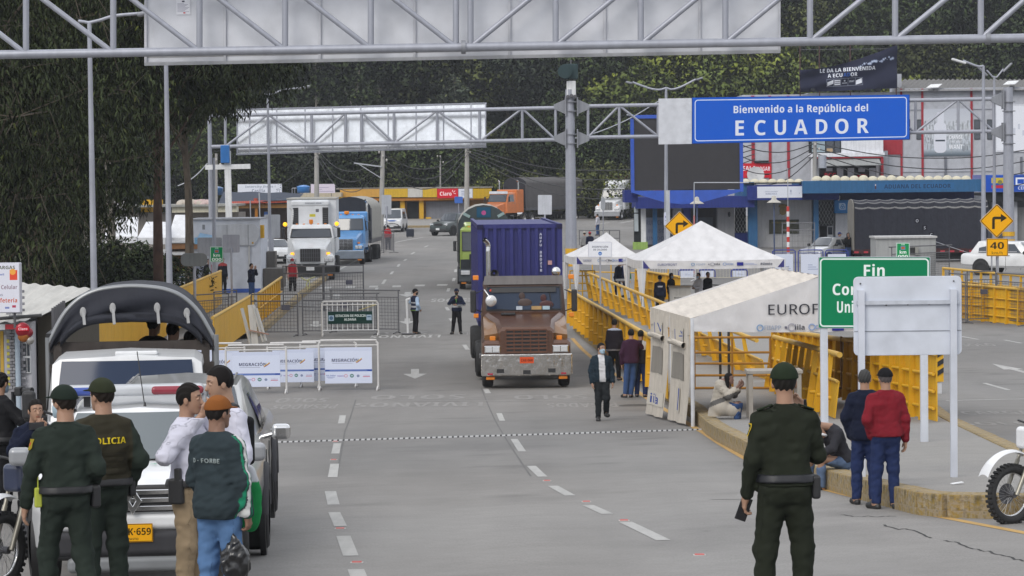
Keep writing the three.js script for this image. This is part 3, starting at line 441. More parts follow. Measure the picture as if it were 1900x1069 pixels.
const LF={dark:leafMat([.042,.06,.025]),mid:leafMat([.062,.088,.032]),olive:leafMat([.075,.088,.03]),lime:leafMat([.13,.155,.03]),lime2:leafMat([.09,.118,.03]),grey:leafMat([.07,.088,.06]),pine:leafMat([.042,.055,.022])};
{
const round=[1,2,3].map((i)=>treeProto({h:11+i,w:8.5+i*.8,base:.28,lobes:17,n:8500,leaf:.37,tr:.22,seed:40+i,tips:.1,tip:[1.3,1.25,1.05]}));
const tall=[1,2].map((i)=>treeProto({h:17+i*1.5,w:7,base:.38,lobes:16,n:8000,leaf:.37,tr:.27,seed:60+i,lobeS:.55,tips:.1,thin:.45,droop:.3}));
const bush=[1,2].map((i)=>treeProto({h:7.5,w:7.5,base:.12,lobes:15,n:9000,leaf:.3,tr:.16,seed:70+i,tips:.35,tip:[1.5,1.45,.9]}));
const big=[1,2].map((i)=>treeProto({h:14,w:13,base:.1,lobes:30,n:18000,leaf:.39,tr:.25,seed:80+i,tips:.2,tip:[1.3,1.25,.95],lobeS:.36}));
const P=[...round,...tall];
const rows=[];
const words=[['dark green',LF.dark,0],['dull green',LF.mid,1],['olive green',LF.olive,2],['grey-green',LF.grey,3]];
const front=[[300,285,0,'mid',1.1],[355,282,2,'dark',1.1],[400,284,1,'mid',1.15],[448,280,0,'dark',1.1],[330,305,3,'dark',1.1],[425,306,4,'mid',1.15],[478,304,2,'dark',1.1],[505,274,2,'dark',1],[560,276,0,'mid',.85],[612,272,1,'grey',.8],[668,275,3,'dark',.82],[726,272,0,'dark',.86],[786,274,2,'mid',.8],[842,277,4,'grey',.72],[900,275,1,'olive',.74],[968,276,0,'olive',.72],[1038,274,2,'dark',.9],[1100,283,0,'mid',.9],
[530,300,3,'dark',1],[590,296,4,'mid',1],[650,300,1,'mid',1.05],[705,298,4,'grey',1.05],[765,300,2,'dark',1.1],[828,299,0,'olive',1.1],[880,302,3,'mid',1],[940,300,2,'grey',1.1],[1005,303,4,'dark',1],[1065,300,1,'mid',1.1],[1130,304,2,'dark',1.1],
[1520,308,1,'olive',1],[1580,300,0,'mid',1],[1650,306,2,'mid',1.1],[1725,300,1,'olive',1],[1790,304,3,'dark',1.05],[1850,300,0,'mid',1.05],[1910,305,2,'dark',1.1]];
const near={300:'behind the white canopies seen through the left trees',355:'left of the white cross, behind the low shops',400:'behind the white cross',448:'right of the white cross, behind the outlined billboard',330:'high behind the reddish trunk',425:'high behind the top of the white cross',478:'high up, left of the silver panel',505:'behind the left end of the silver panel',560:'behind the blue water tank',612:'behind the pale notice board',668:'behind the left end of the yellow shops',726:'behind the leaning utility pole',786:'behind the middle of the yellow shops',842:'behind the red shop sign',900:'behind the right end of the yellow shops',968:'behind the orange truck',1038:'behind the grey tarpaulin trailer',1100:'between the trailer and the white truck',530:'above the left end of the silver panel',590:'above the silver panel, near its left end',650:'above the left third of the silver panel',705:'above the middle of the silver panel',765:'above the silver panel, right of its middle',828:'above the right third of the silver panel',880:'above the right end of the silver panel',940:'left of the tall gantry post',1005:'left of the gantry post top',1065:'behind the camera box on the gantry post',1130:'right of the camera box on the gantry post',1520:'behind the left edge of the torn black banner',1580:'behind the torn black banner',1650:'behind the right edge of the torn black banner',1725:'above the grey roof, nearest the banner',1790:'above the grey roof, behind the lamp heads',1850:'above the grey roof near its right end',1910:'at the right edge above the grey roof'};
const names2={dark:'dark green',mid:'mid green',olive:'olive green',grey:'grey-green'};
for(const[px,d,k,lf,sc]of front){const q=at(px,300,d);tree(P[k],k>2?'tall_tree':'broad_tree',(k>2?'tall narrow ':'round ')+names2[lf]+' tree on the hill '+near[px],V(q.x,hillY(q.x,-d)-.2,-d),sc,R()*6,LF[lf],k>2?barkPale:barkMat,'trees on the hill');}
for(const[px,d,k,sc,w]of[[925,262,0,.72,'beside the orange truck'],[985,264,1,.7,'behind the orange truck cab'],[1140,258,1,.78,'behind the white truck at the far right bend'],[1095,266,0,.8,'behind the end of the grey tarpaulin trailer'],[1200,285,0,1.9,'beside the double street lamp, on its left'],[1262,290,1,2.1,'beside the double street lamp, on its right'],[1330,288,0,2.0,'above the left half of the blue welcome sign'],[1400,292,1,2.1,'above the middle of the blue welcome sign'],[1462,286,0,1.9,'left of the torn black banner'],[1692,282,1,1.7,'with yellow tips right of the torn black banner']]){const q=at(px,300,d);tree(sc>1.2?big[k]:bush[k],'bushy_tree','yellowish green bushy tree '+w,V(q.x,hillY(q.x,-d)-.2,-d),sc>1.2?sc/1.9:sc,R()*6,sc>1.2?(k?LF.lime:LF.lime2):k&&sc>1?LF.lime:LF.olive,barkMat,'yellow-green bushes below the wood');}
const spots=[];for(let d=318;d<560;d+=9)for(let x=-75;x<100;x+=6.2){const X2=x+(R()-.5)*5,D=d+(R()-.5)*7;if(Math.abs(X2)>D*.205+8)continue;spots.push([X2,D,Math.floor(R()*5),.85+R()*.55]);}
for(let x=-75;x<80;x+=4.5)spots.push([x,268+R()*14+(x>18?28:0),Math.floor(R()*3),.5+R()*.25]);
const grp=new THREE.Group();grp.name='forest';grp.userData={kind:'stuff',label:'dense dark wood covering the hillside behind everything',category:'wood'};scene.add(grp);
for(let k=0;k<5;k++)for(const lf of['dark','mid']){const S=spots.filter((s,i)=>s[2]===k&&(i%2?'dark':'mid')===lf);for(const[nm,geo,m]of[['crown',P[k].crown,LF[lf]],['trunk',P[k].trunk,barkMat]]){const im=new THREE.InstancedMesh(geo,m,S.length);im.name=nm;im.castShadow=im.receiveShadow=true;S.forEach(([x,d,,sc],i)=>{im.setMatrixAt(i,M4([x,hillY(x,-d)-.3,-d],[0,i*1.7,0],[sc,sc*(.9+(i%5)*.06),sc]));im.setColorAt(i,new THREE.Color(.8+(i%7)*.06,.8+(i%5)*.08,.85));});grp.add(im);}}
const pineA=treeProto({h:17,w:10,base:.14,lobes:46,n:50000,leaf:.19,tr:.3,seed:90,bare:3,thin:.22,droop:.62,tips:.05,tip:[1.9,1.7,1.1],lobeS:.3,lobeH:1.0,twigs:5}),pineB=treeProto({h:17,w:8.5,base:.22,lobes:42,n:40000,leaf:.2,tr:.24,seed:93,bare:3,thin:.22,droop:.6,tips:.06,tip:[2,1.7,1.0],lobeS:.32,lobeH:1.1,twigs:4});
const pineD=treeProto({h:17,w:8.5,base:.56,lobes:38,n:40000,leaf:.2,tr:.24,seed:99,thin:.22,droop:.6,tips:.06,tip:[2,1.7,1.0],lobeS:.3,lobeH:1.1,twigs:4});
const pineC=treeProto({h:17,w:9,base:.5,lobes:34,n:36000,leaf:.2,tr:.24,seed:97,thin:.22,droop:.6,tips:.07,tip:[2.1,1.8,1.0],lobeS:.3,lobeH:.9,twigs:5});
const L=[[-70,86,pineA,1,'barkMat','huge dark drooping tree at the left edge behind the shop roof'],[70,98,pineB,1.0,'barkMat','dark drooping tree left of the first lamp post'],[205,112,pineD,.98,'barkPale','dark tree with a pale trunk between the two left lamp posts'],[296,106,pineC,1,'barkRed','dark tree with a reddish bare trunk beside the second lamp post'],[352,122,pineC,1.02,'barkMat','dark tree reaching over the left end of the silver panel'],[150,128,pineD,.95,'barkMat','dark tree behind the first lamp post, farthest back on the left'],[20,125,pineA,1.05,'barkMat','dark tree behind the huge one at the left edge']];
for(const[px,d,pr,sc,bk,lb]of L){const p=gd(px,d);tree(pr,'drooping_tree',lb,p,sc,px*1.3,LF.pine,{barkMat,barkPale,barkRed}[bk],'big dark trees on the left');}
const shrub=treeProto({h:2.6,w:3.6,base:.1,lobes:12,n:9000,leaf:.14,tr:.06,seed:96,thin:.3,droop:.3,tips:.15,tip:[1.8,1.5,.8]});
for(const[px,d,sc,lb]of[[120,104,1.4,'dark shrub behind the corrugated shop roof'],[165,108,1.3,'dark shrub left of the first lamp post foot'],[212,110,1.4,'shrub right of the first lamp post foot'],[258,114,1.2,'low shrub under the tree with the pale trunk']])tree(shrub,'shrub',lb,gd(px,d),sc,px,LF.dark,barkMat,'shrubs under the left trees');
}
//  gantries, lamps, poles
const m2=(px,d)=>px*d/F;const GAL=mt([0.36,0.375,0.43],0.45,0.25,{map:T.grime}),GALD=mt([0.27,0.28,0.31],0.5,0.3,{map:T.grime}),panelW=dull([0.66,0.675,0.72],{map:T.blotch,k:'pan'}),signBack=mt([0.42,0.445,0.5],0.5,0.15,{map:T.blotch});
{const d=45,g=thing('sign_gantry','grey tube gantry close overhead with the back of a wide white panel','gantry'),P=(x,y,dd=d)=>at(x,y,dd),bot=(x)=>lerp(101.5,70.5,x/1900),topY=(x)=>bot(x)-126;
part('chord',[rod(P(-75,bot(-75)),P(1980,bot(1980)),.074,.074,18)],GAL,g);part('chord',[rod(P(-75,topY(-75)),P(1980,topY(1980)),.074,.074,18)],GAL,g);
const vs=[-110,48,210,370,529,688,846,873,1031,1189,1346,1503,1661,1820,1965];
vs.forEach((x,i)=>{part('strut',rod(P(x,bot(x)),P(x,topY(x)),.052,.052,12),GAL,g);const nx=vs[i+1];if(nx&&x!==846){const l=x<846;part('brace',rod(P(x,l?topY(x):bot(x)),P(nx,l?bot(nx):topY(nx)),.045,.045,12),GAL,g);}});
for(const x of[860,1833])part('flange',[x===860?rod(P(x-4,bot(x)),P(x+4,bot(x)),.115,.115,16):rod(P(x-4,bot(x)),P(x+4,bot(x)),.1,.1,16)],GALD,g);
for(const x of[-75,1980]){const p=P(x,bot(x)),q=V(p.x,gy(p.z),p.z);part('post',[rod(q,p.clone().add(V(0,1.6,0)),.2,.18,20)],GAL,g);}
const D=45.35,xs=[270,417,593,769,945,1122,1298,1446],yb=(x)=>lerp(121,97.5,(x-270)/1176),yt=(x)=>yb(x)-185,pan=new THREE.Group();
for(let i=0;i<7;i++){const a=xs[i]+1.2,b=xs[i+1]-1.2;part('panel_sheet',slab(P(a,yb(a)-5,D),P(b,yb(b)-5,D),P(b,yt(b),D),P(a,yt(a),D),.03),panelW,g);}
part('panel_frame',bar(P(268,yb(268)-2,D-.05),P(1448,yb(1448)-2,D-.05),.06,.055),dull([.5,.51,.53]),g);
part('panel_frame',bar(P(268,yb(268)-15,D+.01),P(1448,yb(1448)-15,D+.01),.03,.03),dull([.35,.35,.36]),g);
for(const x of xs)part('panel_frame',bar(P(x,yb(x),D-.03),P(x,yt(x),D-.03),.04,.04),dull([.55,.56,.6]),g);
const lab=part('notice',plate(m2(26,D),m2(30,D),0,0,0),print(canv(128,128,(x)=>{x.fillStyle='#d9dae0';x.fillRect(0,0,128,128);x.fillStyle='#889';for(let i=0;i<9;i++)x.fillRect(10,40+i*8,60+(i*37%50),3);x.fillStyle='#445';x.fillRect(52,18,24,12);x.fillStyle='#b33';x.fillRect(62,110,20,9);})),g,'small printed notice stuck on the panel',true);lab.position.copy(P(340,12,D-.012));
}
{const d=151,g=thing('sign_gantry','tall grey post and tube gantry holding the blue welcome sign','gantry'),P=(x,y,dd=d)=>at(x,y,dd);
const truss=(x0,x1,yt,yb,nodes,r)=>{part('chord',rod(P(x0,yt(x0)),P(x1,yt(x1)),r,r,12),GAL,g);part('chord',rod(P(x0,yb(x0)),P(x1,yb(x1)),r,r,12),GAL,g);nodes.forEach(([x,u,v],i)=>{if(v)part('strut',rod(P(x,yb(x)),P(x,yt(x)),r*.75,r*.75,8),GAL,g);const n=nodes[i+1];if(n&&u!==n[1])part('brace',rod(P(x,u?yt(x):yb(x)),P(n[0],n[1]?yt(n[0]):yb(n[0])),r*.62,r*.62,8),GAL,g);});};
const lt=(x)=>lerp(213,200,(x-475)/565),lb=(x)=>lerp(271,259,(x-460)/585);
truss(392,1034,lt,lb,[[418,0,1],[497,1,1],[578,0,1],[641,1,1],[671,1,1],[731,0,1],[811,1,1],[890,0,1],[969,1,1],[1031,0,1]],.105);
const rt=(x)=>lerp(197,183.5,(x-1095)/750),rbm=(x)=>lerp(255,243.5,(x-1095)/750);
truss(1088,1846,rt,rbm,[[1091,0,1],[1149,1,1],[1221,0,1],[1300,1,1],[1380,0,1],[1460,1,1],[1540,0,1],[1620,1,1],[1699,0,1],[1778,1,1],[1844,0,1]],.105);
for(const[x,yT]of[[1060.5,166],[1872,162],[393,205]]){
const b=gd(x,d),t=P(x,yT);const big=x!==393;part('post',rod(b,V(b.x,t.y,b.z),big?.33:.14,big?.25:.11,22),GAL,g);
if(x>500){for(const dx of[-1,1])for(const y of[x>1500?185:198,x>1500?245:257]){if(x>1500&&dx>0)continue;const c=P(x+dx*11,y),e=P(x+dx*33,y);part('bracket',loft([[-.42,.42].flatMap((yy)=>(yy<0?[-.12,.12]:[.12,-.12]).map((zz)=>[c.x,c.y+yy,c.z+zz])),[-.12,.12].flatMap((yy)=>(yy<0?[-.1,.1]:[.1,-.1]).map((zz)=>[e.x,e.y+yy,e.z+zz]))],true,.2),GALD,g);part('flange',bx(.07,1.05,.6,c.x,c.y,c.z),GALD,g);}for(const y of[190,207,250,267])part('collar',rod(P(x,y).add(V(0,.05,0)),P(x,y),big?.37:.3,.37,20),GALD,g);}
if(x>1800)for(const h of[.3,.75,1.2,1.62])part('yellow_band',rod([b.x,b.y+h,b.z],[b.x,b.y+h+.25,b.z],.345,.345,22),MT.yellow,g);else if(x>1000)for(const h of[.2,.9])part('yellow_band',rod([b.x,b.y+h,b.z],[b.x,b.y+h+.3,b.z],.345,.345,22),MT.yellow,g);
}
const D=151.6,ex=[440,463,513,566,617,669,720,772,823,874,901],yt=(x)=>lerp(203,191.5,(x-460)/440),yb=(x)=>lerp(286,272.5,(x-460)/440);
const g2=thing('silver_signboard','shiny silver back of the long panel on the far gantry, over the road','sign panel'),silver=mt([.86,.87,.88],.2,1,{map:T.blotch,bumpMap:T.fold,bumpScale:.003});
for(let i=0;i<ex.length-1;i++){const a=ex[i]+.4,b=ex[i+1]-.4;part('panel_sheet',slab(P(a,yb(a),D),P(b,yb(b),D),P(b,yt(b),D+.42),P(a,yt(a),D+.42),.05),silver,g2);}
for(const x of ex)part('rib',bar(P(x,yb(x),D-.06),P(x,yt(x),D+.36),.07,.06),GAL,g2);
part('frame',bar(P(438,yb(438),D-.04),P(903,yb(903),D-.04),.09,.09),GAL,g2);part('frame',bar(P(438,yt(438),D+.38),P(903,yt(903),D+.38),.08,.08),GAL,g2);
const s=thing('welcome_sign','blue overhead sign reading Bienvenido a la Republica del ECUADOR','road sign');
const tx=canv(1640,340,(x,w,h)=>{x.fillStyle='#1258c4';x.fillRect(0,0,w,h);x.strokeStyle='#d6dcec';x.lineWidth=7;x.beginPath();x.roundRect(20,18,w-40,h-36,22);x.stroke();txt(x,'Bienvenido a la República del',w/2,92,76,'#d9deea',{w:1030});const L='ECUADOR';for(let i=0;i<7;i++)txt(x,L[i],w/2-465+i*155,232,158,'#d9deea');});
const z=150.3;part('sign_face',quad(P(1285,266,z),P(1687,258,z),P(1687,176,z),P(1285,181.5,z)),print(tx,.45),s,null,true);
part('sign_body',slab(P(1284,267,z+.02),P(1688,259,z+.02),P(1688,175.4,z+.02),P(1284,181,z+.02),.12),mt('#0d3f92',.5,0,{specularIntensity:.3}),s);
part('blank_panel',slab(P(1222,268,z),P(1283.5,267,z),P(1283.5,182,z),P(1222,183,z),.1),dull([.64,.66,.71],{map:T.blotch}),s,'blank white panel at its left end');
const c=thing('camera_box','white camera cabinet and dark loudspeaker on top of the gantry post','camera');const q=P(1060,178,151),u=m2(1,151);
part('cabinet',rb(17*u,27*u,.45,.04,0,14*u,0),MT.white,c);part('lens',[rod([0,0,.2],[0,0,.5],.1,.1,14),rod([-.2,-.05,.2],[-.2,-.05,.4],.1),rod([.2,-.05,.2],[.2,-.05,.4],.1)],MT.dsteel,c);part('loudspeaker',[rb(.78,.85,.5,.06,0,45*u,0),rod([-.35,45*u,.1],[-.35,45*u,.5],.35,.4,18)],dull([.035,.06,.065]),c);part('mast',[rod([0,26*u,0],[0,66*u,0],.05)],MT.dsteel,c);c.position.copy(q);
}
function lamp(label,px,d,yTop,arms,o={}){const b=o.pos??gd(px,d),t=at(o.topX??px,yTop,d),g=thing('street_lamp',label,'street lamp',b,0,o.group??'grey street lamps');
const H=t.y-b.y,dx=t.x-b.x;part('post',[rod([0,0,0],[dx,H,0],o.r??.1,(o.r??.1)*.55,14),new THREE.CylinderGeometry(.18,.2,.04,16)],GAL,g);
for(const[ax,ay,sag]of arms){const e=[dx+m2(ax,d),H-m2(ay,d),0],mid=[dx+m2(ax*.5,d),H+m2(-ay*.5-(sag??4),d),0];part('arm',[pipe([[dx,H,0],[dx+m2(ax*.2,d),H+m2(-ay*.08-(sag??4)*.7,d),0],mid,e],(o.r??.1)*.42,16,8)],GAL,g);if(!(o.bare?.includes(ax))){const a=Math.atan2(-m2(ay*.6,d),m2(ax*.5,d));part('lamp_head',rb(o.head??.62,.12,.3,.05,e[0]+Math.sign(ax)*.22,e[1]+Math.sin(a)*.1*Math.sign(ax),0,[0,0,a]),o.headM??GALD,g);}}
return g;
}
lamp('tall street lamp nearest the left edge, one long arm',178,70,42,[[95,-16,-4],[-20,-3,0]],{topX:165.5,bare:[-20]});
lamp('street lamp second from the left edge, top hidden by the white panel',317.5,74,60,[[80,-14,-3]],{topX:307});
lamp('street lamp left of the white refrigerated truck, rising past the silver panel',502,140,176,[[60,-12,-3],[-9,-1,0]],{topX:496.5,bare:[-9]});
lamp('street lamp with two upswept arms left of the blue welcome sign',1236,160,163,[[55,-15,6],[-62,-11,6]],{r:.14,head:.4});
lamp('street lamp with a white oval head, just left of the right gantry post',1825,144,122,[[-38,-10,3]],{r:.14,headM:MT.white,head:.8});
lamp('thin street lamp with two heads right beside the one with a white oval head',1845,152,142,[[-14,-12,2],[17,-14,4]],{r:.11,head:.7});
lamp('street lamp at the right edge, only its arm in view',1925,118,75,[[-45,-2,3]],{r:.14,headM:MT.white});
lamp('plain grey pole carrying the green km 000 sign on the left',397,118,293,[],{r:.1});
function upole(label,px,d,yTop,o={}){const b=gd(px,d),t=at(o.topX??px,yTop,d),g=thing('utility_pole',label,'utility pole',b,0,'concrete utility poles'),H=t.y-b.y,dx=t.x-b.x;part('post',rod([0,0,0],[dx,H,0],o.r??.2,(o.r??.2)*.7,14),MT.concrete,g);if(o.arm){part('cross_arm',[bar([dx-.1,H-1.2,.2],[dx-2.2,H-.9,.2],.1),bar([dx-.1,H-2.1,.2],[dx-1.9,H-.95,.2],.06)],MT.galv,g);}for(let i=0;i<3;i++)part('insulator',lathe([[.01,0],[.08,.02],[.05,.08],[.09,.12],[.03,.2]],10).translate(dx+(i-1)*.28,H-.2-i*.3,.25),mt([.5,.48,.45],.3),g);if(o.box)part('transformer',[new THREE.CylinderGeometry(.3,.3,.9,18).translate(dx+.5,H-1.6,.1)],MT.galv,g);return[b,dx,H];}
const U1=upole('concrete utility pole above the white refrigerated truck',588,240,270,{r:.26,topX:587}),U2=upole('leaning concrete utility pole in front of the yellow shops',706,205,280,{r:.22,topX:710.5,arm:1}),U3=upole('concrete utility pole right of the red shop sign',866,252,268,{r:.27,topX:866.5}),U4=upole('cluttered utility pole before the white-grey building',1512,190,258,{r:.2,box:1}),U5=upole('thin utility pole behind the green km 000 sign',401,170,285,{r:.12}),U6=upole('distant pole between the yellow shops and the trees',817,268,288,{r:.1});
{const top=([b,dx,H],k=0)=>V(b.x+dx,b.y+H-.3-k*.35,b.z),wire=(a,b,sag)=>{const m=a.clone().add(b).multiplyScalar(.5);m.y-=sag;return pipe([a,a.clone().lerp(m,.55).add(V(0,-sag*.25,0)),m,b.clone().lerp(m,.55).add(V(0,-sag*.25,0)),b],.034,18,4);},far=(px,py,d)=>at(px,py,d),W=MT.black;
const runs=[[U1,U2,1.6],[U2,U3,1.5]];for(const[a,b,s]of runs)for(let k=0;k<3;k++)solo('overhead_wire',['upper','middle','lowest'][k]+' black wire sagging between the utility poles '+(a===U1?'over the refrigerated truck':'over the yellow shops'),'wire',wire(top(a,k),top(b,k),s+k*.5),W);
for(let k=0;k<4;k++){solo('overhead_wire',['topmost','second','third','lowest'][k]+' dark wire from the pole by the red shop sign towards the black screen','wire',wire(top(U3,k*.6),far(1400,268+k*9,195),2+k*.5),W);solo('overhead_wire',['topmost','second','third','lowest'][k]+' dark wire crossing the right end of the white-grey building','wire',wire(top(U4,k),far(1960,268+k*20,185),1+k*.2),W);solo('overhead_wire',['topmost','second','third','lowest'][k]+' dark wire crossing the red-striped wall beside the black screen','wire',wire(top(U4,k*.8),far(1340,250+k*20,186),.9+k*.25),W);}
solo('overhead_wire','long grey cable rising from the gantry post towards the trees','wire',wire(far(1040,262,160),far(1225,186,165),.4),MT.galv);solo('overhead_wire','thin cable sloping down left of the white cross','wire',wire(far(330,345,160),far(385,303,160),.2),MT.galv);solo('overhead_wire','thin stay wire sloping up to the pole over the refrigerated truck','wire',wire(far(525,340,236),far(585,288,238),.2),W);
}
{const d=150,b=gd(427,d),g=thing('white_cross','white wooden cross standing behind the small white building','cross',b),u=m2(1,d),H=at(424,280,d).y-b.y;part('upright',bar([0,0,0],[-.05,H,0],.34,.3),MT.white,g);part('cross_beam',bar([-.05-41*u,H-30*u,.02],[-.05+42*u,H-29*u,.02],.3,.27),MT.white,g);part('blue_box',rb(.5,1.0,.4,.05,-.15,H-6*u,.2),paint([.03,.16,.45]),g);
}
//  signs on the roadside
function sign(name,label,px,py,w,h,d,o={}){const c=at(px,py,d),b=V(c.x,gy(c.z),c.z),g=thing(name,label,o.cat??'sign',b,0,o.group),H=c.y-b.y,W=m2(w,d),Ht=m2(h,d),shape=o.diamond?rrect(W*.707,W*.707,.06).map(([x,y])=>[(x-y)*.7071,(x+y)*.7071]):rrect(W,Ht,o.rad??.05);
const bm=o.back??signBack,tilt=o.tilt??-.011;
part('board',ext(shape,.035,.006).rotateZ(tilt).translate(0,H,0),bm,g);
if(o.tex){const f=new THREE.ShapeGeometry(new THREE.Shape(shape.map(([x,y])=>new THREE.Vector2(x*.99,y*.99)))),q=f.attributes.position,uv=f.attributes.uv,mw=o.diamond?W:W,mh=o.diamond?W:Ht;for(let i=0;i<q.count;i++)uv.setXY(i,q.getX(i)/mw+.5,q.getY(i)/mh+.5);part('face',f.rotateZ(tilt).translate(0,H,.0195),print(o.tex,.5),g,null,true);}
for(const x of o.posts??[0])part('post',o.square?bx(o.square,H+(o.over??Ht*.4),o.square,m2(x,d),(H+(o.over??Ht*.4))/2,o.front?.05:-.06):rod([m2(x,d),0,o.front?.055:-.055],[m2(x,d),H+(o.over??Ht*.4),o.front?.055:-.055],o.pr??.035,o.pr??.035,10),o.postM??GAL,g);
if(o.bars)for(const y of o.bars)part('stiffener',bx(W*.86,.07,.03,0,H+y*Ht,.035),o.postM??signBack,g);
if(o.bolts)for(const[bx0,by0]of o.bolts)part('bolt',rod([bx0*W,H+by0*Ht,.02],[bx0*W,H+by0*Ht,.035],.012,.01,8),MT.dsteel,g);
return g;
}
const green=(draw,w=512,h=330)=>canv(w,h,(x)=>{x.fillStyle='#0a7a50';x.fillRect(0,0,w,h);x.strokeStyle='#dfe6e4';x.lineWidth=7;x.beginPath();x.roundRect(9,9,w-18,h-18,16);x.stroke();draw(x,w,h);});
sign('border_sign','green sign reading Fin on white posts, half hidden by a white sign back',1622,543,207,132,-gp(1718,820,.26).z,{rad:.02,posts:[-93,93],square:.12,over:-.3,tex:green((x)=>{txt(x,'Fin',255,62,74,'#e4eae8',{w:108});txt(x,'Comunidad',246,150,74,'#e4eae8',{w:370});txt(x,'Unión Andina',246,232,74,'#e4eae8',{w:330});}),postM:dull([.6,.63,.69]),cat:'road sign'});
{const d=-gp(1778,885,.26).z;const g=sign('road_sign','blank white back of a two-board sign on white square posts',1684,586,199,145,d,{rad:.06,posts:[-87,84],square:.085,front:true,over:.35,back:dull([.62,.655,.73],{k:'sb',map:T.blotch}),postM:dull([.6,.63,.7],{map:T.blotch,k:'sp'}),cat:'road sign',tilt:.0,bolts:[[-.44,.42],[.43,.44],[-.44,.1],[.43,.12],[-.44,-.1],[.43,-.15],[-.2,.14],[0,.145],[.2,.15],[-.44,-.35],[.43,-.35]]});
const u=m2(1,d);part('stiffener',bx(190*u,.05,.035,0,at(1684,561,d).y-g.position.y,.04),dull([.52,.55,.61]),g);part('joint',bx(199*u,.012,.008,0,at(1684,614,d).y-g.position.y,.02),dull([.3,.32,.36]),g);}
{const tk=(cx,cy,s)=>canv(256,256,(x,w)=>{x.fillStyle='#e9a800';x.fillRect(0,0,w,w);x.strokeStyle='#3a2c08';x.lineWidth=5;x.save();x.translate(128,128);x.rotate(Math.PI/4);x.strokeRect(-84,-84,168,168);x.restore();x.fillStyle='#2c2410';x.beginPath();x.moveTo(94,188);x.lineTo(94,118);x.quadraticCurveTo(94,96,118,96);x.lineTo(158,96);x.lineTo(158,76);x.lineTo(204,106);x.lineTo(158,137);x.lineTo(158,116);x.lineTo(120,116);x.quadraticCurveTo(114,116,114,124);x.lineTo(114,188);x.fill();});
sign('turn_sign','yellow diamond right-turn sign standing behind the peak of the large white tent',1261,420,56,56,150,{diamond:true,tex:tk(),over:.2,cat:'road sign',group:'yellow right-turn signs'});
sign('turn_sign','yellow diamond right-turn sign beside the right gantry post, over a speed plate',1849.5,410,64,64,120,{diamond:true,tex:tk(),over:.2,cat:'road sign',group:'yellow right-turn signs'});
sign('speed_plate','small yellow plate reading 40 km/h under the right diamond sign',1850.5,459,40,33,119.8,{tex:canv(256,208,(x,w,h)=>{x.fillStyle='#e9a800';x.fillRect(0,0,w,h);x.strokeStyle='#3a2c08';x.lineWidth=6;x.strokeRect(8,8,w-16,h-16);txt(x,'40',128,84,112,'#2c2410',{w:170});txt(x,'km/h',128,170,44,'#8a6a10',{w:140});}),posts:[-10,2],cat:'road sign'});
const km=canv(160,200,(x,w,h)=>{x.fillStyle='#0f8a50';x.fillRect(0,0,w,h);x.strokeStyle='#dfe9e4';x.lineWidth=6;x.strokeRect(6,6,w-12,h-12);txt(x,'SUR',80,22,24,'#d6e6de');x.fillStyle='#6d7fb0';x.fillRect(52,40,56,44);x.fillStyle='#b0662f';x.fillRect(60,48,40,28);txt(x,'km',80,112,54,'#eef4f0',{w:88});txt(x,'000',80,166,54,'#eef4f0',{w:120});});
sign('kilometre_sign','green km 000 sign on the grey pole at left, near the small white building',402,472,24.5,29,117.6,{tex:km,posts:[],cat:'road sign',group:'green km 000 signs'});
sign('kilometre_sign','green km 000 sign in front of the grey cabinet, behind the Fin sign',1675.5,466,25,31,125,{tex:km,cat:'road sign',group:'green km 000 signs'});}
sign('road_sign','grey rounded sign back on a post by the yellow left barrier',360,482,49,24,105,{rad:.2,back:dull([.2,.21,.21]),pr:.06,cat:'road sign'});
sign('road_sign','wide grey sign back right of the grey rounded one, before the white building',389,458,45,34,120,{back:dull([.3,.31,.34],{k:'a'}),pr:.06,cat:'road sign'});
sign('road_sign','tall grey sign back on a thin post before the small white building',429,452,31,33,116,{back:dull([.36,.37,.42],{k:'b'}),pr:.05,cat:'road sign',over:-.2,front:true});
sign('road_sign','pale grey sign back beside the street lamp left of the white truck',505,420,29,43,141,{back:dull([.4,.42,.46],{k:'c'}),pr:.06,cat:'road sign'});
sign('road_sign','narrow pale sign back at the leaning pole before the yellow shops',717,380,18,36,196,{back:dull([.4,.42,.46],{k:'d'}),pr:.06,cat:'road sign',front:true,over:-.1});
sign('road_sign','blank white board standing between the blue container and the trailer',1011,380,25.5,36,180,{back:dull([.55,.57,.62],{k:'e'}),pr:.07,cat:'road sign'});
sign('road_sign','small octagonal grey sign back before the white truck at the far right',1119,378,8,22,190,{rad:.14,back:dull([.35,.37,.4]),cat:'road sign'});
sign('street_sign','small blue arrow sign by the utility pole right of the red shop sign',851,371,15,12,240,{back:paint([.03,.13,.5]),cat:'road sign'});
sign('notice_board','small white paper notice on a white post behind the large tent',1237.5,406,11,24,152,{back:MT.white,tex:canv(96,192,(x,w,h)=>{x.fillStyle='#c9cde0';x.fillRect(0,0,w,h);txt(x,'MY',48,70,40,'#3a4a86');x.fillStyle='#556';x.fillRect(34,18,26,14);x.fillRect(16,120,60,5);}),posts:[2],square:.22,postM:dull([.5,.52,.56]),over:1.6});
sign('disinfection_sign','white board reading Desinfeccion de calzado standing before the small tent',1113.5,463,44,29,104,{back:MT.white,pr:.035,tex:canv(256,168,(x,w,h)=>{x.fillStyle='#dfe2ea';x.fillRect(0,0,w,h);x.strokeStyle='#c2c4d4';x.lineWidth=6;x.strokeRect(4,4,w-8,h-8);txt(x,'DESINFECCIÓN',128,56,26,'#4a4f60',{w:176});txt(x,'DE CALZADO',128,86,26,'#4a4f60',{w:150});x.fillStyle='#2d6fbe';x.beginPath();x.arc(128,128,20,0,7);x.fill();x.fillStyle='#dfe2ea';x.fillRect(114,128,28,6);})});
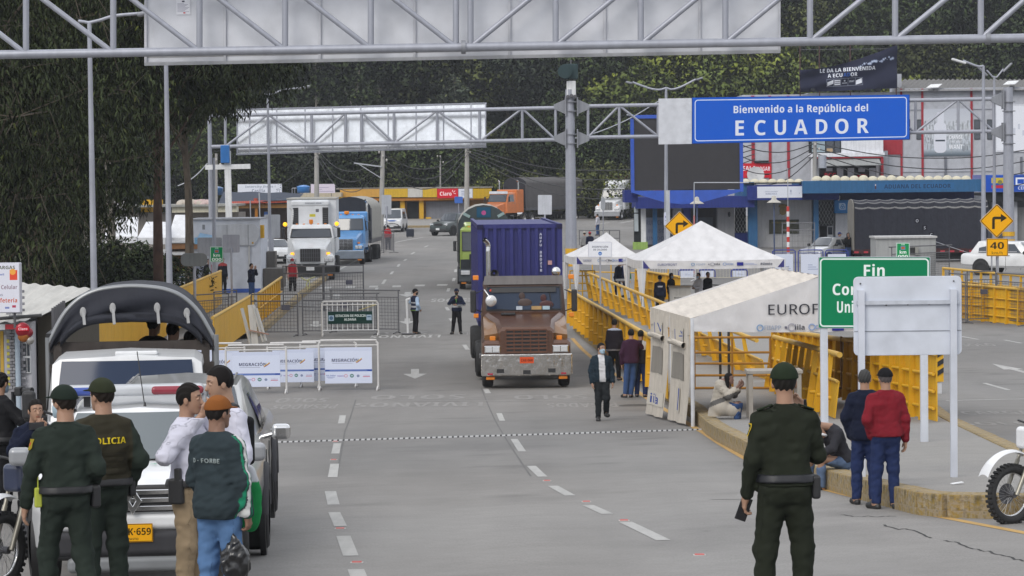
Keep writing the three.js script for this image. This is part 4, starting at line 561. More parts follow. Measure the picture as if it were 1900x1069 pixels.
//  buildings
function fac(name,label,cat,cx,cy,d,group){const O=at(cx,cy,d),g=thing(name,label,cat,O,0,group),u=d/F,q=(px,py)=>[(px-cx)*u,(cy-py-.011*(px-cx))*u];const B=(x0,x1,y0,y1,z0,z1)=>{const a=q(x0,y0),b=q(x1,y0),c=q((x0+x1)/2,y1),m=q((x0+x1)/2,y0);return b2(a[0],b[0],m[1],c[1],z0,z1);};const S=(x0,x1,y0,y1,z,tex,nm='poster',rough=.6)=>{const c=q((x0+x1)/2,(y0+y1)/2);return part(nm,plate((x1-x0)*u,Math.abs(y1-y0)*u,c[0],c[1],z),print(tex,rough),g,null,true);};return{g,u,q,B,S,ground:(px)=>(cy-0)};}
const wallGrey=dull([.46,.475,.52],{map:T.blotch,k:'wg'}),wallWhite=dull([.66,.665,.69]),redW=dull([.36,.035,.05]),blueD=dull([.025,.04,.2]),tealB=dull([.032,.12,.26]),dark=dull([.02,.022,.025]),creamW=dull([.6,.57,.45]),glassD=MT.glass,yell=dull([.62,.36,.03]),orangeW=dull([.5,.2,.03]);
{const f=fac('warehouse_building','long white-grey building with red vertical stripes and a grey corrugated roof','building',1640,340,205),{g,B,q}=f;
const tops=[[1378,1500,176],[1500,1680,172],[1680,1935,163]];for(const[a,b,t]of tops)part('wall',B(a,b,400,t+(b>1700?0:0),-14,0),wallGrey,g);
for(const[a,b]of[[1395,1401],[1427,1432],[1461,1466],[1671,1675],[1710,1714],[1801,1805],[1844.5,1846.5]])part('red_stripe',B(a,b,335,a>1600?165:178,0,.09),redW,g);
for(const y of[203,318])part('ledge',B(1676,1845,y+1,y,.0,.06),dull([.3,.31,.36]),g);
for(const[x0,x1]of[[1676,1689],[1701,1711],[1808,1819],[1832,1841]]){const w=part('window',B(x0,x1,259,222,.0,.05),dark,g);part('pane',B(x0+.8,x1-.8,258,241,.05,.06),glassD,w);part('pane',B(x0+.8,x1-.8,239.5,223.5,.05,.06),glassD,w);}
{const c0=q(1660,168),n=62;part('roof',grid(n*2,2,(a,b)=>{const p=q(lerp(1655,1940,a),lerp(168,141,b));return[p[0]+b*2.2,p[1]+(Math.sin(a*n*Math.PI)*.06),.5-b*9];}),dull([.16,.155,.15],{side:THREE.DoubleSide,k:'roof'}),g);part('fascia',B(1660,1940,169,166,.3,.55),dull([.35,.35,.36]),g);}
for(const[x,y]of[[1716,164],[1858,158]]){part('floodlight_canopy',slab([q(x,y)[0],q(x,y)[1],.9],[q(x+22,y-1)[0],q(x+22,y-1)[1],.9],[q(x+33,y-8)[0],q(x+33,y-8)[1],.1],[q(x+12,y-7)[0],q(x+12,y-7)[1],.1],.04),MT.white,g);part('floodlight',B(x+14,x+22,y+7,y+2,.3,.7),MT.dsteel,g);}
f.S(1714,1801,289,202,.1,canv(512,512,(x,w,h)=>{const gr=x.createLinearGradient(0,0,0,h);gr.addColorStop(0,'#b8bcc6');gr.addColorStop(.5,'#c9cdd4');gr.addColorStop(.86,'#b2bac4');gr.addColorStop(1,'#56626c');x.fillStyle=gr;x.fillRect(0,0,w,h);const r=rnd(8);for(let i=0;i<520;i++){const k=60+r()*130;x.fillStyle=`rgba(${k},${k + 4},${k + 8},${.15 + r() * .3})`;const hh=6+r()*60;x.fillRect(r()*w,120+r()*(h-200),3+r()*14,hh);}x.fillStyle='#d3d6e0';x.beginPath();x.roundRect(112,150,136,330,50);x.fill();x.fillRect(150,40,70,130);x.fillStyle='#3c444e';x.fillRect(128,338,104,18);txt(x,'CHANGE',350,310,58,'#e6e8ee',{w:150});txt(x,'THE WAY',350,360,30,'#d6d8de',{w:130});txt(x,'WANT',350,416,66,'#e6e8ee',{w:150});}),'poster',.5);
part('poster_board',B(1846,1935,282,194,.0,.1),dull([.66,.68,.74]),g);f.S(1849,1932,279,197,.104,canv(256,256,(x,w,h)=>{x.fillStyle='#dfe2ea';x.fillRect(0,0,w,h);x.fillStyle='#c3c8d4';for(let i=0;i<6;i++)x.fillRect(70+i*26,90+(i*37%60),12,30);x.fillStyle='#6b7280';x.fillRect(160,200,30,20);}),'poster');
for(const x of[1752.5,1893])part('downpipe',B(x,x+4,335,291,0,.12),dull([.16,.17,.2]),g);
part('projecting_floor',[B(1557,1634,285,258,0,1.6),B(1500,1636,291,284,0,1.8)],dull([.74,.75,.79]),g);const bw=part('bay_window',B(1501,1556,284,258,0,1.5),dark,g);for(const[a,b]of[[1503,1527],[1529,1543],[1545,1555]])part('pane',B(a,b,283,260,1.5,1.53),a<1510?mt([.3,.38,.42],.1):glassD,bw);part('shelf_box',B(1530,1541,282,276,1.53,1.6),dull([.45,.33,.2]),bw);
part('red_trim',[B(1510,1633,294,291.3,0,1.75),B(1629,1634,335,293,1.5,1.7)],redW,g);part('awning',slab([q(1520,308)[0],q(1520,308)[1],3],[q(1626,306)[0],q(1626,306)[1],3],[q(1626,295)[0],q(1626,295)[1],1.7],[q(1524,297)[0],q(1524,297)[1],1.7],.05),dull([.3,.31,.31]),g);
part('shop_front',B(1520,1628,340,308,.1,.3),dark,g);for(let i=0;i<5;i++)part('shutter_panel',B(1532+i*20,1544+i*20,336,312,.3,.36),wallGrey,g);f.S(1526,1552,334,318,.5,canv(128,64,(x)=>{x.fillStyle='#3a2426';x.fillRect(0,0,128,64);txt(x,'PCC',64,32,52,'#c3263a',{w:110});}),'shop_sign');f.S(1586,1610,334,319,.5,canv(128,64,(x)=>{x.fillStyle='#2a2022';x.fillRect(0,0,128,64);x.fillStyle='#a8202f';x.beginPath();x.ellipse(64,44,56,26,0,Math.PI,0);x.fill();}),'shop_sign');
part('post',[B(1501,1506,340,292,1.4,1.7),B(1622,1627,335,296,1.2,1.4)],wallWhite,g);part('red_panel',B(1635,1675,287,259,0,.12),redW,g);part('grey_block',B(1634,1646,335,280,.1,.5),wallGrey,g);
f.S(1376,1431,330,303,.1,canv(256,128,(x,w,h)=>{x.fillStyle='#c3202f';x.fillRect(0,0,w,h);txt(x,'SALA',8,44,56,'#e8dfe4',{align:'left',w:118});txt(x,'HOGAR',248,50,50,'#e8dfe4',{align:'right',w:120});x.fillStyle='#3a1014';x.fillRect(200,92,40,12);}),'shop_sign');part('dark_strip',B(1400,1426,302,298,0,.3),dark,g);
part('parapet_block',B(1662,1681,172,136,-3,-2),wallGrey,g);
}
{const f=fac('torn_banner','torn dark banner sagging on a rooftop frame, reading LE DA LA BIENVENIDA A ECUADOR','banner',1575,170,204),{g,q,B}=f;
const top=(a)=>lerp(0,1,a)<.2?129-a*12:a<.5?126.6-(a-.2)*80:102.6-(a-.5)*132*(1-.55*(a-.5)),tx=canv(1024,512,(x,w,h)=>{x.fillStyle='#23263a';x.fillRect(0,0,w,h);const r=rnd(3);for(let i=0;i<20;i++){const px=600+i*20,py=240-(i/20)**.7*110+(r()-.5)*30,s=5+r()*20,gr=x.createRadialGradient(px,py,0,px,py,s);gr.addColorStop(0,'rgba(225,232,245,.95)');gr.addColorStop(.6,'rgba(190,205,230,.6)');gr.addColorStop(1,'rgba(120,150,200,0)');x.fillStyle=gr;x.fillRect(px-s,py-s,2*s,2*s);}x.save();x.transform(1,-.06,0,1,0,40);txt(x,'LE DA LA BIENVENIDA',500,248,54,'#d9dde6',{w:590});txt(x,'A ECU',372,304,54,'#d9dde6',{w:160});txt(x,'AD',492,304,54,'#1f4f9a',{w:72});txt(x,'OR',566,304,54,'#d9dde6',{w:76});x.strokeStyle='#9aa0ae';x.lineWidth=3;for(let i=0;i<5;i++)x.strokeRect(280+i*76,340,76,78);x.fillStyle='#d5d8e0';x.beginPath();x.moveTo(286,372);x.lineTo(350,350);x.lineTo(350,390);x.lineTo(286,412);x.fill();x.fillRect(362,352,64,54);x.fillStyle='#23263a';x.fillRect(366,366,56,6);x.fillRect(366,384,56,6);txt(x,'INKT',546,374,28,'#c5c9d4',{w:54});x.fillStyle='#b9bdc8';x.fillRect(446,384,52,8);x.fillRect(464,356,16,16);x.fillStyle='#d5d8e0';x.beginPath();x.moveTo(590,368);x.lineTo(652,346);x.lineTo(652,396);x.lineTo(590,412);x.fill();x.restore();});
const geo=grid(40,14,(a,b)=>{const px=lerp(1484,1664,a),yt=lerp(130,84,smooth(.0,1,a)*.25+a*a*.75),p=q(px,lerp(lerp(172,164,a),yt,b));return[p[0],p[1],.25+.12*Math.sin(b*9-a*7)+.1*Math.sin(a*22+b*4)];}),uv=geo.attributes.uv,ps=geo.attributes.position;for(let i=0;i<uv.count;i++){const py=170-ps.getY(i)/f.u-.011*(ps.getX(i)/f.u);uv.setY(i,clamp((174-py)/90));}
part('cloth',geo,print(tx,.75,{side:THREE.DoubleSide}),g,null,true);for(const x of[1485,1521,1578,1663])part('mast',B(x-.9,x+.9,178,84,-.1,.05),dull([.09,.05,.045]),g);part('frame_rail',B(1484,1664,92,91,-.05,.03),MT.dsteel,g);for(const x of[1503,1605,1624])part('lamp_box',B(x,x+8,170,165,.3,.8),dark,g);
}
{const f=fac('customs_building','customs building with a teal blue fascia and a row of cream domes on its roof','building',1600,420,181),{g,B,q}=f;
const yb=484;part('wall',B(1408,1513,yb,366,-8,-2.2),dull([.5,.5,.51],{bumpMap:T.bark,bumpScale:.03,k:'stucco'}),g);part('wall',B(1336,1368,yb,372,-8,-2.2),dull([.42,.42,.43]),g);part('wall',B(1368,1408,yb,434,-8,-2.3),blueD,g);part('wall',B(1513,1840,yb,366,-9,-3.4),dull([.3,.31,.34]),g);part('wall',B(1190,1336,yb,372,-9,-3.6),dull([.1,.1,.105]),g);
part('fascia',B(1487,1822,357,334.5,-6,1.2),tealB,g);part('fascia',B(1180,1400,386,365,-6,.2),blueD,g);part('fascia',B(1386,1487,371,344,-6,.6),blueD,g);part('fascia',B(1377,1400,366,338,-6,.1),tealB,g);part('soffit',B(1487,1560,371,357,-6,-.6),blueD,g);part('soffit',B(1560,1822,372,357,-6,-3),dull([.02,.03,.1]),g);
f.S(1404,1487,367,346,.62,canv(512,128,(x,w,h)=>{x.fillStyle='#d4d8e2';x.fillRect(0,0,w,h);txt(x,'CONTROL DE ADUANAS',160,56,20,'#9aa0b4',{w:150});txt(x,'RUMICHACA',160,82,26,'#8a90a8',{w:130});x.fillStyle='#9aa0b4';x.fillRect(376,40,16,30);x.fillRect(370,82,28,6);x.fillRect(476,74,10,8);}),'sign_panel');
f.S(1617,1765,352,339,1.21,canv(1024,90,(x,w,h)=>{x.fillStyle='#2f608e';x.fillRect(0,0,w,h);x.fillStyle='#4c3038';x.fillRect(16,10,18,66);x.fillStyle='#c8c4cc';x.fillRect(18,16,14,18);txt(x,'ADUANA DEL ECUADOR',560,46,74,'#1e3350',{w:850});}),'lettering');
const dome=new THREE.SphereGeometry(1,16,8,0,Math.PI*2,0,Math.PI/2),dm=dull([.62,.58,.45],{map:T.blotch,k:'dome'});for(let i=0;i<17;i++){const p=q(1517+i*17.3,334.4);part('skylight_dome',tr(dome,[p[0],p[1]-.02,-.2],[0,0,0],[.36,.3+(i%3)*.03,.4]),dm,g);}for(let i=0;i<7;i++){const p=q(1386+i*16.4,338.5);part('skylight_dome',tr(dome,[p[0],p[1]-.02,-.6],[0,0,0],[.33,.26,.4]),dm,g);}
part('gutter',[B(1380,1487,341,338.6,-1,.3)],dark,g);
for(const[a,b,y0,m]of[[1411-31,1411-23,372,tealB],[1513,1522,357,tealB],[1213,1221,384,tealB],[1270,1283,384,blueD],[1391,1408,372,tealB]])if(a!==1380)part('column',B(a,b,yb+4,y0,-1.5,-.9),m,g);
part('column',[B(1191,1200,yb,384,-1.5,-1)],MT.white,g);part('green_plinth',[B(1176,1203,480,450,-1.8,-.9)],dull([.3,.45,.12]),g);part('dark_column',[B(1178,1190,452,384,-1.6,-1.2)],dark,g);part('pale_panel',[B(1178.5,1186,430,397,-1.2,-1.1),B(1178.5,1186,395,384,-1.2,-1.1)],dull([.42,.47,.5]),g);part('white_wall',B(1254,1270,440,378,-3.6,-3),wallWhite,g);
f.S(1200,1252,456,405,-3.55,canv(256,256,(x,w,h)=>{x.fillStyle='#8d93a6';x.fillRect(0,0,w,h);txt(x,'RUMICHACA',20,50,60,'#6a7188',{align:'left',w:230});txt(x,'#PASO',30,128,54,'#757c92',{align:'left'});txt(x,'UNIDOS',20,200,50,'#6a7188',{align:'left'});}),'window_print');part('door_panel',B(1290,1330,480,405,-3.6,-3.4),dull([.16,.18,.21]),g);f.S(1295,1323,381,372,-.1,canv(256,80,(x,w,h)=>{x.fillStyle='#1d2348';x.fillRect(0,0,w,h);x.strokeStyle='#aab';x.lineWidth=5;x.strokeRect(3,3,w-6,h-6);txt(x,'TRANSPORTE',128,42,34,'#c5c8dc',{w:210});}),'small_sign');
const lattice=(x0,x1,y0,y1,z)=>{const gg=part('grille',B(x0,x1,y0,y1,z-.25,z-.2),dark,g),r=[],a=q(x0,y0),b=q(x1,y1),st=.22;for(let k=-20;k<40;k++)for(const s of[1,-1]){const X0=a[0]+k*st*1.0;let p=[X0,a[1]],h=b[1]-a[1],e=[X0+s*h*.5,b[1]];const cl=(P,Q)=>{let t0=0,t1=1,dx=Q[0]-P[0];if(Math.abs(dx)>1e-6){const u0=(a[0]-P[0])/dx,u1=(b[0]-P[0])/dx;t0=Math.max(t0,Math.min(u0,u1));t1=Math.min(t1,Math.max(u0,u1));}return t1>t0?[[lerp(P[0],Q[0],t0),lerp(P[1],Q[1],t0),z],[lerp(P[0],Q[0],t1),lerp(P[1],Q[1],t1),z]]:null;};const c=cl(p,e);if(c)r.push(bar(c[0],c[1],.025,.02));}const lt=part('lattice_bars',r,dull([.42,.43,.43]),gg);lt.userData.kind='stuff';};
lattice(1369,1390,433,374,-2.2);lattice(1523,1556,420,373,-2.6);
part('doorway',B(1530,1545,yb,421,-3.3,-3.2),dark,g);part('door',B(1523,1530,yb,421,-3.2,-3.1),wallWhite,g);part('door',B(1545,1556,yb,421,-3.2,-3.1),wallWhite,g);part('window',B(1546.5,1554.5,437,423,-3.1,-3.05),glassD,g);
part('bank_sign',B(1556,1587,396.5,372,-3,-2.2),dull([.03,.2,.5]),g);f.S(1563,1579,392,376,-2.19,canv(64,64,(x)=>{x.fillStyle='#3f86c8';x.fillRect(0,0,64,64);x.fillStyle='#b9d2ea';x.beginPath();x.roundRect(6,6,50,50,[2,16,2,16]);x.fill();x.strokeStyle='#3f86c8';x.lineWidth=5;for(const[a,b]of[[26,38],[40,38],[34,24]]){x.beginPath();x.arc(a,b,8,0,7);x.stroke();}}),'logo');part('roller_shutter',[B(1560,1587,yb,397,-3.3,-2.9),...Array.from({length:14},(_,i)=>B(1570,1587,400+i*6,397.6+i*6,-2.9,-2.86))],dull([.6,.61,.64]),g);
part('plaque',B(1433,1489,435,408.5,-2.2,-2.12),dull([.1,.11,.09]),g);f.S(1434,1488,434,409,-2.11,canv(256,118,(x,w,h)=>{x.fillStyle='#4a4a3e';x.fillRect(0,0,w,h);txt(x,'REPÚBLICA DEL ECUADOR',128,22,20,'#8b7d45',{w:220});x.fillStyle='#5b5a48';for(let i=0;i<6;i++)x.fillRect(30+(i*13%20),44+i*11,170-(i*29%60),4);}),'lettering');
{const c=q(1459,392);part('coat_of_arms',[tr(new THREE.SphereGeometry(1,14,10),[c[0],c[1],-2.15],[0,0,0],[.24,.3,.05]),tr(new THREE.SphereGeometry(1,10,8),[c[0],c[1]+.32,-2.15],[0,0,0],[.3,.13,.05]),bar([c[0]-.3,c[1]-.3,-2.1],[c[0]+.1,c[1]+.2,-2.1],.06,.03)],dull([.34,.26,.12]),g);}
for(const[x,y]of[[1357,398],[1335,376],[1562,367]]){const c=q(x,y);part('wall_lamp',[lathe([[.02,.16],[.1,.1],[.09,-.12],[.03,-.2]],10).translate(c[0],c[1],-1.6)],x===1357?dark:MT.white,g);}
part('yard_base',B(1180,1830,yb+9,yb,-8,-.6),MT.concrete,g);
}
{const f=fac('shop_building','blue shop front with a painted flag, right of the customs building','building',1880,420,186),{g,B}=f;part('wall',B(1828,1960,500,375,-8,-2),dull([.16,.17,.19]),g);part('fascia',B(1828,1960,356,324,-5,0),paint([.025,.1,.5]),g);f.S(1830,1958,354,326,.01,canv(512,112,(x,w,h)=>{x.fillStyle='#1c4fb4';x.fillRect(0,0,w,h);x.fillStyle='#c9b23a';x.fillRect(40,14,130,40);x.fillStyle='#2a4fa0';x.fillRect(40,54,130,18);x.fillStyle='#b8283c';x.fillRect(40,70,130,22);x.fillStyle='#7d7a4a';x.beginPath();x.arc(104,48,17,0,7);x.fill();txt(x,'CENTRO',300,92,30,'#dfe4f0',{w:130});x.strokeStyle='#e6eaf4';x.lineWidth=13;x.strokeRect(226,20,62,46);}),'sign_face');part('soffit',B(1828,1960,374,357,-5,-.4),dark,g);part('post',[B(1845,1850,500,374,-1,-.8),B(1885,1893,500,374,-1.5,-1)],wallGrey,g);part('archway',B(1893,1960,470,385,-2,-1.9),dull([.3,.3,.3]),g);}
{const f=fac('led_screen','big dark video screen in a bright blue frame on blue columns','screen',1275,380,168),{g,B,q}=f,fb=paint([.02,.09,.5]);
part('screen',B(1177,1373,352,219,-.3,.12),mt([.028,.026,.03],.5),g);part('frame',[B(1171,1177.3,358,213,-.5,.22),B(1372.7,1379,356,213,-.5,.22),B(1171,1379,219.5,213,-.5,.22)],fb,g);
const P2=[[1171,354],[1379,352],[1379,354],[1300,376],[1265,379],[1235,376],[1171,357]].map(([x,y])=>q(x,y));part('skirt',ext(P2,.7,.0).translate(0,0,-.1),fb,g);part('canopy',B(1160,1185,376,353,-4,-.7),blueD,g);
for(const x of[1178,1376])part('lamp_arm',[rod([...q(x,218),.2],[...q(x-(x<1200?14:-14),214),.9],.04)],MT.galv,g);
}
{const f=fac('shop_row','row of low yellow shops under a yellow fascia with a red sign','building',770,412,256),{g,B,q}=f,bot=419;
part('wall',B(628,912,bot,372,-6,-1),dull([.3,.17,.06]),g);part('roof',B(625,915,350,348,-7,.3),dull([.3,.28,.25]),g);
const cols=[[632,655,[.56,.31,.06]],[655,757,[.6,.34,.05]],[757,786,[.55,.55,.55]],[786,811,[.62,.38,.03]]];for(const[a,b,c]of[[632,713,[.58,.32,.07]],[713,757.5,[.6,.38,.03]],[757.5,785,[.55,.54,.5]],[785,811.5,[.62,.4,.03]],[811.5,851,[.5,.03,.04]],[851,878,[.58,.6,.66]],[878,913,[.6,.38,.02]]])part('fascia_panel',B(a+.2,b-.2,a<800?366:368,350,-.2,.3),dull(c),g);
part('beam',B(632,913,372,367,-.6,.1),orangeW,g);f.S(812,850.5,366.5,350.5,.31,canv(256,110,(x,w,h)=>{x.fillStyle='#c8202f';x.fillRect(0,0,w,h);txt(x,'Claro',104,62,68,'#f4e8ea',{w:150});x.strokeStyle='#f4e8ea';x.lineWidth=7;x.lineCap='round';for(const[a,b,c,d]of[[186,36,192,16],[200,44,220,26],[206,58,226,62]]){x.beginPath();x.moveTo(a,b);x.lineTo(c,d);x.stroke();}}),'shop_sign');f.S(852,877,366,351,.31,canv(128,80,(x,w,h)=>{x.fillStyle='#d4d8e4';x.fillRect(0,0,w,h);x.fillStyle='#7a86a6';for(let i=0;i<3;i++)x.fillRect(24,18+i*18,70+(i*17%30),6);}),'shop_sign');
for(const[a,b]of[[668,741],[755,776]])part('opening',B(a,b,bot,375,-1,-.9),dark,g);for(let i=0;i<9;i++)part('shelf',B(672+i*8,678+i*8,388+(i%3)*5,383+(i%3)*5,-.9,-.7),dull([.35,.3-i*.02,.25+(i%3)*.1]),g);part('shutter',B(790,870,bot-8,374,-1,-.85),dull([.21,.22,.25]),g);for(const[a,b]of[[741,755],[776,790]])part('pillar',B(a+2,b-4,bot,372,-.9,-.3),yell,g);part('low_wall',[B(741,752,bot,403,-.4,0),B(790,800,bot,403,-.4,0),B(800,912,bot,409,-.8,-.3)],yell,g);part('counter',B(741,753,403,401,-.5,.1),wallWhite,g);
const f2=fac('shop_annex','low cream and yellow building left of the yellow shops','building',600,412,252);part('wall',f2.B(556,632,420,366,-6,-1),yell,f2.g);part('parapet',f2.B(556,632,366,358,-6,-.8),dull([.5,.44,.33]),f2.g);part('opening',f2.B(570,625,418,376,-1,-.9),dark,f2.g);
const t=fac('water_tank','round blue plastic water tank on the roof left of the yellow shops','water tank',563,358,250);const u=t.u;part('tank',lathe([[.01,15*u],[6*u,14.4*u],[11.5*u,12.4*u],[12.6*u,11.8*u],[12.6*u,10.6*u],[12*u,10*u],[11.8*u,0],[.01,0]],28),paint([.03,.2,.55]),t.g);part('pipe_frame',[rod([-21*u,-.6,0],[-21*u,9*u,0],.03),rod([-16*u,-.6,0],[-16*u,9*u,0],.03),rod([-21*u,9*u,0],[-13*u,9*u,0],.03)],MT.galv,t.g);
const t2=fac('water_tank','smaller blue water tank behind the pole at left','water tank',402,362,210);part('tank',lathe([[.01,17*t2.u],[9*t2.u,15*t2.u],[13*t2.u,13.5*t2.u],[12.4*t2.u,12*t2.u],[12*t2.u,0],[.01,0]],24),paint([.035,.12,.28]),t2.g);
const board=(lb,cx,cy,w,h,d,tex)=>{const b=fac('billboard',lb,'billboard',cx,cy,d);part('board',b.B(cx-w/2,cx+w/2,cy+h/2,cy-h/2,-.1,0),MT.white,b.g);b.S(cx-w/2+.3,cx+w/2-.3,cy+h/2-.3,cy-h/2+.3,.01,tex,'face');part('strut',[b.B(cx-w/3,cx-w/3+1,cy+h/2+6,cy-h/2,-.3,-.12),b.B(cx+w/3,cx+w/3+1,cy+h/2+6,cy-h/2,-.3,-.12)],MT.dsteel,b.g);};
board('white shop billboard with outlined letters on the dark roof at left',482,350.5,82,18,215,canv(512,112,(x,w,h)=>{x.fillStyle='#d4d8e2';x.fillRect(0,0,w,h);txt(x,'Intercity Jhons',250,30,36,'#8b93a4',{w:330});txt(x,'Casilla',240,78,50,'#7b8394',{w:160});x.fillStyle='#6f7686';const r=rnd(4);for(let i=0;i<26;i++)x.fillRect(430+r()*80,r()*112,3+r()*10,3+r()*10);}));
board('pale pink notice billboard right of the round blue water tank',599,350,45,17,246,canv(256,96,(x,w,h)=>{x.fillStyle='#cfc6d4';x.fillRect(0,0,w,h);x.fillStyle='#8f86a2';for(const[y,l]of[[34,100],[56,30],[76,150]])x.fillRect(90,y,l,5);}));
}
{const f=fac('market_stall','open shop under a dark tarpaulin roof with red tiles, left of the white truck','stall',480,412,200),{g,B,q}=f;const A=(x,y,z)=>[...q(x,y),z];
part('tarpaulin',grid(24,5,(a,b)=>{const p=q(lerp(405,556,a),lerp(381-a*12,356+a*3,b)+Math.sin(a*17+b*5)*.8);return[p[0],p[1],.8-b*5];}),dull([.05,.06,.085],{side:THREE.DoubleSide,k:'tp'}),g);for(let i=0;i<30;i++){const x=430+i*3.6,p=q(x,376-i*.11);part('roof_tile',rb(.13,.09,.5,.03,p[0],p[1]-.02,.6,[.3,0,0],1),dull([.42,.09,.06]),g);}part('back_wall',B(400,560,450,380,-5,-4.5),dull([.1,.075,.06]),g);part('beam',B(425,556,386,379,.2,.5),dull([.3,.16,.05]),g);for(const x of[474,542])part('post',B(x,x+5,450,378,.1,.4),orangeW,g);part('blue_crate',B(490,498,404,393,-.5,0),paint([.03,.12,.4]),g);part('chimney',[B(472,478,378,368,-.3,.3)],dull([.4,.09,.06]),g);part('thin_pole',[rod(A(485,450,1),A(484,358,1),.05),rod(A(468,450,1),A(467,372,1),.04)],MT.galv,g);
const f4=fac('shop_building','long low shop with a cream fascia and sheeting on its roof, behind the left trees','building',370,400,190);part('wall',f4.B(180,440,470,396,-6,-1),dull([.25,.23,.21]),f4.g);part('fascia',f4.B(320,440,394,384,-1,.3),creamW,f4.g);part('roof',f4.B(180,440,384,380,-6,.6),dull([.3,.3,.28]),f4.g);for(let i=0;i<8;i++){const p=f4.q(332+i*7.5,377-(i%3));part('sheeting',tr(new THREE.SphereGeometry(1,10,6),[p[0],p[1]-.1,-1],[.2,i,.1],[.32,.3,.7]),dull(i<5?[.45,.4,.34]:[.5,.38,.36]),f4.g);}part('yellow_shed',f4.B(258,296,394,371,-2,-1),yell,f4.g);part('white_shed',f4.B(206,232,390,374,-2,-1),wallWhite,f4.g);
const tent=(lb,x0,x1,y0,y1,d,n)=>{const t=fac('white_canopy',lb,'canopy',(x0+x1)/2,y1,d),H=(x1-x0)/2*t.u;part('roof',[grid(8,4,(a,b)=>{const p=t.q(lerp(x0,x1,a),lerp(y1,y0,b));return[p[0]*(1-b*.25),p[1],1.5-b*2.2];}),grid(8,2,(a,b)=>{const p=t.q(lerp(x0,x1,a),lerp(y1+12,y1,b));return[p[0],p[1],1.52];})],dull([.74,.75,.78],{side:THREE.DoubleSide,map:T.blotch,k:'cv'}),t.g);for(const s of[-H,H])part('leg',rod([s,0,1.5],[s,-2.6,1.5],.04),MT.galv,t.g);};
tent('white canopy tent seen through the trees, between the two left lamp posts',198,262,403,438,150);tent('second white canopy tent seen through the trees, by the reddish trunk',262,314,412,440,146);tent('white canopy corner right of the second lamp post',318,352,399,440,148);
const st=fac('market_stall','brown wooden stall with a bright white awning behind the second lamp post','stall',300,470,128);part('front',st.B(232,352,510,474,-2,0),dull([.2,.1,.05]),st.g);part('awning',slab([...st.q(238,473),1],[...st.q(356,470),1],[...st.q(356,462),-1],[...st.q(238,466),-1],.05),dull([.66,.67,.68]),st.g);part('fascia',st.B(310,368,462,452,-1,.2),dull([.33,.17,.08]),st.g);for(let i=0;i<6;i++)part('slat',st.B(322,346,510+i*4,507.6+i*4,0,.05),i%2?paint([.04,.15,.4]):MT.white,st.g);part('curtain',st.B(346,376,540,493,0,.1),dull([.33,.36,.45]),st.g);part('roof_edge',st.B(314,372,450.6,448,-1.5,.3),MT.white,st.g);
}
{const f=fac('kiosk_building','small white building with a large closed hatch and blue base band','building',420,470,128),{g,B,q}=f;part('wall',B(351,483,546,407,-4,0),dull([.6,.63,.7],{map:T.blotch}),g);part('coping',B(350,484,408,405.4,-4,.1),dull([.36,.37,.4]),g);part('hatch',ext([[402,417],[473,416],[481,425],[481,440],[471,455],[402,455]].map(([x,y])=>q(x,y)),.1,.015).translate(0,0,.06),dull([.52,.54,.58]),g);for(const x of[422,461])part('hatch_seam',B(x,x+.7,455,417,.11,.125),dull([.2,.21,.23]),g);part('blue_base',B(351,483,546,536,0,.03),paint([.03,.1,.42]),g);part('yellow_post',B(464,476,505,456,-.5,-.1),yell,g);part('yellow_strip',B(482,489,442,418,-.6,-.1),yell,g);part('wall_panel',B(461,464,505,456,0,.1),dull([.5,.5,.5]),g);part('blue_awning',[slab([...q(370,443),1.2],[...q(410,445),1.2],[...q(398,437),.1],[...q(372,432),.1],.06),B(366,373,452,440,.1,1.1)],paint([.2,.42,.66]),g);for(const[x,y]of[[468,449]])part('sticker',B(x,x+3,y+3,y,.12,.13),yell,g);part('stain',B(376,381,426,417,.0,.012),dull([.25,.26,.28]),g);part('steps',[B(484,520,536,500,-3,-1),B(484,500,510,470,-4,-3)],dull([.14,.13,.12]),g);
}
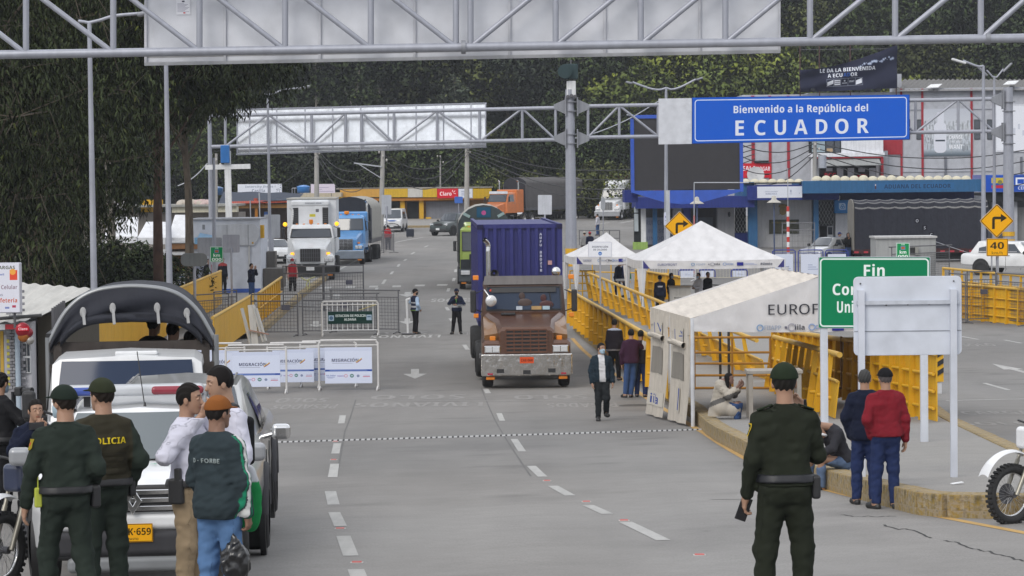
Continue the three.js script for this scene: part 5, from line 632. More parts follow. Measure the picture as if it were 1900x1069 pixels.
{const f=fac('corner_shop','grey brick corner shop with a corrugated roof at the left edge','building',40,720,52),{g,B,q}=f,gyb=(gy(-52)-at(40,720,52).y);
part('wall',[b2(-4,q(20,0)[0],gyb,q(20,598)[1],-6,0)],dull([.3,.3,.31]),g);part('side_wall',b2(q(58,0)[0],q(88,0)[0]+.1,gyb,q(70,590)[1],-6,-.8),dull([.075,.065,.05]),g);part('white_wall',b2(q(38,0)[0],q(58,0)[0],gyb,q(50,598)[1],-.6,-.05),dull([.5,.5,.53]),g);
const bm=[dull([.26,.26,.28]),dull([.32,.32,.34]),dull([.22,.22,.24])];for(let r=0;r<34;r++)for(let c=0;c<3;c++){const x=q(21,0)[0]+(c-(r%2)*.5)*.105+.03;part('brick',rb(.096,.052,.04,.006,x,q(30,720)[1]-.05+r*.06,.02,null,1),bm[(r*7+c*3)%3],g);}
const n=56;part('roof',grid(n,6,(a,b)=>{const x=lerp(q(-190,0)[0],q(82,0)[0],a)+b*.1,p=q(60,600-b*66),edge=a>.86?(a-.86)*2.2:0;return[x+b*.1,p[1]+edge*(1-b)*.35-(a>.86?0:0)+Math.sin(a*n*1.2)*.018-a*b*.25+.05,.5-b*5.2];}),dull([.5,.49,.46],{side:THREE.DoubleSide,k:'cr'}),g);part('gutter',[rod([q(-190,0)[0],q(0,601)[1],.5],[q(88,0)[0],q(88,594)[1]+.12,.5],.035)],dull([.1,.1,.1]),g);
part('downpipe',rod([q(36,0)[0],gyb,.1],[q(35,0)[0],q(35,605)[1],.1],.05),dull([.36,.43,.5]),g);const w=part('window',b2(q(43,0)[0],q(57,0)[0],q(50,692)[1],q(50,634)[1],-.05,.0),MT.white,g);for(const[a,b,c,d]of[[44,50,660,637],[51.5,56,660,637],[44,50,690,664],[51.5,56,690,664]])part('pane',b2(q(a,0)[0],q(b,0)[0],q(50,c)[1],q(50,d)[1],0,.012),glassD,w);for(const[x0,x1,c]of[[2,8,[.5,.32,.06]],[9,14,[.4,.4,.42]],[-8,0,[.35,.36,.3]],[14,19,[.55,.5,.1]]])part('door_poster',b2(q(x0,0)[0],q(x1,0)[0],q(10,715)[1],q(10,612+Math.abs(x0))[1],0,.02),dull(c),g);part('step',b2(q(-40,0)[0],q(62,0)[0],gyb,gyb+.2,-.1,.9),MT.concrete,g);
const s=fac('shop_sign','white roof sign listing RECARGAS, Celular and Cafeteria at the left edge','shop sign',5,580,51);part('box',rb(70*s.u,93*s.u,.22,.02,0,46*s.u,0),dull([.55,.55,.6]),s.g);part('face',plate(67*s.u,90*s.u,0,46*s.u,.114),print(canv(330,450,(x,w,h)=>{x.fillStyle='#d6d7e2';x.fillRect(0,0,w,h);txt(x,'RECARGAS',296,36,42,'#4a4c34',{align:'right',w:240});x.fillStyle='#d8503a';x.fillRect(244,60,70,92);x.fillStyle='#e8a44a';x.beginPath();x.arc(272,76,28,0,7);x.fill();txt(x,'movil',160,100,26,'#4f62a8');txt(x,'Celular',312,218,52,'#8a7684',{align:'right',w:150});txt(x,'sus',150,288,38,'#9a9aac');txt(x,'Cafetería',312,340,56,'#c0563a',{align:'right',w:220});x.fillStyle='#7a86b8';x.fillRect(196,400,40,18);x.fillStyle='#b0405a';x.fillRect(262,386,34,22);x.fillStyle='#9ccc5a';x.fillRect(0,60,96,330);x.fillStyle='#c9d65a';x.fillRect(0,330,96,110);}),.5),s.g,null,true);for(const x of[-20,22])part('leg',rod([x*s.u,-.3,0],[x*s.u,0,0],.025),MT.dsteel,s.g);
for(const[px,py,r,c,lb]of[[42,612,13.5,[.5,.02,.04],'large red foil balloon at the corner of the shop roof'],[52,617,9,[.46,.03,.05],'small red foil balloon right of the large one'],[44,624,11,[.6,.2,.04],'orange foil balloon under the red ones'],[55,632,7.5,[.55,.53,.5],'pale silver foil balloon, lowest of the bunch']]){const d=50.5-r*.01,p=at(px,py,d),b=thing('foil_balloon',lb,'balloon',p,.2);part('balloon',[tr(new THREE.SphereGeometry(1,22,14),[0,0,0],[0,0,0],[r*d/F,r*d/F,.06]),new THREE.TorusGeometry(r*d/F*.97,.006,6,24)],mt(c,.25,.2,{map:T.fold,k:'fb'}),b);part('tie',rod([0,-r*d/F,0],[.02,-r*d/F-.12,0],.004),MT.black,b);if(r>13)part('lettering',plate(.22,.08,0,.02,.063),print(canv(128,48,(x)=>{x.fillStyle='#b8182c';x.fillRect(0,0,128,48);txt(x,'Claro',64,24,40,'#e8d8da');}),.4),b,null,true);}
const bn=fac('bunting','red strip of bunting under the shop roof edge','bunting',20,607,51.3);part('strip',bn.B(10,31,611,602,0,.02),dull([.45,.05,.06]),bn.g);part('flag',bn.B(-6,9,612,602,0,.02),MT.white,bn.g);
}
//  yellow barriers, fences, tents
const yel=mt([.72,.4,.012],.5,0,{map:T.grime,k:'yb'}),yelTop=mt([.6,.37,.06],.55,0,{map:T.grime,k:'yt'});
function barrier(label,A,B,h,o={}){const up=o.up??0,a=gp(...A,up),b=gp(...B,up),d=b.clone().sub(a),L=d.length(),g=thing('yellow_barrier',label,'barrier',a,0,o.group),u=d.clone().normalize(),ln=o.lean??0,n=V(-u.z,0,u.x).normalize();if(n.z<0)n.negate();
const P=(s,y,t=0)=>[u.x*s+n.x*(t+y*ln),u.y*s+y,u.z*s+n.z*(t+y*ln)],sp=o.sp??.42,N=Math.round(L/sp),open=o.open??0,rd=o.rd??.15,ph=h*(1-open);
const rib=loft([[P(0,0,0),P(.05,0,0),P(.05,0,rd),P(0,0,rd)],[P(0,h,0),P(.05,h,0),P(.05,h,rd*.65),P(0,h,rd*.65)]],true,.2),nub=sp>1.2?rod(P(sp*.3,0,.0),P(sp*.3,0,.14),.05,.04,6):rod(P(sp*.12,0,.05),P(sp*.95,0,.05),.035,.035,6),ribG=mg(rib),nubG=mg(nub);
const pn=Math.max(1,Math.round(L/2.1));for(let i=0;i<pn;i++){const s0=L*i/pn+.012,s1=L*(i+1)/pn-.012,m=part('panel',slab(P(s0,.02),P(s1,.02),P(s1,ph),P(s0,ph),.025),yel,g);}
for(let i=0;i<N;i++){const s=L*i/N,r=shared('rib',ribG,yel,g);r.position.set(u.x*s,u.y*s,u.z*s);if(o.skew){}for(const f of o.rows??[.3,.62]){if(open&&f>1-open)continue;const q=shared('stiffener',nubG,yel,g);q.position.set(u.x*s+n.x*f*h*ln,u.y*s+f*h,u.z*s+n.z*f*h*ln);}}
part('top_rail',[rod(P(-.03,h+.02,.04),P(L+.03,h+.02,.04),.06,.06,10),...(open?[rod(P(0,ph,.03),P(L,ph,.03),.035,.035,8)]:[])],yelTop,g);
if(o.kerb)part('base_kerb',slab(P(0,0,.3),P(L,0,.3),P(L,0,-.1),P(0,0,-.1),.35),kerbY,g);
return g;
}
barrier('yellow ribbed barrier on the far left, running behind the police truck canopy',[120,730],[412,566],1.5,{sp:1.3,rd:.075,up:.12});
barrier('yellow barrier of upright slats, nearer section left of the road by the white boards',[398,662],[472,606],1.25,{up:.2,sp:1.1,rd:.065,rows:[.5]});
barrier('yellow barrier of upright slats, farther section ending near the white truck',[479,600],[521,566],1.2,{up:.2,sp:1.1,rd:.065,rows:[.5]});
barrier('long yellow ribbed barrier along the kerb right of the brown truck',[1058,600],[1238,742],1.28,{up:.27,sp:2.3});
barrier('leaning yellow barrier with open slots along its top, starting below the small tent',[1098,554],[1424,716],1.2,{up:.1,sp:2.4,lean:.2,open:.42});
barrier('short yellow barrier behind the officers at the large tent',[1182,545],[1262,560],1.1,{sp:.9});
barrier('leaning yellow barrier crossing inside the near tent, right of the table',[1428,722],[1548,778],1.3,{up:.26,sp:1.3,lean:-.12,open:.4});
barrier('yellow barrier panels behind the near tent and the road signs',[1438,708],[1738,784],1.36,{up:.26,sp:.95,rows:[.2,.45,.7]});
barrier('far row of the yellow barriers at the right edge, under the white pickup',[1752,549],[1915,568],1.25,{sp:.8,open:.4});
barrier('near row of the yellow barriers at the right edge, behind the mesh fence',[1742,588],[1915,606],1.4,{sp:.8,rows:[.2,.45,.7]});
{const rail=(label,pts,hs,m,posts)=>{const a=gp(...pts[0]),b=gp(...pts[1]),g=thing('railing',label,'railing',a),d=b.clone().sub(a),r=posts.r??.03;for(const h of hs)part('rail',rod([0,h,0],[d.x,d.y+h,d.z],r),m,g);for(let i=0;i<posts.n;i++){const t=i/(posts.n-1);part('post',rod([d.x*t,d.y*t,d.z*t],[d.x*t,d.y*t+hs[hs.length-1]+.02,d.z*t],r),posts.m??m,g);}};
const rust=dull([.33,.16,.03]);rail('rusty orange horizontal railing inside the near tent',[[1289,742],[1430,742]],[.3,.62,.92,1.2,1.58],rust,{n:3});rail('two black upright posts standing inside the near tent',[[1337,735],[1353,735]],[1.9],MT.black,{n:2,r:.035});
rail('yellow railing right of the blue container, before the small tent',[[1058,556],[1104,556]],[.4,.75,1.1,1.32],yel,{n:3});rail('low yellow railing behind the small tent',[[1065,522],[1240,526]],[.5,1.0],yel,{n:6});
rail('grey metal railing in front of the man crossing at the far right bend',[[1075,455],[1150,455]],[.5,1.05],MT.dsteel,{n:5});rail('dark railing at the right of the white-shirted man',[[1315,566],[1420,572]],[.9],MT.black,{n:3});
const w=fac('striped_post','chevron striped yellow and black marker on a white post, right of the road signs','marker post',1740,780,69.5);part('post',w.B(1733,1748,782,708,-.2,0),dull([.6,.61,.64]),w.g);part('marker',w.B(1735,1751,708,655,-.02,.03),yel,w.g);for(let i=0;i<3;i++){const y0=700-i*17,p=[[1735,y0],[1751,y0-10],[1751,y0-19],[1735,y0-9]].map(([x,y])=>w.q(x,y));part('stripe',ext(p,.02).translate(0,0,.042),MT.black,w.g);}for(let i=0;i<8;i++)part('bolt',rod([w.q(1738.5,0)[0],w.q(0,775-i*7)[1]-.5*0+0,0],[w.q(1738.5,0)[0],w.q(0,775-i*7)[1],.02],.012),MT.dsteel,w.g);
const bk=fac('folded_board','worn white folded board leaning on the barrier behind the Fin sign','board',1573,715,62);part('board',bk.B(1562,1586,718,626,-.1,0),dull([.5,.46,.38]),bk.g);part('frame',[bk.B(1560,1563,722,624,-.05,.05),bk.B(1585,1588,722,624,-.05,.05)],dull([.3,.2,.1]),bk.g);part('feet',[rod([...bk.q(1544,724),.3],[...bk.q(1546,720),0],.025),pipe([[...bk.q(1542,728),.3],[...bk.q(1548,720),.1],[...bk.q(1562,720),0]],.022),pipe([[...bk.q(1562,736),.3],[...bk.q(1568,724),.1],[...bk.q(1588,722),0]],.022)],MT.dsteel,bk.g);part('label',bk.B(1566,1582,675,664,0,.006),dull([.3,.28,.22]),bk.g);
const tb=thing('table','pale grey table with square legs inside the near tent','table',gp(1436,776,.26)),k=dull([.38,.35,.31]);part('tabletop',rb(1.15,.07,.7,.01,0,.98,0),k,tb);for(const[x,z]of[[-.5,.28],[.5,.28],[-.5,-.28],[.5,-.28]])part('leg',rb(.09,.95,.09,.01,x,.475,z),k,tb);
const sw=fac('stair_wall','grey corrugated sheet wall below the railing inside the near tent','wall',1360,720,84);for(let i=0;i<22;i++)part('sheet_rib',sw.B(1289+i*6,1293.6+i*6,712,652+i*2.2,-.1,-.02),dull([.35,.36,.35]),sw.g);part('ledge',sw.B(1286,1425,742,719,-.1,.3),dull([.2,.11,.02]),sw.g);
}
const feetB=(w,h,m)=>[pipe(bend([[-w/2,0,0],[-w/2,h,0],[w/2,h,0],[w/2,0,0]],.12),.024,40,6)];
function steelFence(label,A,B,h,o={}){const a=gp(...A),b=gp(...B),d=b.clone().sub(a),w=Math.hypot(d.x,d.z),g=thing('mesh_fence',label,'fence',a.clone().add(b).multiplyScalar(.5),Math.atan2(-d.z,d.x),o.group),m=o.m??dull([.14,.14,.15],{k:'mf'});
part('frame',[pipe(bend([[-w/2,.05,0],[-w/2,h,0],[w/2,h,0],[w/2,.05,0]],.1),.026,60,7),rod([-w/2,.17,0],[w/2,.17,0],.02),rod([-w/2,h*.84,0],[w/2,h*.84,0],.02)],m,g);
const r=[],st=o.st??.13;for(let x=-w/2+st;x<w/2-.02;x+=st)r.push(rod([x,.17,0],[x,h*.84,0],.0075,.0075,4));if(!o.bars)for(let y=.17+st;y<h*.83;y+=st)r.push(rod([-w/2,y,.012],[w/2,y,.012],.0075,.0075,4));const q=part('wire_mesh',r,m,g);q.userData.kind='stuff';
for(const s of[-1,1])part('foot',[rod([s*(w/2-.08),.06,0],[s*(w/2-.08),.015,.32],.02),rod([s*(w/2-.08),.06,0],[s*(w/2-.08),.015,-.32],.02)],m,g);
if(o.tag)part('plate',rb(.34,.2,.015,.01,o.tag[0],h*o.tag[1],.03),dull([.1,.1,.13]),g);return g;
}
steelFence('mesh fence panel beside the yellow slat barrier, left of the police board',[467,624],[553,624],1.62,{tag:[.45,.68]});
steelFence('mesh fence panel directly behind the left end of the police board',[562,622],[700,622],1.62,{tag:[.2,.72]});
steelFence('mesh fence panel right of the police board, nearest the officer in the vest',[615,617],[740,619],1.68);
steelFence('tall mesh fence panel standing right in front of the white truck',[526,575],[600,578],1.95);steelFence('tall mesh fence panel right of the white truck wheels with a dark plate',[602,577],[675,573],1.95,{tag:[.25,.62]});
steelFence('mesh fence panel at the end of the left yellow barrier',[398,612],[440,606],1.5);steelFence('mesh fence panel in front of the people by the small white building',[355,622],[425,616],1.55);
steelFence('mesh fence section left of the man in the red shirt, far up the road',[674,470],[712,470],1.45);steelFence('mesh fence section beside the man in the red shirt, right end',[708,466],[731,470],1.45);
steelFence('mesh fence panel right of the white sign back, before the yellow barriers',[1795,600],[1848,598],2.05,{tag:[.1,.6]});steelFence('mesh fence panel nearest the right edge, before the yellow barriers',[1850,599],[1905,606],2.0);steelFence('narrow mesh fence panel touching the white sign back',[1762,596],[1792,601],1.95);
steelFence('chain link fence panel behind the Fin sign, by the grey cabinet',[1655,543],[1762,535],2.1,{st:.1});
steelFence('white barred fence behind the large tent',[1190,520],[1290,522],1.2,{bars:1,m:MT.white,st:.16});steelFence('yellowed barred fence behind the large tent, right part',[1296,522],[1420,520],1.2,{bars:1,m:dull([.5,.47,.38]),st:.16});
steelFence('grey fence before the customs wall with the plaque',[1452,492],[1512,492],2.4,{m:dull([.2,.2,.22]),st:.3});
function bannerBarrier(label,cx,yTop,yBot,w,d,tex,o={}){const c=at(cx,yBot,d),y0=gy(c.z),u=m2(1,d),W=w*u,H=c.y-y0+(yBot-yTop)*u,g=thing('banner_barrier',label,'barrier',V(c.x,y0,c.z),o.ry??0,o.group),m=o.m??dull([.62,.61,.6],{k:'bbw'}),r=o.r??.028;part('frame',[pipe(bend([[-W/2,.02,0],[-W/2,H,0],[W/2,H,0],[W/2,.02,0]],.16),r,70,8),rod([-W/2,H*.9,0],[W/2,H*.9,0],r*.7)],m,g);part('banner',rb(W*.8,H*.72,.02,.006,(o.dx??0)*W,H*.5,.03),dull([.6,.63,.72],{map:T.blotch,k:'ban'}),g);part('banner_print',plate(W*.795,H*.715,(o.dx??0)*W,H*.5,.0415),print(tex,.5),g,null,true);for(const s of[-1,1])part('foot',[rod([s*(W/2-.02),.1,.0],[s*(W/2-.02),.02,.3],r*.8),rod([s*(W/2-.02),.1,0],[s*(W/2-.02),.02,-.3],r*.8),new THREE.SphereGeometry(r*1.3,8,6).translate(s*W/2,.03,0)],m,g);return g;}
const migTex=canv(512,420,(x,w,h)=>{x.fillStyle='#ccd3e6';x.fillRect(0,0,w,h);x.fillStyle='#c4cbe0';x.fillRect(0,0,w,40);txt(x,'MIGRACIÓN',220,150,50,'#2c3050',{w:300});x.strokeStyle='#d8b93a';x.lineWidth=8;x.beginPath();x.moveTo(338,172);x.quadraticCurveTo(366,160,400,126);x.stroke();x.strokeStyle='#8a3a5e';x.beginPath();x.moveTo(340,182);x.quadraticCurveTo(372,166,404,134);x.stroke();x.fillStyle='#8a90a8';x.fillRect(80,182,220,5);x.fillStyle='#27499a';x.fillRect(0,258,w,22);x.fillStyle='#8aa0d0';x.fillRect(50,265,410,6);txt(x,'Gob. Andino',62,326,18,'#4e62a0');x.fillStyle='#7a86b4';x.fillRect(16,342,92,6);x.fillRect(30,354,60,5);txt(x,'tupais',168,332,24,'#7a62a8');x.strokeStyle='#c05a72';x.lineWidth=5;x.beginPath();x.arc(226,332,16,0,7);x.stroke();x.fillStyle='#57807a';x.beginPath();x.arc(292,332,22,0,7);x.fill();x.fillStyle='#b7c4d4';x.fillRect(280,326,24,12);x.fillStyle='#7f8aa8';x.beginPath();x.arc(360,334,16,0,7);x.fill();x.fillStyle='#b84a5e';x.fillRect(412,340,76,7);x.fillStyle='#a89ab8';for(let i=0;i<5;i++)x.fillRect(420+i*14,322,7,14);});
bannerBarrier('front right of the white MIGRACION banner barriers, nearest the road arrow',647.5,631,735,110,73.5,migTex,{ry:-.03});bannerBarrier('front left of the white MIGRACION banner barriers, beside the silver pickup roof',476,640,738,112,72.5,migTex,{ry:.02});
bannerBarrier('white MIGRACION banner barrier overlapped by the two front ones',545,636,731,96,74.5,migTex);bannerBarrier('white MIGRACION banner barrier half hidden behind the canopy frame of the police truck',405,637,731,100,74.2,migTex);bannerBarrier('rearmost white MIGRACION banner barrier, seen only through the gap between frames',610,633,728,104,75,migTex);
{const g=bannerBarrier('white barrier with a dark green board reading ESTACION DE POLICIA ALDANA',650,559,615,104,103.5,canv(512,140,(x,w,h)=>{x.fillStyle='#14352f';x.fillRect(0,0,w,h);txt(x,'ESTACION DE POLICIA',262,50,38,'#d9e2e0',{w:350});txt(x,'ALDANA',256,92,38,'#d9e2e0',{w:140});x.fillStyle='#9fb2c4';x.fillRect(8,44,62,62);x.fillRect(444,40,60,62);x.fillStyle='#4d6a86';x.beginPath();x.arc(39,75,22,0,7);x.fill();x.fillRect(454,56,40,14);}),{r:.034});const u=m2(1,103.5),b=g.children;b[1].scale.y=b[2].scale.y=.5;b[1].position.y=b[2].position.y=.38;const r=[];for(let i=1;i<11;i++)r.push(rod([(-52+i*9.45)*u,.22,-.01],[(-52+i*9.45)*u,1.3,-.01],.017));part('bars',[...r,rod([-52*u,.22,0],[52*u,.22,0],.02)],MT.white,g);part('tape',bar([.35,1.0,.05],[1.0,1.2,.05],.1,.01),paint([.7,.55,.02]),g);}
const blueF=dull([.05,.07,.3]),txB=canv(256,180,(x,w,h)=>{x.fillStyle='#ccd2e2';x.fillRect(0,0,w,h);x.fillStyle='#8d97b4';for(const[y,l]of[[86,60],[104,110],[122,130]])x.fillRect(90,y,l,6);});
bannerBarrier('blue framed barrier with a white banner, in front of the striped barrier pole',1455,464,506,42,138,txB,{m:blueF});bannerBarrier('blue framed barrier with a white banner, in front of the silver car',1504.5,464,507,46,137,txB,{m:blueF});bannerBarrier('blue framed barrier with a white banner, before the two people by the silver car',1553,464,506,42,138,txB,{m:blueF});
for(const[x,lb]of[[1275,'left'],[1312,'middle'],[1372,'right']])bannerBarrier('blue framed barrier seen under the large tent, '+lb+' of three',x,500,530,30,140,txB,{m:blueF});
{const fab=dull([.66,.655,.67],{side:THREE.DoubleSide,map:T.blotch,bumpMap:T.fold,bumpScale:.015,k:'fab'}),fabOld=dull([.58,.53,.46],{side:THREE.DoubleSide,map:T.grime,bumpMap:T.fold,bumpScale:.02,k:'fo'}),poleW=dull([.64,.66,.7],{map:T.blotch,k:'pw'}),darkBlue=dull([.05,.05,.2]);
const a=gp(1286,792),b=gp(1212,769),g=thing('frame_tent','near white frame tent with lettering on its gable and dirty curtains on its left side','tent',a),W=5.7,dv=V(b.x-a.x,0,b.z-a.z),D=dv.length(),e=dv.clone().normalize(),r=V(-e.z,0,e.x),yb=b.y-a.y,H=2.33,RH=3.2;
if(r.x<0)r.negate();const P=(s,y,t)=>[r.x*s+e.x*t,y,r.z*s+e.z*t];
part('roof',[grid(16,26,(u,v)=>{const s=u*W/2,sag=.05*Math.sin(u*Math.PI);return P(s-.04,lerp(H,RH,u)-sag+.012*Math.sin(v*26*1.9),v*D);}),grid(10,10,(u,v)=>P(W/2+u*W/2,lerp(RH,H,u)-.05*Math.sin(u*Math.PI),v*D))],dull([.62,.57,.51],{side:THREE.DoubleSide,map:T.grime,bumpMap:T.fold,bumpScale:.02,k:'tr'}),g,'cream sun-bleached ribbed roof');
part('gable',grid(30,8,(u,v)=>{const s=u*W,top=u<.5?lerp(H,RH,u*2):lerp(RH,H,u*2-1),y=lerp(H-.28-.06*Math.sin(u*Math.PI),top,v);return P(s,y,-.03-.015*Math.sin(u*40+v*9)*(1-v));}),fab,g);
part('gable',grid(20,6,(u,v)=>{const s=u*W,top=u<.5?lerp(H,RH,u*2):lerp(RH,H,u*2-1);return P(s,lerp(H-.25,top,v),D);}),fab,g);
part('valance',grid(26,6,(u,v)=>P(-.05-.03*Math.sin(u*60)*(1-v),lerp(H-.36-.03*Math.sin(u*34),H+.01,v),u*D)),fabOld,g,'dirty frayed valance on the left side');
for(const[s,t]of[[0,0],[0,D],[W,0],[W,D],[0,D*.5]])part('leg',rod([...P(s,t/D*yb,t)],P(s,H,t),.045,.045,10),poleW,g);
for(const[t0,t1,fl]of[[.06,D*.47,0],[D*.53,D-.05,1]]){const c=part('curtain',grid(12,18,(u,v)=>{const t=lerp(t0,t1,u);return P(-.06-(1-v)**2*(.1+fl*.06)+.03*Math.sin(u*13+v*3),lerp(.05+yb*t/D,H-.1,v),t-(fl?(1-v)*.1:(1-v)*.05));}),fabOld,g);const wq=(u0,u1,v0,v1,o2)=>grid(6,6,(u,v)=>{const uu=lerp(u0,u1,u),vv=lerp(v0,v1,v),t=lerp(t0,t1,uu);return P(-.06-(1-vv)**2*(.1+fl*.06)+.03*Math.sin(uu*13+vv*3)-o2,lerp(.05+yb*t/D,H-.1,vv),t-(fl?(1-vv)*.1:(1-vv)*.05));});part('window',wq(.18,.82,.42,.68,.012),dull([.27,.25,.22]),c);part('rolled_flap',[pipe([P(-.12,H*.74,lerp(t0,t1,.12)),P(-.15,H*.75,lerp(t0,t1,.5)),P(-.12,H*.74,lerp(t0,t1,.88))],.065,14,8)],fabOld,c);part('logo',wq(fl?.1:.3,fl?.9:.6,.1,fl?.24:.34,.014),print(fl?canv(160,64,(x)=>{x.fillStyle='#c3bdb2';x.fillRect(0,0,160,64);x.save();x.translate(160,0);x.scale(-1,1);txt(x,'iila',80,34,56,'#27408e',{w:100});x.restore();}):canv(64,128,(x)=>{x.fillStyle='#bdb6aa';x.fillRect(0,0,64,128);x.fillStyle='#2c4694';x.fillRect(14,6,32,112);}),.8,{side:THREE.DoubleSide}),c,null,true);part('scrawl',wq(.2,.8,.78,.93,.014),print(canv(128,96,(x)=>{x.fillStyle='#c0b9ad';x.fillRect(0,0,128,96);x.strokeStyle='#3c5090';x.lineWidth=7;x.beginPath();fl?(x.moveTo(100,10),x.lineTo(90,80),x.moveTo(70,10),x.lineTo(50,60),x.lineTo(30,20)):(x.moveTo(96,16),x.lineTo(92,84),x.moveTo(60,14),x.lineTo(30,50),x.lineTo(66,56),x.moveTo(34,20),x.lineTo(36,88));x.stroke();}),.8,{side:THREE.DoubleSide}),c,null,true);}
const eur=(w,h,big)=>canv(w,h,(x)=>{x.clearRect(0,0,w,h);if(big){txt(x,'EUROFRONT',w*.5,h*.3,h*.36,'#34363e',{style:'',w:w*.72});}const y=big?h*.76:h*.5,s=big?h*.15:h*.42;if(!big)txt(x,'EUROFRONT',w*.12,y,h*.56,'#4a5488',{style:'',w:w*.16});const X0=big?.1:.34,k=big?1.5:1;x.strokeStyle='#7a9ac0';x.lineWidth=s*.2;x.beginPath();x.arc(w*(X0-.01),y,s*.5,0,7);x.stroke();txt(x,'FIIAPP',w*(X0+.055*k),y,s,'#9aa8c0',{style:''});x.fillStyle='#667';x.fillRect(w*(X0+.115*k),y-s*.2,s*.4,s*.4);x.strokeStyle='#9a9aa6';x.beginPath();x.arc(w*(X0+.15*k),y,s*.6,0,7);x.stroke();txt(x,'iila',w*(X0+.19*k),y,s*1.2,'#3c3e46');x.strokeStyle='#8aa0c8';x.beginPath();x.arc(w*(X0+.25*k),y,s*.5,0,7);x.stroke();txt(x,'OIM',w*(X0+.295*k),y,s,'#8a9cc4');x.fillStyle='#2b2f86';x.fillRect(w*(X0+.35*k),y-s*.7,s*2,s*1.4);x.fillStyle='#a8b0cc';x.fillRect(w*(X0+.41*k),y-s*.3,s*3,s*.2);x.fillRect(w*(X0+.41*k),y+s*.1,s*4,s*.2);if(!big)txt(x,'#Siento',w*.93,y,h*.6,'#3a4258',{w:w*.1});});
const cy=at(1522,572,61.2).y-a.y;part('lettering',grid(1,1,(u,v)=>P(1.2+u*2.95,cy-.42+v*.84-.02,-.062)),print(eur(1024,300,true),.7,{transparent:true}),g,null,true);part('corner_stay',rod(P(0,H-.3,.2),P(1.1,H+.18,-.0),.02),poleW,g);
const pyr=(label,cx,base,w,dep,hE,hA,text,apexShift=0)=>{const o=gp(cx,base),q=thing('canopy_tent',label,'tent',o),Wd=m2(w,-o.z),c=[[-Wd/2,0],[Wd/2,0],[Wd/2-.45,-dep],[-Wd/2-.45,-dep]],ap=[apexShift,hA,-dep/2];const tri=(p0,p1)=>grid(10,10,(u,v)=>{const x=lerp(lerp(p0[0],p1[0],u),ap[0],v),z=lerp(lerp(p0[1],p1[1],u),ap[2],v);return[x,lerp(hE,hA,v)-.07*Math.sin(v*Math.PI)*(1)-.05*Math.sin(u*Math.PI)*(1-v),z];});for(let i=0;i<4;i++)part('roof',tri(c[i],c[(i+1)%4]),fab,q);const vh=.34;for(let i=0;i<4;i++){const p0=c[i],p1=c[(i+1)%4];part('valance',grid(14,2,(u,v)=>[lerp(p0[0],p1[0],u),hE-vh+v*vh-.05*Math.sin(u*Math.PI),lerp(p0[1],p1[1],u)+(i===0?.01:0)]),fab,q);part('leg',[rod([c[i][0],0,c[i][1]],[c[i][0],hE,c[i][1]],.04,.04,8)],poleW,q);part('corner_drape',loft([[[-.14,-.02],[.14,-.02],[.1,.02],[-.1,.02]].map(([x,z])=>[c[i][0]+x*1.2,hE-vh,c[i][1]+z]),[[-.05,-.01],[.05,-.01],[.04,.01],[-.04,.01]].map(([x,z])=>[c[i][0]+x,hE-1.6,c[i][1]+z])],true,.3),fab,q);}for(const s of[0,1])part('corner_patch',quad([c[s][0]+(s?-.3:.02),hE-vh,.03],[c[s][0]+(s?-.02:.3),hE-vh,.03],[c[s][0]+(s?-.02:.04),hE-.02,.03],[c[s][0]+(s?-.04:.02),hE-.02,.03]),darkBlue,q);part('lettering',plate(Wd*.86,vh*.7,0,hE-vh*.55,.045),print(text,.7,{transparent:true}),q,null,true);};
pyr('large white peaked tent in the middle right, over the border officers',1325,590,264,4.5,2.42,4.0,eur(1024,64),-.35);pyr('small white peaked tent behind the disinfection board',1129,562,118,2.9,2.1,3.15,eur(512,48));
}
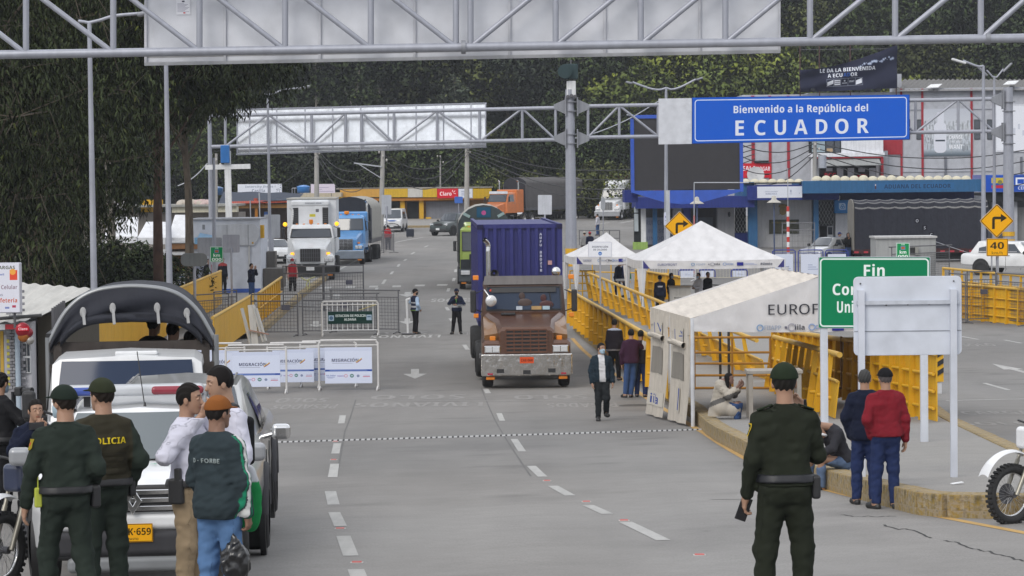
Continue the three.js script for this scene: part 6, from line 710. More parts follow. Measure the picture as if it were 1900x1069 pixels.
{const f=fac('barrier_pole','red and white striped upright pole before the customs wall','pole',1463,515,140),{g}=f,H=(515-383)*f.u;for(let i=0;i<14;i++)part('band',rod([0,H*i/14,0],[0,H*(i+1)/14,0],.075,.075,12),i%2?dull([.55,.06,.05]):MT.white,g);part('rod',rod([0,H,0],[0,H+2.0,0],.02),MT.galv,g);part('base',rb(.5,.25,.5,.03,0,-.05,0),dull([.4,.3,.1]),g);
const l=(lb,px,py,y2,d)=>{const b=gd(px,d),t=at(px,py,d).y-b.y,g2=thing('yard_lamp',lb,'street lamp',b);part('post',rod([0,0,0],[0,t,0],.05,.04),dull([.1,.13,.22]),g2);part('shade',lathe([[.04,.42],[.12,.38],[.16,.18],[.42,.02],[.42,-.02],[.02,.02]],20).translate(0,t,0),dull([.55,.53,.48]),g2);};
l('pale conical yard lamp in front of the plaque wall',1437,376,0,160);l('pale conical yard lamp above the diamond sign by the tent peak',1294,378,0,162);
const h=fac('height_bar','thin grey height frame in front of the customs building','frame',1330,395,145);part('frame',[rod([...h.q(1288,400),0],[...h.q(1288.5,339),0],.03),rod([...h.q(1288.5,339),0],[...h.q(1390,339),0],.03)],MT.galv,h.g);part('leg',rod([...h.q(1288,400),0],[h.q(1288,0)[0],gy(-145)-h.g.position.y,0],.045),dull([.5,.2,.2]),h.g);
const dish=fac('satellite_dish','grey satellite dish on the customs roof by the red shop sign','dish',1402,326,190);part('dish',lathe([[.01,0],[.3,.03],[.5,.09],[.62,.16],[.6,.17],[.3,.06],[.01,.03]],24).rotateX(1.2),mt([.5,.5,.5],.5,0,{side:THREE.DoubleSide,k:'di'}),dish.g);part('mount',[rod([0,-.7,-.1],[0,0,0],.03),rod([0,0,.05],[.05,.02,.5],.012)],MT.dsteel,dish.g);
const cab=fac('grey_cabinet','large grey concrete cabinet with a small opening behind the Fin sign','cabinet',1680,520,128),cm=dull([.36,.37,.37]);part('body',cab.B(1626,1737,535,442,-2,0),cm,cab.g);part('cap',cab.B(1624,1739,442,438.5,-2.1,.1),dull([.48,.48,.48]),cab.g);part('opening',cab.B(1689,1698,472,459,-.05,.02),MT.black,cab.g);part('shutter',cab.B(1698,1704,473,458,0,.15),dull([.3,.3,.28]),cab.g);
const tk=fac('cargo_trailer','long dark tarpaulin-covered truck trailer parked before the customs building','trailer',1710,478,156),u=tk.u,tarp=dull([.035,.037,.05],{map:T.blotch,bumpMap:T.fold,bumpScale:.05,k:'ct'});
const x0=-125*u,x1=124*u,top=117*u,bot=24*u,dep=2.5;const prof=(s)=>[[0,bot],[0,top-.55],[-.16,top-.2],[-.5,top-.03],[-dep/2,top+.03],[-dep+.5,top-.03],[-dep+.16,top-.2],[-dep,top-.55],[-dep,bot]];const ring=(x,k=1)=>prof().map(([z,y])=>[x,y*1,z*1]);const rs=[];for(let i=0;i<=40;i++){const t=i/40,w=.07*Math.abs(Math.sin(t*Math.PI*10));rs.push(prof().map(([z,y],j)=>[lerp(x0+.05,x1,t),y-(j>0&&j<8?Math.abs(w):0),z+(j<2?w*.5:0)]));}part('tarpaulin',loft(rs,true,.5),tarp,tk.g);part('roof_tarpaulin',grid(40,5,(u,v)=>{const r=rs[Math.round(u*40)],k=1.15+v*5.7,i=Math.floor(k),a=r[i],b=r[Math.min(8,i+1)],f=k-i,y=lerp(a[1],b[1],f),z=lerp(a[2],b[2],f);return[a[0],y+.012,z+(v<.4?.012:0)];}),dull([.24,.235,.23],{map:T.grime,side:THREE.DoubleSide,k:'rt'}),tk.g,'dusty grey upper part of the tarpaulin');part('rear_flap',[ext(prof().map(([z,y])=>[z,y-.01]),.08,.02).rotateY(-Math.PI/2).translate(x0-.02,0,0),rod([x0-.04,bot,0],[x0-.04,top-.5,.0],.05)],dull([.25,.235,.21]),tk.g,'faded grey end of the tarpaulin');part('bed',b2(x0,x1,bot-.22,bot+.04,-dep,.03),dull([.07,.03,.03]),tk.g);part('reflector_strip',Array.from({length:14},(_,i)=>b2(lerp(x0,x1,i/14),lerp(x0,x1,i/14)+.25,bot-.18,bot-.08,.03,.045)),dull([.5,.05,.07]),tk.g);part('chassis',b2(x0+.2,x1,bot-.6,bot-.22,-1.8,-.6),MT.black,tk.g);
for(const x of[x0+.9,x0+2.0,x1-1.0])for(const z of[-.15,-dep+.15]){const w=part('wheel',new THREE.CylinderGeometry(.5,.5,.3,22).rotateX(Math.PI/2).translate(x,.5-(478-490)*0+ -.0,z),MT.rubber,tk.g);}part('tie_rope',rod([...tk.q(1736,440),.2],[...tk.q(1812,466),.2],.02),MT.galv,tk.g);tk.g.position.y=gy(tk.g.position.z);for(const[px,py,s]of[[1702,404,'O'],[1716,417,'S'],[1728,430,'C']])part('lettering',plate(.28,.28,tk.q(px,py)[0],tk.q(px,py)[1]+.1,.06),print(canv(64,64,(x)=>{x.fillStyle='#20222c';x.fillRect(0,0,64,64);txt(x,s,32,34,56,'#b8bac0');}),.8),tk.g,null,true);
}
//  vehicles (each faces +z at turn 0, its nose at z = 0)
const tyreG=(r,w)=>lathe([[r*.62,-w/2],[r*.9,-w/2],[r*.97,-w*.4],[r,-w*.25],[r,w*.25],[r*.97,w*.4],[r*.9,w/2],[r*.62,w/2]],28).rotateZ(Math.PI/2);
const rimG=(r,w)=>mg([lathe([[.01,w*.1],[r*.2,w*.14],[r*.24,w*.05],[r*.5,-w*.05],[r*.6,w*.3],[r*.64,w*.36]],24).rotateZ(-Math.PI/2),...Array.from({length:8},(_,i)=>rod([w*.06,Math.cos(i*.785)*r*.34,Math.sin(i*.785)*r*.34],[w*.16,Math.cos(i*.785)*r*.34,Math.sin(i*.785)*r*.34],r*.04,r*.04,6))]);
const wheelCache={};
function wheel(g,x,y,z,r,w,rim=MT.steel,steer=0){const k=r+'_'+w;wheelCache[k]??=[mg(tyreG(r,w)),rimG(r,w)];const t=shared('wheel',wheelCache[k][0],MT.rubber,g);t.position.set(x,y,z);t.rotation.y=(x<0?Math.PI:0)+steer;shared('rim',wheelCache[k][1],rim,t);return t;}
const rrx=(w,b,t,c=.1)=>[[-w+c,b],[w-c,b],[w,b+c],[w,t-c],[w-c,t],[-w+c,t],[-w,t-c],[-w,b+c]];
const boxLoft=(st,crease=.5)=>loft(st.map(([z,w,b,t,c])=>rrx(w,b,t,c??.08).map(([x,y])=>[x,y,z])),true,crease);
function tarpBody(g,w,z0,z1,b,h,m,mf,o={}){const r=Math.min(w/2,o.r??.75),prof=(k=0)=>{const p=[[-w/2,b]];for(let i=0;i<=10;i++){const a=Math.PI*(1-i/10);p.push([Math.cos(a)*r*(w/2/r)*(1+k*.0),h-r+Math.sin(a)*r]);}p.push([w/2,b]);return p;},rs=[],n=26;for(let i=0;i<=n;i++){const z=lerp(z0,z1,i/n),s=.02*Math.cos(i*1.57*2);rs.push(prof().map(([x,y])=>[x*(1-s),y-(y>b+.1?.02*(1-Math.cos(i*Math.PI)):0),z]));}part('tarpaulin',loft(rs,true,.6),m,g);part('front_tarpaulin',ext(prof().map(([x,y])=>[x*.985,y-.015]),.05,.015).translate(0,0,z0+.02),mf,g);part('body_frame',[bx(w,.3,Math.abs(z1-z0),0,b-.1,(z0+z1)/2),...(o.posts??[-1,1]).map((s)=>bar([s*w/2,b,z0+.05],[s*w/2,h-.7,z0+.05],.08))],MT.dsteel,g);}
function truck(name,label,pos,ry,o){
const g=thing(name,label,'truck',pos,ry,o.group),W=o.W??2.4,c=o.paint,hl=o.hood??1.9,hy=o.hy??1.62,wy=o.wy??2.0,ct=o.top??2.95,cz=-hl,cl=o.cabL??1.7,k=W/2,m=o.trim??MT.chrome;
g.scale.setScalar(o.s??1);
if(!o.cabover){
const nw=o.nose??.36,blk=o.angular;part('hood',boxLoft([[-.18,W*nw*.97,.85,hy-.1,.06],[-.25,W*nw,.8,hy,.09],[-hl*.55,W*(nw+.03),.8,lerp(hy,wy,.5),.1],[cz-.02,W*(blk?.46:.42),.8,wy,.1]]),c,g);
for(const s of[-1,1])part('fender',loft([[-.2,.36,.68,hy*.73],[-.28,.4,.6,hy*.78],[-.8,.42,.95,hy*.82],[-1.35,.4,.95,hy*.8],[-1.6,.36,.6,hy*.7]].map(([z,w,b,t])=>rrx(w/2+(blk?.1:0),b,t,.08).map(([x,y])=>[s*(k-.21-(blk?.09:0))+x,y,z])),true,.5),c,g);
if(blk)for(const s of[-1,1])part('hood_shoulder',loft([[-.5,.8,hy*.9,hy*.86],[-hl*.55,.8,lerp(hy,wy,.4)-.03,lerp(hy,wy,.2)-.1],[cz+.02,.8,wy-.03,wy-.12]].map(([z,b,t,t2])=>[[.6,b],[k-.07,b],[k-.07,t2],[.72,t],[.6,t]].map(([x,y])=>[s*x,y,z])),true,.2),o.paint2??c,g);
const gw=o.gw??W*.46,g0=o.g0??.92,g1=hy-.07;const gr=part('grille',bx(gw,g1-g0,.05,0,(g0+g1)/2,-.17),MT.black,g);for(let i=0;i<=(o.bars??7);i++)part('grille_bar',bx(gw,o.bt??.045,.05,0,lerp(g0,g1,i/(o.bars??7)),-.145),o.grille??m,gr);for(let i=0;i<=(o.vbars??4);i++)part('grille_bar',bx(.035,g1-g0,.04,lerp(-gw/2,gw/2,i/(o.vbars??4)),(g0+g1)/2,-.146),o.grille??m,gr);
for(const s of[-1,1]){const h=part('headlight',rb(.44,.2,.08,.02,s*(k-.28),o.ly??1.05,-.2),m,g);for(const d of[-1,1])part('lens',rb(.18,.14,.03,.01,s*(k-.28)+d*.1,o.ly??1.05,-.155),MT.lamp,h);part('indicator',rb(.16,.13,.1,.02,s*(k-.3),hy*.78+.05,-.42),o.hazard?o.hazard:MT.orangeL,g);}
}
const bz=o.cabover?.06:0;part('bumper',[rb(W*1.03,o.bh??.5,.16,.04,0,o.by??.62,-.08+bz)],o.bumper??m,g);for(const s of[-1,1])part('fog_lamp',rb(.24,.09,.05,.02,s*(k-.22),(o.by??.62)-(o.bh??.5)/2-.06,-.1+bz),MT.orangeL,g);
const wr=o.roofW??.44,f=o.cabover?0:cz,rake=o.rake??.34,cb=o.cabover?.7:1.0;part('cab',[loft([[cb,k*.96,f,f-cl],[wy,k*.96,f,f-cl],[ct-.12,W*wr,f-rake,f-cl+.05],[ct,W*wr-.1,f-rake-.12,f-cl+.15]].map(([y,w,z0,z1])=>[[-w,y,z1],[-w,y,z0-.12],[-w+.12,y,z0],[w-.12,y,z0],[w,y,z0-.12],[w,y,z1]]),true,.45)],o.cab??c,g);
const wz=(y)=>f-rake*(y-wy)/(ct-.12-wy)+.015,y0=wy+.06,y1=ct-.22,w0=k*.96-.14,w1=W*wr-.1;part('windshield',grid(10,4,(u,v)=>{const y=lerp(y0,y1,v),w=lerp(w0,w1,v);return[lerp(-w,w,u),y,wz(y)+.03*(1-(2*u-1)**2)];}),o.glass??MT.glass,g);part('windshield_seal',[bar([-w0-.02,y0,wz(y0)],[w0+.02,y0,wz(y0)],.04),bar([-w1-.02,y1,wz(y1)],[w1+.02,y1,wz(y1)],.04),bar([-w0-.02,y0,wz(y0)],[-w1-.02,y1,wz(y1)],.04),bar([w0+.02,y0,wz(y0)],[w1+.02,y1,wz(y1)],.04)],MT.black,g);
for(const s of[-1,1]){part('side_window',quad([s*(k*.96+.008),y0,f-.3],[s*(k*.96+.008),y0,f-cl*.72],[s*(W*wr+.012),y1,f-cl*.72],[s*(W*wr+.012),y1,f-rake-.2]),MT.glass,g);const mx=s*(k+.2);const mr=part('mirror',[rb(.16,o.mh??.5,.1,.04,mx,wy+.3,f-.05),rod([s*k*.95,wy+.6,f-.2],[mx,wy+.5,f-.05],.015),rod([s*k*.95,wy,f-.2],[mx,wy+.1,f-.05],.015)],o.mirror??MT.black,g);part('step',rb(.1,.12,.5,.02,s*(k-.02),.75,f-.8),MT.dsteel,g);part('fuel_tank',new THREE.CylinderGeometry(.3,.3,1.1,18).rotateX(Math.PI/2).translate(s*(k-.32),.85,f-cl-.55),m,g);part('door_handle',rb(.02,.04,.16,.01,s*(k*.96+.012),wy-.12,f-cl*.75),MT.chrome,g);}
if(o.visor)part('sun_visor',slab([-W*wr-.02,ct-.14,f-rake*.9+.05],[W*wr+.02,ct-.14,f-rake*.9+.05],[W*wr-.02,ct+.1,f-rake+.06],[-W*wr+.02,ct+.1,f-rake+.06],.04),o.visor,g);for(let i=0;i<5;i++)part('marker_lamp',rb(.12,.05,.07,.02,(i-2)*W*.15,ct+.03,f-rake-.2),MT.orangeL,g);
for(const[x,z,y]of o.stacks??[])part('exhaust_stack',[rod([x,1.2,z],[x,y-.3,z],.075,.075,14),pipe([[x,y-.3,z],[x,y-.08,z],[x-.1,y+.05,z+.1]],.075,8,12)],m,g);
const len=o.len??8;part('chassis',[bx(.8,.3,len,0,.85,-len/2-.5),bx(W*.7,.1,.1,0,.5,-.9)],MT.black,g);
const wr2=o.wr??.5;for(const[z,dual]of o.axles??[[-.95,0],[-5,1],[-6.3,1]])for(const s of[-1,1]){wheel(g,s*(k-.16),wr2,z,wr2,dual?.5:.3,o.rim??MT.steel);}
o.extra?.(g,k,f);return g;
}
const P_=(c)=>paint(c);
const clothDark=dull([.03,.032,.04],{map:T.blotch,bumpMap:T.fold,bumpScale:.03,k:'cd'});
truck('container_truck','brown long-nosed truck carrying a dark blue container, coming down the middle lane',gp(978,722),.032,{W:2.42,paint:mt([.115,.052,.03],.32,.3,{clearcoat:.5,clearcoatRoughness:.25,map:T.blotch,k:'br'}),paint2:mt([.2,.09,.02],.35,.2,{clearcoat:.5,map:T.blotch,k:'b2'}),cab:mt([.1,.055,.04],.4,.3,{map:T.blotch,k:'b3'}),grille:dull([.13,.065,.045]),hood:1.75,hy:1.68,wy:2.02,top:2.92,nose:.31,gw:1.12,g0:1.0,bars:6,vbars:5,angular:1,roofW:.455,rake:.22,bumper:mt([.62,.6,.57],.22,1,{map:T.grime,bumpMap:T.fold,bumpScale:.02,k:'bp'}),bh:.6,by:.66,ly:1.08,visor:dull([.2,.19,.19]),stacks:[[-.93,-3.75,3.95]],len:13,axles:[[-.95,0],[-4.7,1],[-6.0,1],[-12.6,1],[-13.9,1]],mh:.62,glass:mt([.022,.034,.062],.1,0,{specularIntensity:.5,map:null,k:'bg'}),extra(g,k,f){
const z0=-4.35,z1=-16.3,b=1.5,h=4.42,hw=1.22,col=mt([.022,.025,.155],.5,.1,{map:T.grime,k:'cb'});const c=part('container',[bx(2.36,h-b-.1,z0-z1-.12,0,(b+h)/2,(z0+z1)/2)],col,g);part('corner_frame',[...[-1,1].map((s)=>bx(.14,h-b,.14,s*(hw-.07),(b+h)/2,z0-.04)),bx(2.44,.12,.12,0,h-.06,z0-.05),bx(2.44,.14,.12,0,b+.07,z0-.05),...[-1,1].flatMap((s)=>[bx(.1,.12,z0-z1,s*(hw-.05),h-.06,(z0+z1)/2),bx(.1,.14,z0-z1,s*(hw-.05),b+.07,(z0+z1)/2)])],col,c);for(let i=0;i<9;i++)part('corrugation',bx(.1,h-b-.26,.08,(i-4)*.24,(b+h)/2,z0-.035),col,c);for(let i=0;i<40;i++)for(const s of[-1])part('corrugation',bx(.05,h-b-.3,.15,s*(hw-.035),(b+h)/2,z0-.3-i*.29),col,c);for(const s of[-1,1])for(const y of[b+.08,h-.08])part('corner_casting',bx(.17,.13,.17,s*(hw-.08),y,z0-.03),dull([.02,.02,.06]),c);part('lettering',plate(.12,1.4,.6,3.48,z0+.012),print(canv(48,700,(x,w,hh)=>{x.clearRect(0,0,w,hh);'AMFU 880218 9'.split('').forEach((q,i)=>txt(x,q,24,30+i*52,50,'#b9bcd0',{w:30}));}),.6,{transparent:true}),c,null,true);part('sticker',plate(.12,.12,.86,3.3,z0+.012),dull([.5,.3,.3]),c);
const pl=part('licence_plate',plate(.38,.17,0,.79,.012),print(canv(256,116,(x)=>{x.fillStyle='#c9502a';x.fillRect(0,0,256,116);txt(x,'CAE-068',128,62,62,'#3a1a14',{w:220});}),.5),g,null,true);for(const x of[-.72,0,.68])part('bumper_slot',bx(.2,.11,.02,x,.5-(x?0:.04),.004),MT.black,g);for(const s of[-1,1])part('reflector',bx(.14,.05,.02,s*1.0,.42,.006),mt([.4,.03,.06],.3),g);part('windshield_lettering',plate(.55,.12,-.72,2.63,f-.115,[-.25,0,0]),print(canv(256,56,(x)=>{x.clearRect(0,0,256,56);txt(x,'BOSI',150,28,48,'#b8402c',{font:'serif',w:130});x.fillStyle='#b8402c';x.beginPath();x.ellipse(42,28,26,15,-.5,0,7);x.fill();}),.5,{transparent:true}),g,null,true);part('dark_band',grid(6,1,(u,v)=>[lerp(-.9,.9,u),lerp(2.56,2.69,v),f-lerp(.13,.175,v)+.055]),MT.black,g);
part('spotlight',[tr(new THREE.SphereGeometry(.13,18,12),[.92,3.12,f-.3],[0,0,0],[1,1,.7]),rod([.92,2.95,f-.3],[.92,3.05,f-.3],.03)],MT.chrome,g);part('horn',lathe([[.03,0],[.05,.25],[.12,.4]],16).rotateX(Math.PI/2).translate(-.8,3.08,f-.7),MT.dsteel,g);part('round_mirror',[tr(new THREE.SphereGeometry(.16,18,12),[-.92,2.35,f+.35],[0,0,0],[1,1,.4]),pipe([[-1.05,2.6,f],[-1.1,2.65,f+.2],[-.95,2.45,f+.38]],.018,10,6)],mt([.75,.75,.75],.25,.6),g);for(const s of[-1,1]){part('side_marker',[rb(.16,.13,.1,.02,s*1.33,2.98,f-.1),rb(.14,.12,.1,.02,s*1.33,1.92,f-.1)],MT.orangeL,g);}part('hood_scoop',rb(.4,.06,.3,.02,-.45,1.98,f+.25),MT.black,g);part('wiper',bar([.78,2.1,f+.03],[.72,2.6,f-.12],.02),MT.black,g);for(const[x,w,cc]of[[-.13,.17,[.5,.55,.62]],[.35,.28,[.45,.3,.14]],[.62,.2,[.4,.52,.6]]])part('dashboard_item',bx(w,.1,.02,x,2.13,f+.045),dull(cc),g);
for(const[x,y,cc]of[[-.05,2.36,[.07,.045,.04]],[.55,2.3,[.07,.02,.02]]])part('driver',mg([tr(new THREE.SphereGeometry(.085,14,10),[x,y+.1,f-.05],[0,0,0],[1,1.2,.12]),tr(new THREE.SphereGeometry(.2,14,10),[x+.08,y-.09,f-.015],[0,0,0],[1,.6,.1])]),mt(cc,.5),g);}});
truck('reefer_truck','white long-nosed truck with a refrigerated box waiting at the left behind the fences',gp(576,521),.045,{s:1.06,paint:P_([.72,.74,.76]),hood:1.9,hy:1.65,wy:2.05,top:2.75,nose:.33,gw:.98,g0:.95,bars:3,vbars:9,grille:MT.dsteel,bt:.02,ly:1.02,bumper:MT.black,by:.55,bh:.42,hazard:new THREE.MeshStandardMaterial({color:0xffa010,emissive:new THREE.Color(1,.5,.03),emissiveIntensity:1.3}),len:10,axles:[[-1.0,0],[-8,1],[-9.3,1]],roofW:.43,extra(g,k,f){const W2=dull([.7,.72,.75],{map:T.blotch}),z0=f-1.75;part('cargo_box',rb(2.5,2.75,7,.03,0,2.65,z0-3.5),W2,g);part('box_roof',rb(2.56,.07,7.1,.02,0,4.05,z0-3.5),dull([.4,.39,.36]),g);const u=part('fridge_unit',[rb(1.85,1.35,.45,.08,-.05,3.15,z0+.2),rb(1.95,.32,.52,.12,-.05,3.82,z0+.22)],W2,g);for(const s of[-1,1]){const v=part('vent',bx(.3,1.0,.02,-.05+s*.76,3.1,z0+.43),MT.black,u);part('vent_bars',Array.from({length:9},(_,i)=>bx(.3,.025,.02,-.05+s*.76,2.65+i*.11,z0+.45)),MT.dsteel,v);}part('lettering',plate(.9,.09,.1,3.82,z0+.485),print(canv(256,26,(x)=>{x.fillStyle='#c4c8d0';x.fillRect(0,0,256,26);txt(x,'THERMO KING',128,13,24,'#333',{w:240});}),.5),g,null,true);part('yellow_sticker',plate(.3,.14,.05,3.2,z0+.428),dull([.6,.55,.05]),g);part('badge',plate(.16,.16,.3,3.45,z0+.428),dull([.15,.15,.17]),g);for(const s of[-1,1])part('beacon',tr(new THREE.SphereGeometry(.11,14,10),[s*1.3,2.78,f-.2]),new THREE.MeshStandardMaterial({color:0xffb020,emissive:new THREE.Color(1,.52,.03),emissiveIntensity:1.2}),g);part('roof_beacon',rb(.2,.22,.2,.04,0,2.9,f-.6),MT.orangeL,g);part('intake_pipe',pipe([[-.95,2.4,z0+.35],[-.95,3.4,z0+.4],[-1.05,3.6,z0+.45]],.07,10,8),MT.white,g);part('licence_plate',plate(.4,.18,0,.6,.02),MT.white,g);}});
truck('cargo_truck','light blue truck with a grey rounded tarpaulin, behind the white refrigerated truck',gp(637,492),-.04,{paint:P_([.1,.3,.62]),hood:1.9,hy:1.6,wy:2.0,top:2.95,nose:.34,bumper:mt([.4,.46,.54],.3,.8),len:11,axles:[[-1,0],[-4.6,1],[-9,1],[-10.3,1]],stacks:[[1.1,-3.8,3.8]],extra(g,k,f){tarpBody(g,2.6,-4.4,-11.5,1.45,4.05,dull([.36,.35,.32],{map:T.blotch,k:'gt'}),clothDark);part('roof_light',[rb(.3,.2,.2,.04,0,3.1,f-.5)],MT.orangeL,g);part('sleeper',rb(2.3,1.9,.8,.1,0,2.2,f-2.1),P_([.1,.3,.62]),g);part('badge',plate(.5,.22,.2,3.5,-4.36),dull([.25,.25,.5]),g);}});
truck('cargo_truck','lime green flat-nosed truck with an arched dark tarpaulin, half hidden by the blue container',gp(900,538),.02,{cabover:1,W:2.5,paint:P_([.28,.38,.05]),wy:1.85,top:3.05,roofW:.47,rake:.12,cabL:2,by:.72,bh:.62,bumper:dull([.08,.09,.1]),len:10,axles:[[-1.3,0],[-6,1],[-7.3,1]],wr:.48,extra(g,k){tarpBody(g,2.6,-2.35,-10,1.3,4.12,dull([.4,.39,.36],{map:T.blotch,k:'gt2'}),dull([.06,.075,.085],{map:T.blotch,k:'gf'}),{r:1.1});part('dark_panel',[rb(1.5,.8,.05,.05,0,1.35,.03),rb(2.36,.5,.06,.04,0,1.25,.0)],dull([.03,.035,.04]),g);for(const s of[-1,1])part('headlight',rb(.44,.22,.08,.04,s*.95,.85,.13),MT.lamp,g);part('air_deflector',boxLoft([[-.4,.9,3.0,3.15,.04],[-1.2,1.0,3.0,3.3,.06]]),P_([.34,.46,.05]),g);part('painted_board',plate(.7,.5,0,3.75,-2.27),print(canv(96,70,(x)=>{x.fillStyle='#24506e';x.fillRect(0,0,96,70);x.fillStyle='#b0508a';x.beginPath();x.arc(48,38,16,0,7);x.fill();}),.7),g,null,true);for(const s of[-1,1])part('flag_patch',plate(.36,.14,s*.85,3.62,-2.27,[0,0,s*.5]),dull([.3,.4,.42]),g);}});
truck('cargo_truck','orange truck with a long grey tarpaulin trailer turning in front of the trees',gp(900,416),-.62,{s:.98,paint:P_([.62,.17,.03]),hood:1.9,hy:1.6,wy:2.0,top:2.95,nose:.34,len:14,axles:[[-1,0],[-4.6,1],[-5.9,1],[-12,1],[-13.3,1]],visor:MT.chrome,stacks:[[1.1,-3.9,4.0],[-1.1,-3.9,4.0]],extra(g,k,f){part('sleeper',rb(2.35,2.2,1.2,.1,0,2.1,f-2.2),P_([.62,.17,.03]),g);tarpBody(g,2.6,-4.9,-14.6,1.45,4.35,dull([.105,.1,.1],{map:T.blotch,k:'gt3'}),clothDark,{r:.6});}});
truck('container_truck','white truck with a red container coming round the far bend beside the dark screen',gp(1126,409),-.32,{s:1.0,paint:P_([.75,.76,.78]),hood:2.0,hy:1.75,wy:2.1,top:3.0,nose:.34,gw:1.0,g0:1.0,bumper:mt([.45,.46,.48],.3,.7),len:14,axles:[[-1.1,0],[-5,1],[-6.3,1],[-12.5,1]],stacks:[[-1.1,-4,4.2]],extra(g,k,f){part('roof_fairing',boxLoft([[f-.5,.8,2.95,3.15,.05],[f-1.2,1.05,2.95,3.75,.1],[f-2.6,1.1,2.2,3.8,.1]]),P_([.75,.76,.78]),g);part('container',rb(2.44,2.7,10,.03,0,3.0,-10.5),dull([.24,.04,.045]),g);part('container_frame',[bx(2.48,.12,.1,0,4.3,-5.46),bx(2.48,.12,.1,0,1.7,-5.46)],dull([.18,.03,.035]),g);}});
function car(name,label,cat,pos,ry,o){const g=thing(name,label,cat,pos,ry,o.group);const ring=(z,w,b,t)=>[[-w*.9,b],[w*.9,b],[w*.985,b+.1],[w,lerp(b,t,.45)],[w*.985,t-.12],[w*.93,t-.03],[w*.8,t],[0,t+.025],[-w*.8,t],[-w*.93,t-.03],[-w*.985,t-.12],[-w,lerp(b,t,.45)],[-w*.985,b+.1]].map(([x,y])=>[x,y,z]);
g.scale.setScalar(o.s??1);part('body',loft(o.low.map((s)=>ring(...s)),true,.5),o.paint,g);
const cr=([z,wb,wt,yb,yt])=>[[-wb,yb],[wb,yb],[wb*.995,lerp(yb,yt,.2)],[wt,yt-.07],[wt*.9,yt-.01],[0,yt+.025],[-wt*.9,yt-.01],[-wt,yt-.07],[-wb*.995,lerp(yb,yt,.2)]].map(([x,y])=>[x,y,z]);part('cabin',loft(o.cab.map(cr),true,.5),o.cabM??o.paint,g);
const[A,B]=o.cab,glass=(a,b,i0,i1)=>grid(12,6,(u,v)=>{const q=lerp(i0,i1,v),w=lerp(a[1],b[2],q)*(i0>.5?.86:.9)-q*.03,y=lerp(a[3],b[4]-.015,q),z=lerp(a[0],b[0],q),n=2*u-1;return[n*w,y+.035,z+(b[0]<a[0]?1:-1)*(.035+.06*(1-n*n))];});part('windshield',glass(A,B,.06,.93),o.glass??MT.glass,g);const C=o.cab[o.cab.length-2],D=o.cab[o.cab.length-1];part('rear_window',glass(D,C,.1,.85),MT.glass,g);
for(const s of[-1,1]){for(const[z0,z1]of o.win)part('side_window',grid(3,3,(u,v)=>{const cab0=B,y=lerp(cab0[3]+.07,cab0[4]-.12,v),H=cab0[4]-cab0[3],t=(y-cab0[3])/H,w=(t<.2?cab0[1]:lerp(cab0[1]*.995,cab0[2],(t-.2)/(.8-.07/H)))+.012,z=lerp(z0-(z0===o.win[0][0]?v*(A[0]-B[0])*.55:0),z1+(o.winR??0)*v,u);return[s*w,y,z];}),MT.glass,g);for(const z of o.doors??[])part('door_seam',bx(.012,(o.seamH??.75),.012,s*(o.low[2][1]+.001),.62+(o.up??0),z),MT.black,g);for(const z of(o.doors??[]).slice(1))part('door_handle',rb(.03,.03,.16,.01,s*(o.low[2][1]+.01),o.low[3][3]-.12,z+.16),o.handle??MT.black,g);const m=part('mirror',[rb(.2,.17,.12,.05,s*(o.low[2][1]+.16),B[3]+.08,A[0]-.28),rod([s*(o.low[2][1]-.05),B[3]+.02,A[0]-.3],[s*(o.low[2][1]+.1),B[3]+.06,A[0]-.28],.025)],o.mirror??MT.black,g);for(const z of o.axles){part('wheel_arch',[new THREE.CylinderGeometry(o.wr*1.22,o.wr*1.22,.06,28).rotateZ(Math.PI/2).translate(s*(o.low[2][1]-.02),o.wr+.03,z)],o.arch??MT.black,g);wheel(g,s*(o.low[2][1]-o.ww/2+.04),o.wr,z,o.wr,o.ww,o.rim??MT.steel,z===o.axles[0]?o.steer??0:0);}}
for(const s of[-1,1]){part('headlight',rb(...(o.hl??[.36,.16,.1]),.05,s*(o.low[1][1]-.2),o.hy,o.low[1][0]+.015),MT.lamp,g);}
if(o.grille)part('grille',rb(o.grille[0],o.grille[1],.06,.03,0,o.hy,o.low[0][0]+.01),MT.black,g);part('front_bumper',rb(o.low[1][1]*1.9,.22,.16,.06,0,.45,o.low[0][0]-.02),o.bumper??MT.black,g);part('licence_plate',plate(.34,.16,0,.55,o.low[0][0]+.075),o.plate??MT.white,g,null,true);o.extra?.(g);return g;
}
const silver=mt([.5,.5,.49],.3,.5,{clearcoat:.8,clearcoatRoughness:.1,map:T.blotch,k:'sil'}),whiteP=paint([.74,.75,.76]);
const dusterGlass=mt([.06,.078,.085],.08,0,{clearcoat:1,map:null,k:'dg'});
